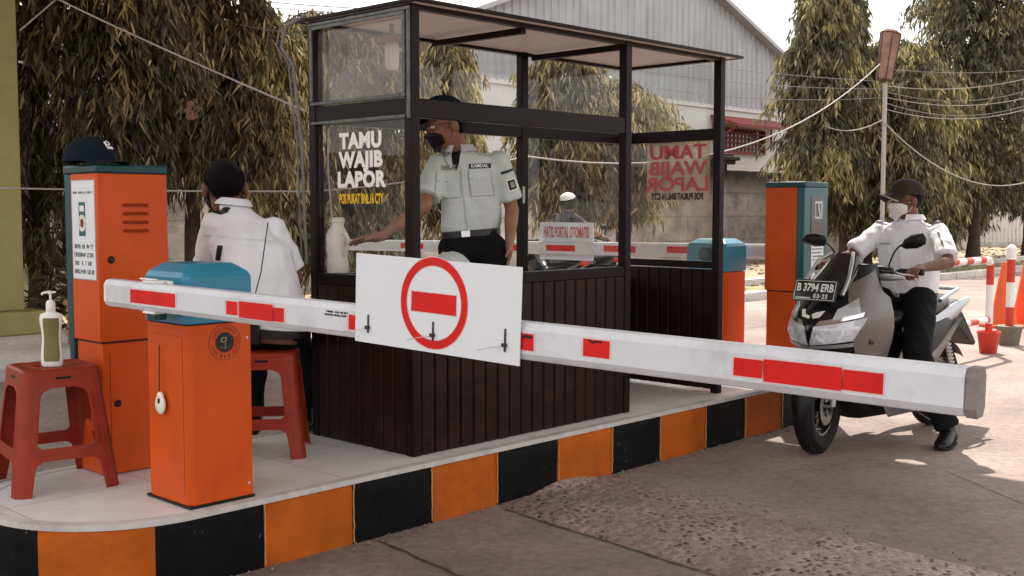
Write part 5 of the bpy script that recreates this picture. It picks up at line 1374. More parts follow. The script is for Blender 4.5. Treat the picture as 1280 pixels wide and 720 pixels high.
bv = pr['bv']; Bk = -pr['F']; Rr, Uu = pr['R'], pr['U']
def yoke(a, b, x, y): return (x, y)
patch('yoke_seam', bv, pr['shm'] - Uu * .055, Rr, Uu, -Bk, .34, .006, 'shirt', pr['shirt'], .002, .003, 24, 1)
sh, el = J['shL'], J['elL']
d = (el - sh).normalized(); view = (Bk * .9 - Rr * .3).normalized(); x = view.cross(d).normalized()
patch('shoulder_strap', bv, sh.lerp(pr['shm'], .22) + Uu * .01, (Rr * .75 - Uu * .45).normalized(), (Rr * .45 + Uu * .75).normalized(), -(Bk * .6 + Uu * .75).normalized(), .085, .026, 'black', pr['shirt'], .004, .004)
patch('sleeve_band', bv, sh.lerp(el, .50) + Rr * .055, (Rr * 1).normalized(), -d, -Bk, .024, .085, 'black', pr['shirt'], .004, .004)
rb = L3(323, 372, 5.33)
# radio with a long antenna at his back
ro = gs + vv(-.02, -.135, .58)
ra = thing('radio', 'black two-way radio clipped at the seated guards back, its thin antenna pointing up', 'radio', ro)
mb = MB(); mb.bb((-.028, -.017, -.06), (.028, .017, .06)); mb.build('body', 'black', ra, bevel=.006)
tip = AT(335, 278, ro.y - .045) - ro
mb = MB(); mb.tube([(-.016, 0, .055), (-.016, -.01, .085)], .006, 8); mb.tube([(-.016, -.01, .08), tuple(tip * .55 + Vector((-.003, 0, 0))), tuple(tip)], .0028, 6); mb.build('antenna', 'black', ra, smooth=60)
# ------------------------------------------------------------------ scooter
BX, BZ = .67, .28
def xz(x, y, z): return Vector((x, y, z))
def scooter(name, label, at, heading, detailed=True, pal=None, steer=R(8), group=None):
    pal = pal or dict(body='grey_paint', tail='silver_paint')
    s = thing(name, label, 'motor scooter', at, heading, group)
    # wheels
    def wheel(x, st, nm):
        wx = Matrix.Translation((x, 0, BZ)) @ Matrix.Rotation(st, 4, 'Z')
        def T(mb): mb.v = [tuple(wx @ Vector(v)) for v in mb.v]; return mb
        mb = MB(); pr_ = [(.172, -.040), (.205, -.056), (.240, -.058), (.265, -.042), (.278, -.018), (.280, 0), (.278, .018), (.265, .042), (.240, .058), (.205, .056), (.172, .040)]
        mb.lathe(pr_, (0, 0, 0), (0, 1, 0), 56, caps=False, closed=True); ty = T(mb).build(nm, 'rubber', s, smooth=35)
        tr = MB()
        for k in range(56):
            q = 2 * PI * k / 56
            for sd in (-1, 1):
                c = Vector((cos(q + .03 * sd) * .2755, sd * .022, sin(q + .03 * sd) * .2755)); tr.box(c, (.006, .026, .006), Matrix.Rotation(-q, 3, 'Y') @ Matrix.Rotation(.5 * sd, 3, 'X'))
        T(tr).build('tread', 'black', ty)
        mb = MB(); mb.lathe([(.163, -.036), (.180, -.040), (.182, -.034), (.172, -.028), (.172, .028), (.182, .034), (.180, .040), (.163, .036)], (0, 0, 0), (0, 1, 0), 48, caps=False, closed=True)
        mb.lathe([(.004, -.045), (.030, -.045), (.038, -.02), (.038, .02), (.030, .045), (.004, .045)], (0, 0, 0), (0, 1, 0), 24)
        for k in range(5):
            q = 2 * PI * k / 5 + .3
            for dq in (-.13, .13):
                a = Vector((cos(q + dq * .2) * .03, 0, sin(q + dq * .2) * .03)); b = Vector((cos(q + dq) * .17, 0, sin(q + dq) * .17)); mb.tube([a, b], [.012, .009], 6)
        T(mb).build('rim', 'gloss_black', ty, smooth=40)
        mb = MB(); mb.lathe([(.062, .052), (.11, .052), (.11, .056), (.062, .056)], (0, 0, 0), (0, 1, 0), 32, caps=False, closed=True)
        for k in range(6): q = 2 * PI * k / 6; mb.tube([Vector((cos(q) * .03, .054, sin(q) * .03)), Vector((cos(q + .3) * .07, .054, sin(q + .3) * .07))], .005, 5)
        T(mb).build('brake_disc', 'steel', ty, smooth=30)
        return wx
    wx = wheel(BX, steer, 'front_wheel'); wheel(-BX, 0, 'rear_wheel')
    # fork and mudguard turn with the wheel
    def T(mb): mb.v = [tuple(wx @ (Vector(v) - Vector((BX, 0, BZ)))) for v in mb.v]; return mb
    mb = MB()
    for sd in (-1, 1): mb.tube([(BX, .088 * sd, BZ), (BX - .035, .088 * sd, BZ + .14), (BX - .12, .080 * sd, BZ + .42)], [.016, .024, .020], 10)
    mb.tube([(BX, -.088, BZ), (BX, .088, BZ)], .010, 8); mb.box((BX - .02, .078, BZ + .075), (.045, .03, .075)); T(mb).build('fork', 'galv', s, smooth=40)
    mb = MB()
    def fen(a, b):
        q = R(-8) + R(165) * a; th = (b - .5) * 2; w_ = .078 * sin(min(1, .35 + 2.2 * min(a, 1 - a)) * PI / 2); r = .300 - .035 * abs(th) ** 2.2
        return (Vector((BX + cos(q) * r, th * w_, BZ + sin(q) * r)), Vector((-cos(q), 0, -sin(q))) * .004)
    mb.sheet(fen, 24, 10, 0); T(mb).build('front_mudguard', 'black', s, smooth=60)
    # cowl surface
    ZT = (.30, .42, .52, .60, .66, .74, .82, .90, .98, 1.06, 1.16)
    XC = (.42, .50, .62, .74, .775, .775, .735, .675, .60, .515, .42)
    XB = (.34, .34, .34, .34, .34, .34, .34, .33, .32, .31, .30)
    WW = (.175, .19, .21, .228, .242, .254, .250, .225, .20, .175, .14)
    def Sf(t, z, o=0.0):
        xc, xb, w = np.interp(z, ZT, XC), np.interp(z, ZT, XB), np.interp(z, ZT, WW)
        q = t * PI / 2; cx = math.copysign(abs(cos(q)) ** .62, cos(q)); p = Vector((xb + (xc - xb) * cx, w * sin(q), z))
        if o:
            n = Vector((cos(q) / max(.05, (xc - xb)), sin(q) / w, .25)).normalized(); p += n * o
        return p
    def cq(nm, c, o, m, par, nu=14, nv=12, th=.006, curve=0):
        (t0, z0), (t1, z1), (t2, z2), (t3, z3) = c; mb = MB()
        def fn(a, b):
            t = (t0 * (1 - a) + t1 * a) * (1 - b) + (t3 * (1 - a) + t2 * a) * b; z = (z0 * (1 - a) + z1 * a) * (1 - b) + (z3 * (1 - a) + z2 * a) * b
            p = Sf(t, z, o); return (p, Sf(t, z, o - th) - p)
        mb.sheet(fn, nu, nv, 0); return mb.build(nm, m, par, smooth=45)
    base = cq('front_cowl', [(-1, .33), (1, .33), (1, 1.10), (-1, 1.10)], -.012, 'black', s, 30, 30)
    cq('nose_panel', [(-.20, .66), (.20, .66), (.42, 1.02), (-.42, 1.02)], .002, 'gloss_black', s)
    for sd in (-1, 1):
        c = lambda l: [(t * sd, z) for t, z in l]
        # grey flank, three facets meeting at the headlight
        pnl = cq('side_panel', c([(.66, .56), (1.02, .40), (1.02, .90), (.58, .86)]), .006, pal['body'], s)
        cq('side_panel_upper', c([(.50, .86), (1.02, .895), (.90, 1.07), (.40, .99)]), .009, pal['body'], pnl)
        cq('side_panel_lower', c([(.56, .46), (1.02, .30), (1.02, .41), (.60, .58)]), .004, pal['body'], pnl)
        cq('side_panel_edge', c([(.33, .84), (.50, .86), (.47, 1.01), (.33, .96)]), .004, 'black', pnl)
        hl = cq('headlight', c([(.02, .640), (.60, .675), (.76, .80), (.08, .750)]), .006, 'reflector', s)
        cq('headlight_lens', c([(.02, .637), (.61, .673), (.77, .805), (.08, .753)]), .013, 'lens', hl, th=.003)
        for t_, z_ in ((.20, .700), (.43, .722)):
            p = Sf(t_ * sd, z_, .002); mb = MB(); mb.lathe([(.002, -.002), (.026, -.002), (.030, .004), (.022, .004), (.012, -.0), (.002, .003)], p, (.9, .3 * sd, .25), 18); mb.build('projector', 'steel', hl, smooth=40)
        il = cq('indicator', c([(.30, .785), (.66, .83), (.62, .91), (.34, .85)]), .008, 'silver_paint', s); cq('indicator_lens', c([(.30, .785), (.67, .83), (.62, .915), (.34, .85)]), .013, 'lens', il, th=.003)
        cq('light_bar', c([(.08, .752), (.70, .81), (.72, .835), (.14, .782)]), .012, 'chrome', hl, th=.004)
        cq('side_trim', c([(.0, .615), (.62, .640), (.62, .662), (.0, .634)]), .014, 'silver_paint', s)
    mb = MB()
    def scr(a, b):
        t = (b - .5) * 2; z = .93 + .235 * a; w = (.135 - .045 * a ** 2) * sin(PI / 2 * t); x = .665 - .225 * a - .10 * t * t * (.5 + .5 * a) + .02
        return (Vector((x, w, z - .018 * t * t * a * 2)), Vector((-.003, 0, -.001)))
    mb.sheet(scr, 12, 20, 0); mb.build('windscreen', 'gloss_black', s, smooth=60)
    for sd in (-1, 1):
        mb = MB(); mb.tube([Vector((.685 - .03, sd * .137, .93)), Vector((.63 - .04, sd * .137, 1.02)), Vector((.52, sd * .115, 1.12)), Vector((.44, sd * .07, 1.165))], .011, 8); mb.build('screen_trim', pal['tail'], s, smooth=60)
    # emblem on the nose
    eo = Vector((.735, 0, .815)); en = Vector((.86, 0, .5)).normalized(); ex = Vector((0, 1, 0)); ez = en.cross(ex); ez = ez if ez.z > 0 else -ez
    mb = MB()
    mb.prism([(-.075, .025), (-.055, .030), (-.045, -.002), (-.01, -.014), (-.012, -.030), (-.06, -.020)], eo + en * .006, ex, ez, en, .006)
    mb.prism([(.075, .025), (.02, .010), (.00, -.004), (.012, -.028), (.052, -.018)], eo + en * .006, ex, ez, en, .006)
    mb.build('emblem', 'text_white', s)
    # plate
    if detailed:
        po = Vector((.72, -.0, .955)); pn = Vector((.93, 0, .30)).normalized(); px_ = Vector((0, 1, 0)); pz = pn.cross(px_); pz = pz if pz.z > 0 else -pz
        mt = Matrix((pn, px_, pz)).transposed()
        mb = MB(); mb.box(po, (.004, .290, .128), mt); pl_ = mb.build('number_plate', 'gloss_black', s, bevel=.001)
        mb = MB(); b_ = .1325
        for c_, d_ in (((0, .055), (.265, .0028)), ((0, -.055), (.265, .0028)), ((b_, 0), (.0028, .110)), ((-b_, 0), (.0028, .110))): mb.box(po + px_ * c_[0] + pz * c_[1] + pn * .0024, (.001, d_[0], d_[1]), mt)
        mb.build('plate_border', 'text_white', pl_)
        xr = px_
        text('plate_number', 'B 3794 ERB', .064, po + pn * .0026 + pz * .014, px_, pz, 'text_white', pl_, bold=.0018, squash=.80)
        text('plate_date', '03·25', .036, po + pn * .0026 - pz * .035 + px_ * .045, px_, pz, 'text_white', pl_, bold=.0008, squash=1.0, space=1.2)
        mb = MB(); mb.box(po - px_ * .07 - pz * .046 + pn * .003, (.001, .10, .006), mt); mb.build('plate_frame_mark', 'text_white', pl_)
        mb = MB(); mb.tube([po - pn * .03, po - pn * .0], .02, 8); mb.build('plate_bracket', 'black', pl_)
    # handlebar
    hb = MB(); hb.tube([(.30, -.345, 1.03), (.34, -.20, 1.035), (.38, 0, 1.045), (.34, .20, 1.035), (.30, .345, 1.03)], .012, 10); bar = hb.build('handlebar', 'black', s, smooth=50); bar.location = (-.14, 0, .022)
    mb = MB(); mb.rings([[Vector((.36 + rx * cos(q), y, 1.035 + rz * sin(q))) for q in [2 * PI * k / 14 for k in range(14)]] for y, rx, rz in ((-.21, .02, .018), (-.17, .05, .03), (-.08, .07, .035), (0, .075, .038), (.08, .07, .035), (.17, .05, .03), (.21, .02, .018))])
    mb.build('handlebar_cover', 'gloss_black', bar, smooth=50)
    mb = MB(); mb.rings([[Vector((.40 + rx * cos(q), y, 1.00 + rz * sin(q))) for q in [2 * PI * k / 12 for k in range(12)]] for y, rx, rz in ((.06, .015, .01), (.12, .04, .022), (.20, .045, .022), (.27, .03, .015), (.30, .01, .008))]); mb.build('switch_pod', 'silver_paint', bar, smooth=50)
    for sd in (-1, 1):
        mb = MB(); mb.tube([(.325, .225 * sd, 1.033), (.300, .345 * sd, 1.03)], .0175, 12); mb.tube([(.300, .345 * sd, 1.03), (.297, .362 * sd, 1.03)], .019, 12); mb.build('grip', 'rubber', bar, smooth=50)
        mb = MB(); mb.tube([(.365, .21 * sd, 1.03), (.385, .25 * sd, 1.022), (.365, .34 * sd, 1.012)], [.007, .008, .005], 8); mb.box((.355, .205 * sd, 1.035), (.04, .035, .03)); mb.build('brake_lever', 'steel', bar, smooth=50, bevel=.003)
        mb = MB(); mb.tube(bez((.36, .17 * sd, 1.05), (.35, .20 * sd, 1.18), (.37, .27 * sd, 1.195), 10), .0055, 8); ms_ = mb.build('mirror_stem', 'black', bar, smooth=60)
        mb = MB(); mc = Vector((.375, .335 * sd, 1.215)); nx = Vector((1, -.12 * sd, -.08)).normalized(); yx = Vector((.12 * sd, 1, .18 * sd)).normalized(); zx = nx.cross(yx)
        poly = [(-.088, -.020), (-.060, -.038), (.02, -.046), (.075, -.030), (.086, .005), (.070, .036), (.00, .040), (-.06, .020)]
        rs = []
        for dx_, k in ((.012, .82), (.008, 1.0), (-.010, 1.0), (.026, .0)): pass
        rs = [[mc + yx * x * k + zx * z * k + nx * dx_ for x, z in poly] for dx_, k in ((-.008, .94), (-.006, 1.0), (.004, .98), (.018, .75), (.026, .35))]
        mb.rings(rs); mm_ = mb.build('mirror', 'black', ms_, smooth=50, bevel=.003)
    # tunnel, floorboards, leg shield inner, underside
    mb = MB()
    def ell_ring(x, y0, z0, z1, w, n=16, e=.7):
        zc_, hz = (z0 + z1) / 2, (z1 - z0) / 2
        return [Vector((x, w * math.copysign(abs(cos(q)) ** e, cos(q)), zc_ + hz * math.copysign(abs(sin(q)) ** e, sin(q)))) for q in [2 * PI * k / n for k in range(n)]]
    mb.rings([ell_ring(.40, 0, .30, .62, .10), ell_ring(.25, 0, .24, .62, .12), ell_ring(.05, 0, .22, .60, .125), ell_ring(-.10, 0, .24, .70, .13), ell_ring(-.25, 0, .28, .74, .135)]); mb.build('centre_tunnel', 'black', s, smooth=50)
    mb = MB(); mb.rings([ell_ring(.36, 0, .30, .98, .165), ell_ring(.29, 0, .30, .98, .195), ell_ring(.265, 0, .34, .95, .18)]); mb.build('leg_shield', 'black', s, smooth=50)
    for sd in (-1, 1):
        mb = MB(); mb.prism([(.38, .10), (.36, .19), (.20, .245), (-.16, .245), (-.22, .20), (-.22, .10)], (0, 0, .255), (1, 0, 0), (0, sd, 0), (0, 0, 1), .05); mb.build('footboard', 'black', s, bevel=.012)
        mb = MB(); mb.prism([(.44, .36), (.30, .20), (-.20, .20), (-.28, .27), (-.20, .285), (.26, .285), (.38, .40)], (0, .236 * sd if sd > 0 else .236 * sd - .006, 0), (1, 0, 0), (0, 0, 1), (0, 1, 0), .006); mb.build('lower_fairing', pal['body'], s)
    mb = MB(); mb.rings([ell_ring(.52, 0, .33, .46, .12), ell_ring(.35, 0, .17, .36, .15), ell_ring(0, 0, .16, .30, .16), ell_ring(-.25, 0, .18, .34, .14)]); mb.build('belly_pan', 'black', s, smooth=50)
    # seat
    mb = MB(); mb.rings([ell_ring(.02, 0, .70, .75, .06), ell_ring(-.03, 0, .69, .79, .10), ell_ring(-.15, 0, .69, .80, .135), ell_ring(-.28, 0, .70, .81, .15), ell_ring(-.36, 0, .72, .855, .145), ell_ring(-.52, 0, .74, .875, .13), ell_ring(-.66, 0, .77, .875, .10), ell_ring(-.74, 0, .80, .865, .05)]); mb.build('seat', 'leather', s, smooth=55)
    # rear body
    mb = MB(); mb.rings([ell_ring(-.02, 0, .45, .70, .11), ell_ring(-.15, 0, .42, .72, .150), ell_ring(-.35, 0, .44, .74, .165), ell_ring(-.55, 0, .54, .77, .150), ell_ring(-.75, 0, .64, .80, .115), ell_ring(-.92, 0, .72, .82, .06)]); mb.build('rear_body', 'black', s, smooth=50)
    for sd in (-1, 1):
        def tp(l, w0, w1, nm, m, dd=.0):
            mb = MB()
            def fn(a, b):
                n = len(l[0]) - 1; f0 = a * n; i = min(int(f0), n - 1); f_ = f0 - i
                top = Vector(l[0][i]).lerp(Vector(l[0][i + 1]), f_); bot = Vector(l[1][i]).lerp(Vector(l[1][i + 1]), f_)
                p = top.lerp(bot, b); w = (w0 + (w1 - w0) * a) + .018 * sin(PI * b)
                return (Vector((p.x, w * sd, p.y)), Vector((0, -.006 * sd, 0)))
            mb.sheet(fn, 18, 8, 0); return mb.build(nm, m, s, smooth=50)
        tp([[(.0, .70), (-.2, .71), (-.45, .745), (-.70, .81), (-.92, .845)], [(.05, .50), (-.15, .47), (-.40, .55), (-.66, .67), (-.90, .80)]], .150, .100, 'tail_panel', pal['tail'])
        tp([[(-.05, .52), (-.25, .50), (-.45, .57), (-.62, .65), (-.76, .72)], [(-.03, .40), (-.22, .36), (-.40, .42), (-.56, .54), (-.74, .70)]], .158, .128, 'tail_panel', pal['body'])
        mb = MB(); mb.tube([(-.50, .125 * sd, .84), (-.66, .12 * sd, .885), (-.80, .09 * sd, .90), (-.86, .0, .895)], .013, 8); mb.build('grab_rail', pal['tail'], s, smooth=50)
    mb = MB(); mb.rings([ell_ring(-.90, 0, .745, .80, .075), ell_ring(-.945, 0, .755, .79, .05)]); mb.build('tail_light', 'redlens', s, smooth=50)
    mb = MB(); mb.prism([(-.74, .70), (-.90, .74), (-1.10, .52), (-1.07, .50), (-.86, .64), (-.72, .62)], (0, -.075, 0), (1, 0, 0), (0, 0, 1), (0, 1, 0), .15); mb.build('rear_mudguard', 'black', s, bevel=.008)
    mb = MB()
    def rf_(a, b):
        q = R(50) + R(95) * a; th = (b - .5) * 2; r = .312 - .03 * abs(th) ** 2; return (Vector((-BX + cos(q) * r, th * .085, BZ + sin(q) * r)), Vector((-cos(q), 0, -sin(q))) * .004)
    mb.sheet(rf_, 14, 8, 0); mb.build('wheel_hugger', 'black', s, smooth=50)
    mb = MB(); mb.rings([[Vector((x, .115 + rw * cos(q), zc_ + rh * sin(q))) for q in [2 * PI * k / 16 for k in range(16)]] for x, zc_, rh, rw in ((-.02, .30, .05, .04), (-.10, .31, .10, .05), (-.30, .31, .105, .055), (-.55, .30, .10, .05), (-.72, .29, .085, .045), (-.78, .29, .03, .02))]); mb.build('engine_case', 'black', s, smooth=50)
    for sd in (-1, 1):
        mb = MB(); mb.tube([(-.66, .13 * sd, .34), (-.55, .13 * sd, .60)], .022, 10)
        for k in range(9): c = Vector((-.655 + .010 * k, .13 * sd, .36 + .024 * k)); mb.lathe([(.024, -.004), (.034, 0), (.024, .004)], c, (.4, 0, 1), 14)
        mb.build('shock_absorber', 'steel', s, smooth=40)
    mb = MB(); mb.tube([(-.15, -.14, .24), (-.35, -.17, .26), (-.5, -.18, .29), (-.88, -.19, .36)], [.02, .03, .052, .055], 14); mb.build('exhaust', 'black', s, smooth=50)
    mb = MB(); mb.tube([(-.05, .16, .22), (-.22, .20, .12), (-.26, .21, .10)], .009, 8); mb.build('side_stand', 'black', s, smooth=50)
    # round badge on the flank
    p = Sf(.86, .66, .011); mb = MB(); mb.lathe([(.001, 0), (.017, 0), (.017, .004), (.012, .006), (.001, .006)], p, (.25, 1, 0), 20); mb.build('round_badge', 'gloss_black', s, smooth=40)
    return s
FWC = G(1021, 566, 0)
HB = R(48.5); hvec = Vector((-sin(HB), -cos(HB), 0)); lvec = Vector((-hvec.y, hvec.x, 0))
ctr = FWC - hvec * BX
hz_ = math.atan2(hvec.y, hvec.x)
sc1 = scooter('motor_scooter', 'matt grey scooter with number plate B 3794 ERB waiting at the barrier', (ctr.x, ctr.y, 0), hz_, steer=R(13))
# ---- its rider
rd = thing('person', 'rider in white shirt, brown cap and white face mask astride the grey scooter', 'person', (ctr.x, ctr.y, 0), hz_)
def toB(w): d = w - Vector((ctr.x, ctr.y, 0)); return Vector((d.dot(hvec), d.dot(lvec), d.z))
J = dict(f=vv(1, -.12, 0), pel=vv(-.32, .0, .865), che=vv(-.325, .0, 1.13), nk=vv(-.31, .01, 1.355), head=vv(-.285, .0, 1.475), hf=vv(.79, -.61, -.04), hu=vv(.04, -.03, 1), thick=1.0)
J['shL'] = vv(-.325, .190, 1.285); J['shR'] = vv(-.295, -.190, 1.285)
J['elL'] = vv(-.17, .345, 1.10); J['wrL'] = vv(.095, .315, 1.075); J['elR'] = vv(-.09, -.285, 1.12); J['wrR'] = vv(.095, -.300, 1.095)
J['handL'] = (vv(.98, -.05, -.06), vv(.1, 0, -1), vv(0, -1, 0), 1.05); J['handR'] = (vv(.95, .05, -.1), vv(.1, 0, -1), vv(0, 1, 0), 1.0)
ft = toB(G(1184, 560, 0))
print('foot', ft, 'bike', ctr)
J['tscale'] = 1.14; J['hipL'] = vv(-.29, .09, .85); J['hipR'] = vv(-.29, -.09, .85); J['knL'] = vv(.05, .275, .55); J['anL'] = vv(ft.x - .06, ft.y - .02, .085); J['toeL'] = vv(.95, .2, 0).normalized()
J['knR'] = vv(.20, -.22, .66); J['anR'] = vv(.12, -.19, .385); J['toeR'] = vv(1, -.05, 0).normalized()
pr = person(rd, J, 'skin2', 'shirt', .84, seed=8, shirtopts=dict(g=1.05, hem=.02, amp=.012))
hc = J['head']; hf = J['hf'].normalized(); hu = (J['hu'] - hf * hf.dot(J['hu'])).normalized(); hr = hf.cross(hu)
link_mesh(hairmesh(hc, hf, hu, 1.0).mesh(), 'hair', 'hair', rd, 80)
cap_parts(rd, hc + hu * .038 - hf * .004, hf + hu * .12, hu, 1.04, 'browncap', 'browncap', None, trim='khaki')
facemask(rd, hc, hf, hu, hr, 'white', pr['body'])
for q in (-1, 1):
    mb = MB(); mb.ell(hc + hf * .081 + hr * .031 * q + hu * .006, hf * .011, hr * .014, hu * .009, 12, 8); mb.build('eye', 'white', rd, smooth=60)
bv = pr['bv']; Ff, Rr, Uu = pr['F'], pr['R'], pr['U']
ch = lambda r, u: J['che'] + Rr * r + Uu * u
for sgn in (-1, 1):
    patch('pocket', bv, ch(.085 * sgn, -.02), Rr, Uu, -Ff, .11, .12, 'shirt', pr['shirt'], .001, .004)
    patch('pocket_flap', bv, ch(.085 * sgn, .04), Rr, Uu, -Ff, .115, .04, 'shirt', pr['shirt'], .006, .003)
    patch('name_tag', bv, ch(.085 * sgn, .075), Rr, Uu, -Ff, .075, .014, 'galv', pr['shirt'], .003, .002)
patch('placket', bv, ch(0, .0), Rr, Uu, -Ff, .032, .36, 'shirt', pr['shirt'], .002, .003, 3, 24)
for s_ in ('L', 'R'):
    sh = J['sh' + s_]; mid = sh.lerp(pr['shm'], .30); patch('shoulder_strap', bv, mid, Rr, Ff, -Uu, .12, .045, 'shirt', pr['shirt'], .003, .005)
    patch('shoulder_tab', bv, sh.lerp(pr['shm'], .02) , Rr, Ff, -Uu, .05, .052, 'black', pr['shirt'], .006, .005)
sh, el = J['shL'], J['elL']; d = (el - sh).normalized()
patch('sleeve_band', bv, sh.lerp(el, .20) + Ff * .02, (Ff * .8 - Rr * .3).normalized(), -d, (-Ff * .75 + Rr * .6).normalized(), .030, .13, 'black', pr['shirt'], .004, .004)
# second scooter parked beyond the far lane and the far rider
p2 = AT(700, 300, 12.5)
# ---- motorbikes seen far off through the booth
def motorbike(label, at, heading):
    s = thing('motorbike', label, 'motorbike', at, heading, 'motorbikes in the far lane')
    for x in (.62, -.62):
        mb = MB(); mb.lathe([(.235, -.035), (.27, -.040), (.295, -.02), (.30, 0), (.295, .02), (.27, .040), (.235, .035)], (x, 0, .30), (0, 1, 0), 36, caps=False, closed=True); w = mb.build('wheel', 'rubber', s, smooth=40)
        mb = MB(); mb.lathe([(.225, -.02), (.240, -.02), (.240, .02), (.225, .02)], (x, 0, .30), (0, 1, 0), 36, caps=False, closed=True); mb.lathe([(.003, -.04), (.04, -.04), (.04, .04), (.003, .04)], (x, 0, .30), (0, 1, 0), 16)
        for k in range(10): q = 2 * PI * k / 10; mb.tube([(x, 0, .30), (x + .23 * cos(q), 0, .30 + .23 * sin(q))], .005, 5)
        mb.build('rim', 'galv', w, smooth=40)
        mb = MB()
        def fen(a, b, x=x):
            q = R(20) + R(130) * a; th = (b - .5) * 2; r = .335 - .02 * th * th; return (Vector((x + cos(q) * r, th * .055, .30 + sin(q) * r)), Vector((-cos(q), 0, -sin(q))) * .004)
        mb.sheet(fen, 14, 6, 0); mb.build('mudguard', 'gloss_black', s, smooth=60)
    mb = MB()
    for sd in (-1, 1): mb.tube([(.62, .07 * sd, .30), (.45, .06 * sd, .92)], .018, 8); mb.tube([(-.62, .12 * sd, .30), (-.48, .12 * sd, .68)], .022, 8)
    mb.tube([(.42, -.33, .98), (.44, -.12, 1.02), (.44, .12, 1.02), (.42, .33, .98)], .012, 8); mb.tube([(.42, 0, .9), (.1, 0, .52), (-.62, 0, .32)], .03, 8); mb.build('frame', 'black', s, smooth=50)
    mb = MB(); mb.box((.0, 0, .36), (.34, .22, .20)); mb.cap((.10, 0, .42), (.24, 0, .48), .07, .06); mb.build('engine', 'galv', s, bevel=.02)
    def er(x, z0, z1, w, n=14): zc_, hz = (z0 + z1) / 2, (z1 - z0) / 2; return [Vector((x, w * cos(q), zc_ + hz * sin(q))) for q in [2 * PI * k / n for k in range(n)]]
    mb = MB(); mb.rings([er(.50, .62, .95, .06), er(.42, .48, .98, .13), er(.30, .50, .80, .10), er(.05, .52, .66, .09), er(-.2, .55, .74, .12), er(-.55, .62, .80, .10), er(-.80, .74, .84, .05)]); mb.build('bodywork', 'gloss_black', s, smooth=50)
    mb = MB(); mb.rings([er(-.05, .72, .77, .08), er(-.15, .72, .80, .13), er(-.45, .74, .82, .13), er(-.72, .80, .86, .08)]); mb.build('seat', 'leather', s, smooth=50)
    mb = MB(); mb.tube([(-.05, -.14, .26), (-.4, -.16, .28), (-.9, -.17, .40)], [.02, .045, .045], 10); mb.build('exhaust', 'steel', s, smooth=50)
    mb = MB(); mb.box((-.93, 0, .58), (.006, .25, .10), Matrix.Rotation(-.3, 3, 'Y')); mb.build('number_plate', 'white_board', s)
    mb = MB(); mb.rings([er(-.79, .72, .80, .07), er(-.84, .73, .79, .05)]); mb.build('tail_light', 'redlens', s, smooth=50)
    for sd in (-1, 1):
        mb = MB(); mb.tube([(.42, .22 * sd, 1.0), (.42, .26 * sd, 1.14)], .006, 6); mb.ell((.42, .29 * sd, 1.17), Vector((.012, 0, 0)), Vector((0, .055, 0)), Vector((0, 0, .035)), 12, 8); mb.build('mirror', 'black', s, smooth=50)
    return s
q = AT(716, 262, 16.2); mh = math.atan2(U.y, U.x) - .15
rx_, ry_ = q.x, q.y
motorbike('black motorbike ridden away from the camera behind the small portal sign', (rx_, ry_, 0), mh)
mm = Matrix.Rotation(mh, 3, 'Z')
fr_ = thing('person', 'rider in grey jacket and white helmet seen from behind, beyond the small portal sign', 'person', (rx_, ry_, 0), mh)
J = dict(f=vv(1, 0, 0), pel=vv(-.28, 0, .88), che=vv(-.20, 0, 1.16), nk=vv(-.12, 0, 1.37), head=vv(-.07, 0, 1.50), hf=vv(1, 0, -.1), hu=vv(0, 0, 1), shL=vv(-.14, .19, 1.31), shR=vv(-.14, -.19, 1.31),
         elL=vv(.05, .34, 1.12), elR=vv(.05, -.34, 1.12), wrL=vv(.30, .30, 1.03), wrR=vv(.30, -.30, 1.03), handL=(vv(1, 0, -.1), vv(0, 0, -1), vv(0, -1, 0), .9), handR=(vv(1, 0, -.1), vv(0, 0, -1), vv(0, 1, 0), .9),
         hipL=vv(-.25, .1, .85), hipR=vv(-.25, -.1, .85), knL=vv(.14, .18, .70), knR=vv(.14, -.18, .70), anL=vv(.02, .17, .36), anR=vv(.02, -.17, .36), toeL=vv(1, 0, 0), toeR=vv(1, 0, 0), thick=1.1)
pr = person(fr_, J, 'skin', 'grey_jacket', 1.0, seed=14, sk_vox=.012, shirtopts=dict(g=1.15, name='jacket', collar=True))
mb = MB(); hc = J['head']; mb.ell(hc + Vector((-.005, 0, .03)), vv(.135, 0, 0), vv(0, .12, 0), vv(0, 0, .125), 24, 16); hm = mb.build('helmet', 'black', fr_, smooth=60)
mb = MB(); mb.ell(hc + Vector((-.022, .0, .072)), vv(.123, 0, 0), vv(0, .112, 0), vv(0, 0, .092), 20, 12); mb.build('helmet_shell', 'white', hm, smooth=60)
q = AT(690, 300, 14.6); motorbike('dark parked motorbike standing side-on left of the ridden one', (q.x, q.y, 0), math.atan2(U.y, U.x) + 1.25)
q = AT(745, 300, 15.6); motorbike('dark parked motorbike standing side-on right of the ridden one', (q.x, q.y, 0), math.atan2(U.y, U.x) + 1.05)

# ------------------------------------------------------------------ boundary wall
WP = Vector((8.4, 33.0, 0))
WH = 2.46
def wp(s, off=0, z=0): return WP + U * s + W * off + Vector((0, 0, z))
bwall = thing('boundary_wall', 'long stained plaster wall with a mossy dark top behind the trees', 'wall', wp(0), ROTI)
mb = MB()
def wl_(a, b):
    x = -44 + 56.0 * a; z = -.1 + (WH + .1) * b; t_ = .02 * noise.noise(Vector((x * .7, z * 1.2, 0))) + .008 * noise.noise(Vector((x * 4, z * 4, 0)))
    top = .035 * noise.noise(Vector((x * 1.1, 0, 7))) if b > .99 else 0
    return (Vector((x, t_, z + top)), Vector((0, .22, 0)))
mb.sheet(wl_, 280, 14, 0); mb.build('plaster', 'wall', bwall, smooth=50)
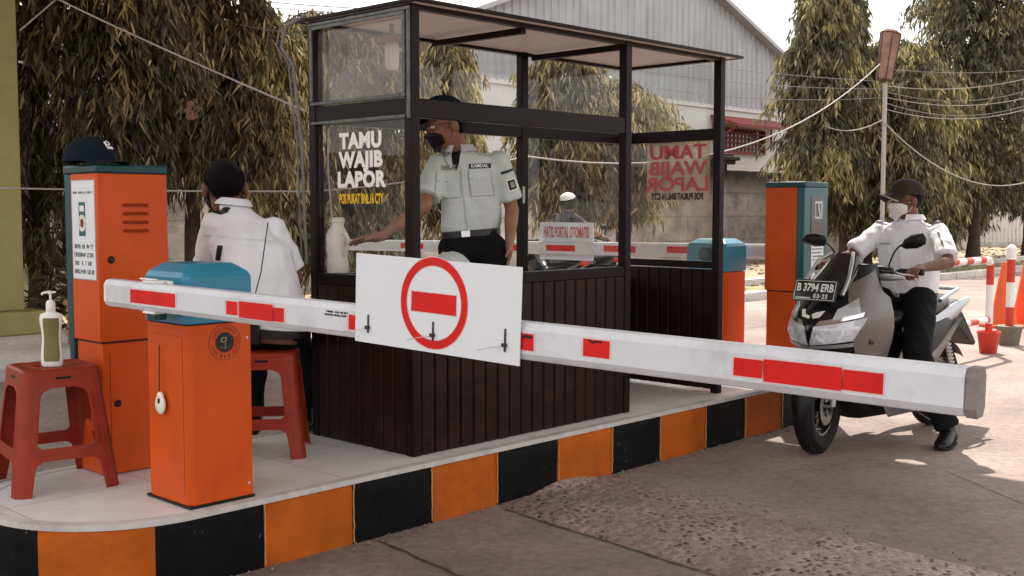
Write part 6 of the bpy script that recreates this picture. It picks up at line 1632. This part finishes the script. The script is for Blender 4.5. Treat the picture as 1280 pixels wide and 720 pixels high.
# pillars in the wall
M['brickpillar'] = mat('painted_red_brown_pillar', (.22, .085, .060), .8, var=.4, scale=4, dirt=.5, bump=.3)
def wall_s(px):
    lo, hi = -40, 40
    for _ in range(50):
        m_ = (lo + hi) / 2; p_ = wp(m_, -.25)
        if 640 + FPX * p_.x / p_.y < px: lo = m_
        else: hi = m_
    return lo
def wpillar(px, label, m, wd, hgt, capw):
    o = thing('wall_pillar', label, 'pillar', wp(wall_s(px), -.02), ROTI)
    mb = MB(); mb.bb((-wd / 2, -wd * .4, 0), (wd / 2, wd * .7, hgt)); mb.build('shaft', m, o, bevel=.02)
    mb = MB(); mb.bb((-capw * .40, -capw * .40, hgt), (capw * .40, capw * .5, hgt + .10)); mb.bb((-capw * .5, -capw * .5, hgt + .101), (capw * .5, capw * .6, hgt + .20)); mb.bb((-capw * .36, -capw * .36, hgt + .201), (capw * .36, capw * .46, hgt + .28)); mb.build('capital', m, o, bevel=.015)
wpillar(1013, 'red-brown wall pillar with a wide stepped cap, left of the drooping trees', 'brickpillar', .50, 2.45, .95)
wpillar(905, 'grey weathered wall pillar with a wide cap, seen by the right booth post', 'wall', .42, 2.6, .85)
# white railing beyond the end of the wall
rl0 = AT(1208, 305, 41.0); rl0.z = 0
rail_t = thing('white_railing', 'low white picket railing in shade between the right-hand trees', 'railing', (rl0.x, rl0.y, 0), 0)
mb = MB()
for k in range(40): mb.bb((k * .14, 0, .25), (k * .14 + .06, .04, 1.30))
mb.build('picket', 'whitewall', rail_t)
mb = MB(); mb.bb((0, .045, .35), (5.6, .085, .45)); mb.bb((0, .045, 1.10), (5.6, .085, 1.2)); mb.build('bar', 'whitewall', rail_t)
rear = thing('low_wall', 'pale low wall behind the white railing', 'wall', (rl0.x, rl0.y + 3, 0), 0)
mb = MB(); mb.bb((-3, 0, 0), (14, .2, 1.7)); mb.build('plaster', 'wall', rear)

# ------------------------------------------------------------------ warehouse
QW = Vector((10.26, 40.0, 0))
wh = thing('warehouse', 'large grey corrugated warehouse gable over a white wall, behind the boundary wall', 'warehouse', QW, ROTI)
GW, EZ, AX, AZ_, BZ_ = -17.5, 5.8, -8.74, 9.1, 4.67
def roofz(x): return float(np.interp(x, (GW, AX, 0), (EZ, AZ_, EZ)))
mb = MB(); x = GW
while x < -.01:
    prf = [(0, 0), (.20, 0), (.225, -.035), (.275, -.035)]
    for i in range(4):
        a = x + prf[i][0]; b = x + (prf[i + 1][0] if i < 3 else .30); b = min(b, 0)
        if a >= 0: break
        ya, yb = prf[i][1], prf[i + 1][1] if i < 3 else 0
        mb.add([(a, ya, BZ_), (b, yb, BZ_), (b, yb, roofz(b)), (a, ya, roofz(a))], [(0, 1, 2, 3)])
    x += .30
mb.build('corrugated_cladding', 'corr', wh, smooth=0)
mb = MB(); mb.bb((GW, .02, 0), (0, .4, BZ_ - .001)); mb.build('lower_wall', 'whitewall', wh)
mb = MB()
for x0_, z0_, x1__, z1_ in ((GW - .3, EZ - .11, AX, AZ_), (AX, AZ_, .3, EZ - .11)):
    d_ = Vector((x1__ - x0_, 0, z1_ - z0_)); n_ = Vector((-d_.z, 0, d_.x)).normalized()
    mb.prism([(0, 0), (d_.length, 0), (d_.length, .12), (0, .12)], (x0_, -.35, z0_), d_.normalized(), n_, Vector((0, 1, 0)), 24)
mb.build('roof', 'corr', wh)
mb = MB(); mb.bb((GW, -.03, BZ_ - .08), (0.02, .018, BZ_ + .04)); mb.build('flashing', 'whitewall', wh)
mb = MB(); mb.tube([(-.72, -.12, 0), (-.72, -.12, BZ_)], .055, 8); mb.tube([(-1.1, -.12, 0), (-1.1, -.12, BZ_)], .03, 8); mb.build('drainpipe', 'whitewall', wh, smooth=50)
mb = MB(); mb.bb((-.02, .41, 0), (0, 20, EZ)); mb.build('side_wall', 'whitewall', wh)
mb = MB()
xa, xb_, za, zb_ = -5.55, -2.86, 3.28, 4.02
mb.bb((xa - .05, -.02, za), (xb_, .019, zb_)); wn = mb.build('window', 'gloss_black', wh)
mb = MB()
for k in range(13): t_ = xa + (xb_ - xa) * k / 12; mb.bb((t_ - .02, -.10, za), (t_ + .02, -.06, zb_))
for k in range(6): t_ = za + (zb_ - za) * k / 5; mb.bb((xa, -.13, t_ - .02), (xb_, -.101, t_ + .02))
mb.bb((xa - .08, -.14, za - .07), (xb_ + .07, .0, za - .001)); mb.bb((xb_ + .001, -.14, za), (xb_ + .08, 0, zb_)); mb.build('grille', 'roofred', wn)
mb = MB(); mb.prism([(0, 4.40), (0, 4.30), (-1.0, 3.98), (-1.0, 4.07)], (xa - .3, 0, 0), (0, 1, 0), (0, 0, 1), (1, 0, 0), 3.95); aw = mb.build('awning', 'roofred', wh)
mb = MB()
for xx in (-2.3, xa - .2): mb.tube([(xx, -.05, 3.6), (xx, -.9, 3.98)], .035, 6); mb.tube([(xx, -.05, 3.6), (xx, -.05, 4.2)], .035, 6)
mb.build('bracket', 'roofred', aw)
sh_ = thing('shed', 'low grey roofed shed showing above the left trees', 'shed', QW - U * 30, ROTI)
mb = MB(); mb.bb((0, 0, 0), (10.8, 6, 5.0)); mb.build('wall', 'whitewall', sh_)
mb = MB(); mb.prism([(-.6, 4.9), (3, 6.3), (6.6, 4.9), (6.6, 4.8), (3, 6.15), (-.6, 4.8)], (-.3, 0, 0), (0, 1, 0), (0, 0, 1), (1, 0, 0), 11.4); mb.build('roof', 'corr', sh_)

# ------------------------------------------------------------------ trees
def droop_tree(label, base, H_, Rc, z0, nb, per, ll, lw_, m='leaf', shape='col', yellow=.35, seed=1, lean=(0, 0), top_pow=.8, near=True, cat='tree'):
    """mast tree: a straight trunk, short limbs bending down, long hanging leaves"""
    global RNG
    RNG = np.random.default_rng(seed)
    t = thing('drooping_mast_tree', label, cat, base, 0, 'drooping mast trees in a row along the wall')
    rnd = random.Random(seed)
    n = 14; path = []; 
    for i in range(n + 1):
        z = H_ * .97 * i / n; path.append(Vector((lean[0] * i / n + .05 * noise.noise(Vector((seed, z * .6, 0))), lean[1] * i / n + .05 * noise.noise(Vector((seed + 9, z * .6, 0))), z - .05 * (i == 0))))
    r0 = .05 + H_ * .012
    mb = MB(); mb.tube(path, [r0 * (1.35 if i == 0 else 1 - .85 * i / n) for i in range(n + 1)], 10); mb.build('trunk', 'bark', t, smooth=60)
    def rad(z):
        a = (z - z0) / (H_ - z0)
        if shape == 'col': return Rc * (min(1, (1 - a) * 3.2) ** top_pow) * (.55 + .45 * min(1, a * 4 + .1))
        if shape == 'cone': return Rc * ((1 - a) ** .62) * (.6 + .4 * min(1, a * 4))
        return Rc * math.sqrt(max(.02, 1 - (2 * a - 1) ** 2 * .92))
    P_, D_, L_, C_ = [], [], [], []
    limbs = MB()
    for b in range(nb):
        a = rnd.random() ** .95; z = z0 + (H_ - z0) * a; th = rnd.uniform(0, 2 * PI)
        lobe = (1 + (.65 * noise.noise(Vector((z * 1.3, seed * 7.7, 0))) if shape != 'round' else 0)) * 1 + .5 * noise.noise(Vector((cos(th) * 1.3, sin(th) * 1.3, z * 1.1 + seed))) + .15 * noise.noise(Vector((cos(th) * 3, sin(th) * 3, z * 3 + seed)))
        rr_ = rad(z) * lobe * (rnd.random() ** .38); rr_ = max(.08, rr_)
        tx = np.interp(z, [p.z for p in path], [p.x for p in path]); ty = np.interp(z, [p.z for p in path], [p.y for p in path])
        rise = .18 * rr_; drop = rnd.uniform(.25, .75) * (.55 + .5 * ll / .2)
        dr = Vector((cos(th), sin(th), 0))
        st = Vector((tx, ty, z)) + dr * rr_ * .25; mid = Vector((tx, ty, z + rise)) + dr * rr_ * .75; end = Vector((tx, ty, z + rise - drop)) + dr * rr_ * 1.05
        if b % 4 == 0: limbs.tube(bez(Vector((tx, ty, z - .1)), mid + Vector((0, 0, .05)), end, 5), [.018, .014, .011, .008, .006, .004], 5)
        if end.z < max(.3, z0 - .45): continue
        tone = .5 + .55 * noise.noise(Vector((end.x * 1.4, end.y * 1.4, end.z * 1.2 + seed * 3))) + rnd.gauss(0, .10) + yellow - .35
        for k in range(per):
            u_ = rnd.uniform(.30, 1); p = st * (1 - u_) ** 2 + mid * 2 * u_ * (1 - u_) + end * u_ * u_
            sd = rnd.choice((-1, 1)); side = Vector((-dr.y, dr.x, 0)) * sd
            d = side * rnd.uniform(.0, .75) + dr * rnd.uniform(-.1, .65) + Vector((0, 0, -1)) * rnd.uniform(.55, 1.5)
            P_.append(p + Vector((rnd.gauss(0, .03), rnd.gauss(0, .03), rnd.gauss(0, .03)))); D_.append(d); L_.append(ll * rnd.uniform(.6, 1.25)); C_.append(min(1, max(0, tone + rnd.gauss(0, .24))))
    limbs.build('limb', 'bark', t, smooth=60)
    leaf_mesh('crown', np.array(P_), np.array([tuple(d) for d in D_]), np.array(L_), lw_, np.array(C_), near, m, t)
    return t
def tline(px, off=3.0):
    lo, hi = -30, 60
    for _ in range(60):
        m_ = (lo + hi) / 2; p_ = rl(m_, off)
        if 640 + FPX * p_.x / p_.y < px: lo = m_
        else: hi = m_
    return rl(lo, off)
# left curtain
for i, (px, off, H_, Rc, z0, nb, yl, lab) in enumerate((
    (-45, 4.6, 7.6, 1.1, 1.1, 620, .22, 'tall drooping tree at the far left behind the olive pillar'),
    (50, 4.0, 7.6, 1.15, .9, 950, .25, 'tall dark drooping tree right of the olive pillar'),
    (150, 2.9, 7.0, 1.05, 1.9, 950, .30, 'tall drooping tree above the left ticket machine and the cap'),
    (243, 3.2, 5.6, .98, 1.9, 820, .42, 'yellowish drooping tree above the seated guard'),
    (322, 2.7, 4.3, .92, 1.5, 680, .48, 'yellow tinged drooping tree just left of the booth'),
    (400, 2.9, 4.1, 1.05, .8, 640, .40, 'drooping tree seen through the left booth window'),
    (468, 2.7, 4.1, 1.05, .9, 620, .40, 'dense drooping tree behind the TAMU WAJIB LAPOR window'),
    (560, 3.0, 4.25, .62, 1.4, 420, .45, 'narrow drooping tree seen behind the standing guard'),
    (700, 3.2, 4.15, 1.0, 1.5, 760, .42, 'drooping tree seen through the booth above the small portal sign'),
    (776, 3.0, 3.75, 1.05, 1.5, 640, .50, 'sunlit yellow drooping tree seen through the right booth windows'))):
    b = tline(px, off)
    droop_tree(lab, b, H_, Rc, z0, int(nb * 1.45), 16, .165 if i < 7 else .185, .0132 if i < 7 else .016, 'leaf', 'col' if i < 5 else 'round', yl, 20 + i, (0, 0), near=True)
for i, (px, off, H_, Rc, z0, nb, yl, shp, lab) in enumerate((
    (1024, 3.2, 7.6, 1.05, 2.5, 720, .34, 'cone', 'tall drooping tree with a feathery top right of the warehouse gable'),
    (1056, 3.6, 7.2, 1.0, 1.7, 620, .32, 'cone', 'slender drooping tree just left of the lamp pole'),
    (1112, 2.8, 5.5, 1.45, 1.3, 700, .42, 'round', 'bushy drooping tree behind the riders head and the lamp pole'),
    (1084, 4.4, 5.2, 1.3, 1.5, 560, .38, 'col', 'drooping tree filling the row behind the lamp pole'),
    (1190, 4.2, 5.0, 1.35, 1.5, 560, .36, 'col', 'low drooping tree behind the gap right of the rider'),
    (1160, 3.0, 5.8, 1.15, 1.2, 620, .44, 'cone', 'yellowish drooping tree right of the rider with a pointed top'),
    (1216, 2.6, 9.4, 1.85, 2.2, 1100, .30, 'col', 'very tall broad drooping tree near the right edge'),
    (1284, 3.4, 8.2, 1.8, 1.9, 900, .34, 'col', 'tall drooping tree cut by the right edge of the photo'))):
    b = tline(px, off)
    droop_tree(lab, b, H_, Rc * (1.34 if Rc < 1.5 else 1.15), z0 - .45, int(nb * 2.0), 16, .215, .0225, 'leaf_far', shp, yl, 50 + i, (0, 0), near=False)
# bare branch and sign scrap on the left trees
mb = MB(); p_ = tline(345, 2.4); b_ = AT(352, 80, p_.y)
o = mb.tube([AT(345, 50, p_.y), AT(330, 42, p_.y), AT(318, 20, p_.y), AT(312, 5, p_.y)], [.05, .045, .035, .02], 8).tube([AT(372, 60, p_.y), AT(352, 44, p_.y), AT(330, 42, p_.y)], [.05, .045, .04], 8).build('branch', 'bark', None, smooth=60); tag(o, 'bare brown branch rising among the leaves left of the booth', 'branch')
# shrubs and leaf litter under the trees
M['litter'] = leafmat('dry_leaf_litter', (.06, .042, .025), (.12, .085, .048), (.18, .13, .075), .1)
RNG = np.random.default_rng(5); n = 2600; s_ = RNG.uniform(-14, 34, n); o_ = RNG.uniform(.3, 6.6, n)
pts = np.array([tuple(rl(a, b, .03 + .02 * random.random())) for a, b in zip(s_, o_)]); dr_ = np.stack([RNG.normal(size=n), RNG.normal(size=n), RNG.uniform(-.05, .25, n)], 1)
o = leaf_mesh('leaf_litter', pts, dr_, RNG.uniform(.08, .2, n), .02, RNG.random(n), False, 'litter'); tag(o, 'fallen dry leaves and tufts under the tree row', 'leaf litter', kind='stuff')
def bush(label, at, r, h, n_, seed, m='leaf_far'):
    global RNG
    RNG = np.random.default_rng(seed); t = thing('shrub', label, 'shrub', at)
    th = RNG.uniform(0, 2 * PI, n_); ph = RNG.uniform(0, 1, n_); q = RNG.random(n_) ** .4
    P_ = np.stack([np.cos(th) * r * q * np.sqrt(1 - ph * .8), np.sin(th) * r * q * np.sqrt(1 - ph * .8), .08 + ph * h * q], 1); D_ = np.stack([np.cos(th), np.sin(th), RNG.uniform(-.4, .9, n_)], 1)
    leaf_mesh('foliage', P_, D_, RNG.uniform(.10, .2, n_), .022, RNG.random(n_) * .6, False, m, t)
    mb = MB()
    for k in range(6): a = 2 * PI * k / 6; mb.tube([(0, 0, -.02), (cos(a) * r * .3, sin(a) * r * .3, h * .4), (cos(a) * r * .6, sin(a) * r * .6, h * .7)], [.015, .01, .005], 5)
    mb.build('stem', 'bark', t)
b = wp(wall_s(958), -1.0); bush('small dark shrub at the wall foot between the two right cabinets', (b.x, b.y, 0), .7, .8, 500, 77)
b = wp(wall_s(1075), -1.2); bush('dark shrub at the wall foot behind the rider', (b.x, b.y, 0), 1.1, .9, 700, 78)
b = tline(225, 2.2); bush('dark low shrub under the trees beside the seated guard', (b.x, b.y, 0), .55, .6, 600, 79, 'leaf')
b = tline(112, 3.2); bush('dark low shrub behind the gel bottle', (b.x, b.y, 0), .8, .9, 800, 80, 'leaf')
mb = MB(); q0 = AT(240, 139, 11.6)
def scrap(a, b):
    th = 2 * PI * b; r = a * (.085 + .05 * noise.noise(Vector((cos(th) * 1.6, sin(th) * 1.6, 2)))); return Vector((r * cos(th) * .9, .05 * noise.noise(Vector((cos(th) * a * 3, sin(th) * a * 3, 4))), r * sin(th)))
mb.grid(scrap, 8, 24); o = mb.build('cloth_scrap', 'pink', None, smooth=60); o.location = q0; tag(o, 'small faded red cloth caught in the leaves above the ticket machine', 'cloth')
# ------------------------------------------------------------------ lamp pole
lpY = 20.0; pb = AT(1103, 262, lpY)
lamp = thing('street_lamp', 'thin pale pole topped by a tilted rusty pink box lamp', 'street lamp', (pb.x, pb.y, 0))
ztop = AT(1103, 98, lpY).z; mb = MB(); mb.tube([(0, 0, 0), (0, 0, ztop)], .038, 10); mb.tube([(0, 0, 0), (0, 0, .3)], .06, 10); mb.build('pole', 'cable_w', lamp, smooth=50)
a_ = AT(1105, 100, lpY) - Vector((pb.x, pb.y, 0)); b_ = AT(1117, 36, lpY) - Vector((pb.x, pb.y, 0)); a_.y = 0; b_.y = .12
dl_ = (b_ - a_).normalized(); xs = dl_.cross(Vector((0, 1, 0))).normalized(); ys = dl_.cross(xs)
mb = MB(); hexr = lambda p, r, k=.6: [p + xs * r * cos(q) + ys * r * k * sin(q) for q in [PI / 6 + PI / 3 * i for i in range(6)]]
mb.rings([hexr(a_, .145), hexr(a_.lerp(b_, .93), .185), hexr(b_, .12)]); lb = mb.build('lamp_box', 'pink', lamp, smooth=0, bevel=.01)
mb = MB()
for i in range(6):
    p0_, p1_ = hexr(a_, .149)[i], hexr(a_.lerp(b_, .93), .189)[i]; mb.tube([p0_, p1_], .012, 6)
for f_ in (.0, .93): h6 = hexr(a_.lerp(b_, f_), .188 if f_ else .15); [mb.tube([h6[i], h6[(i + 1) % 6]], .012, 6) for i in range(6)]
mb.tube([a_ - dl_ * .05, a_ + dl_ * .02], .05, 8); mb.build('lamp_frame', 'bark', lb, smooth=50)
# ------------------------------------------------------------------ cables
def cable(a, b, s, r, m, label, name='overhead_cable', n=18):
    mb = MB(); mb.tube(sag(a, b, s, n), r, 6); return tag(mb.build(name, m, None, smooth=60), label, 'cable')
cable(AT(18, -28, 9.3), AT(383, 139, 6.6), .02, .0062, 'cable_w', 'pale rope slanting down from the top left corner to the booth')
cable(AT(74, -4, 9.0), AT(25, 38, 9.2), .0, .006, 'cable_w', 'short pale rope end crossing the top left foliage')
cable(AT(-30, 234, 8.0), AT(393, 239, 7.2), .01, .0062, 'cable_w', 'pale horizontal rope stretched low across the left foliage')
cable(AT(393, 239, 7.2), AT(655, 195, 11.0), .05, .006, 'cable_w', 'pale rope seen through the booth rising to the right')
cable(AT(655, 195, 11.0), AT(1100, 80, 19.8), .62, .009, 'cable_w', 'pale rope rising from behind the booth to the lamp pole')
cable(AT(1103, 150, 19.9), AT(1008, 140, 27), .3, .011, 'cable_w', 'short sagging pale cable left of the lamp pole')
cable(AT(1104, 152, 19.9), AT(1330, 205, 24), .75, .010, 'cable_w', 'long sagging pale cable right of the lamp pole')
cable(AT(110, -12, 16), AT(382, 44, 13), .05, .008, 'cable_w', 'pale cable crossing above the left trees to the booth top')
for k, (ya, yb, s_) in enumerate(((78, 96, .15), (90, 105, .25), (105, 116, .35))):
    cable(AT(640, ya - 36, 24), AT(1105, yb + 6, 23), s_, .007, 'cable_g', ['topmost', 'middle', 'lowest'][k] + ' thin grey wire crossing the warehouse wall')
for k, (ya, yb, s_) in enumerate(((107, 88, .2), (114, 101, .3), (121, 112, .25), (128, 118, .35), (136, 124, .3), (86, 84, .1))):
    cable(AT(1105, ya, 23), AT(1320, yb, 24), s_, .008, 'cable_g' if k % 2 else 'cable_w', ['upper', 'second', 'third', 'fourth', 'lowest', 'topmost thin'][k] + ' wire running right from above the lamp pole')
for k in range(3):
    cable(AT(200 - k * 60, -14, 19), AT(560, 12 + k * 9, 22), .1, .010, 'cable_g', ['upper', 'middle', 'lower'][k] + ' dark wire above the booth at the top left')

# ------------------------------------------------------------------ rail, bollard and cones at the right
ra_ = G(1235, 441, 0); 
rr_t = thing('striped_rail', 'red and white striped pipe rail standing in painted buckets right of the scooter', 'rail', (ra_.x, ra_.y, 0), ROTI)
PR = .036
def striped(parent, path, r, cols, nm):
    tot = sum((Vector(path[i + 1]) - Vector(path[i])).length for i in range(len(path) - 1))
    seg = []
    for i in range(len(path) - 1):
        a, b = Vector(path[i]), Vector(path[i + 1]); n = max(1, round((b - a).length / .02))
        for k in range(n): seg.append((a.lerp(b, k / n)))
    seg.append(Vector(path[-1])); N_ = len(seg) - 1; cuts = [0]
    for c, f_ in cols: cuts.append(min(N_, round(N_ * f_)))
    for i, (c, f_) in enumerate(cols):
        mb = MB(); mb.tube(seg[cuts[i]:cuts[i + 1] + 1], r + (.0004 if i % 2 else 0), 14); mb.build(nm, c, parent, smooth=50)
arc = [(0, 0, .05), (0, 0, .84)] + [(-.09 * (1 - cos(q)), 0, .84 + .09 * sin(q)) for q in (.4, .8, 1.2, PI / 2)]
striped(rr_t, arc, PR, [('redpaint', .26), ('white', .36), ('white', .66), ('redpaint', .90), ('white', 1.0)], 'upright')
striped(rr_t, [(-.09, 0, .93), (-1.35, 0, .93)], PR * .9, [('white', .06), ('redpaint', .18), ('white', .32), ('redpaint', .44), ('white', .58), ('redpaint', .7), ('white', .84), ('redpaint', .95), ('white', 1)], 'top_rail')
striped(rr_t, [(-.03, 0, .33), (-1.42, 0, .33)], PR * .8, [('redpaint', .04), ('white', .20), ('redpaint', .35), ('white', .5), ('redpaint', .65), ('white', .8), ('redpaint', 1)], 'lower_rail')
arc = [(-1.44, 0, .05), (-1.44, 0, .84)] + [(-1.44 + .09 * (1 - cos(q)), 0, .84 + .09 * sin(q)) for q in (.4, .8, 1.2, PI / 2)]
striped(rr_t, arc, PR, [('redpaint', .26), ('white', .60), ('redpaint', .90), ('white', 1.0)], 'upright')
for x in (0, -1.44):
    mb = MB(); mb.lathe([(.005, 0), (.075, 0), (.082, .01), (.105, .19), (.112, .195), (.112, .215), (.10, .215), (.095, .19), (.005, .185)], (x, 0, 0), n=24); mb.build('bucket', 'redpaint', rr_t, smooth=40)
def bollard(px, py, label):
    p = G(px, py, 0); o = thing('bollard', label, 'bollard', (p.x, p.y, 0), 0)
    striped(o, [(0, 0, .08), (0, 0, 1.0)], .042, [('redpaint', .34), ('white', .62), ('redpaint', .90), ('white', 1)], 'post')
    mb = MB(); mb.ell((0, 0, 1.0), vv(.05, 0, 0), vv(0, .05, 0), vv(0, 0, .055)); mb.lathe([(.002, .9), (.05, .9), (.05, 1.0), (.002, 1.0)], n=20); mb.build('cap', 'white', o, smooth=50)
    mb = MB(); mb.lathe([(.005, 0), (.10, 0), (.13, .19), (.135, .20), (.12, .205), (.005, .20)], n=20); mb.build('pot', 'pot', o, smooth=40)
bollard(1261, 431, 'red and white round-topped bollard set in a concrete pot, in front of the cones')
bollard(1301, 428, 'red and white bollard cut by the right edge of the photo')
def cone(px, py, s, label):
    p = G(px, py, 0); o = thing('traffic_cone', label, 'traffic cone', (p.x, p.y, 0), .4, 'orange traffic cones')
    mb = MB(); mb.prism([(-.2, -.16), (-.16, -.2), (.16, -.2), (.2, -.16), (.2, .16), (.16, .2), (-.16, .2), (-.2, .16)], (0, 0, 0), (s, 0, 0), (0, s, 0), (0, 0, 1), .035); mb.build('base', 'conebody', o, bevel=.006)
    mb = MB(); mb.lathe([(.15 * s, .034), (.145 * s, .05), (.035 * s, .72 * s), (.03 * s, .73 * s), (.002, .73 * s)], n=28); mb.build('cone_body', 'conebody', o, smooth=40)
cone(1254, 409, 1.08, 'orange traffic cone behind the round-topped bollard')
cone(1283, 407, 1.18, 'orange traffic cone at the right edge behind the bollards')
# dark post at the right edge
p = G(1284, 420); o = thing('sign_post', 'dark red post with a narrow framed panel at the right edge', 'post', (p.x, p.y, 0))
mb = MB(); mb.bb((-.03, -.02, 0), (.03, .02, 1.45)); mb.build('post', 'redpaint', o, bevel=.004)
mb = MB(); mb.bb((-.028, -.03, 1.33), (.05, -.021, 1.45)); mb.build('panel', 'black', o)

# ------------------------------------------------------------------ sky and sun
w = bpy.data.worlds.new('World'); S.world = w; w.use_nodes = True; nt = w.node_tree; L = nt.links.new
bg = nt.nodes['Background']; sky = nt.nodes.new('ShaderNodeTexSky'); sky.sky_type = 'NISHITA'; sky.sun_disc = False
sky.sun_elevation = SUN_EL; sky.sun_rotation = math.atan2(SUN_AZ.x, SUN_AZ.y); sky.air_density = 1.0; sky.dust_density = 4.0; sky.ozone_density = 1.0; sky.altitude = 20
hs = nt.nodes.new('ShaderNodeHueSaturation'); hs.inputs['Saturation'].default_value = .30
mx = nt.nodes.new('ShaderNodeMixRGB'); mx.inputs['Fac'].default_value = .62; mx.inputs['Color2'].default_value = (9.4, 9.05, 8.9, 1)
L(sky.outputs[0], hs.inputs['Color']); L(hs.outputs['Color'], mx.inputs['Color1']); L(mx.outputs['Color'], bg.inputs['Color']); bg.inputs['Strength'].default_value = .112
sl = bpy.data.lights.new('sun', 'SUN'); so = bpy.data.objects.new('sun', sl); COL.objects.link(so); sl.energy = 4.0; sl.angle = R(.55); sl.color = (1, .93, .84)
sd = Vector((SUN_AZ.x * cos(SUN_EL), SUN_AZ.y * cos(SUN_EL), sin(SUN_EL))); so.rotation_euler = sd.to_track_quat('Z', 'Y').to_euler()
S.view_settings.view_transform = 'Standard'; S.view_settings.look = 'None'; S.view_settings.exposure = 1.16; S.view_settings.gamma = 1
S.render.engine = 'CYCLES'; S.cycles.max_bounces = 8; S.cycles.transparent_max_bounces = 16; S.cycles.use_denoising = True
S.cycles.diffuse_bounces = 4; S.cycles.glossy_bounces = 4
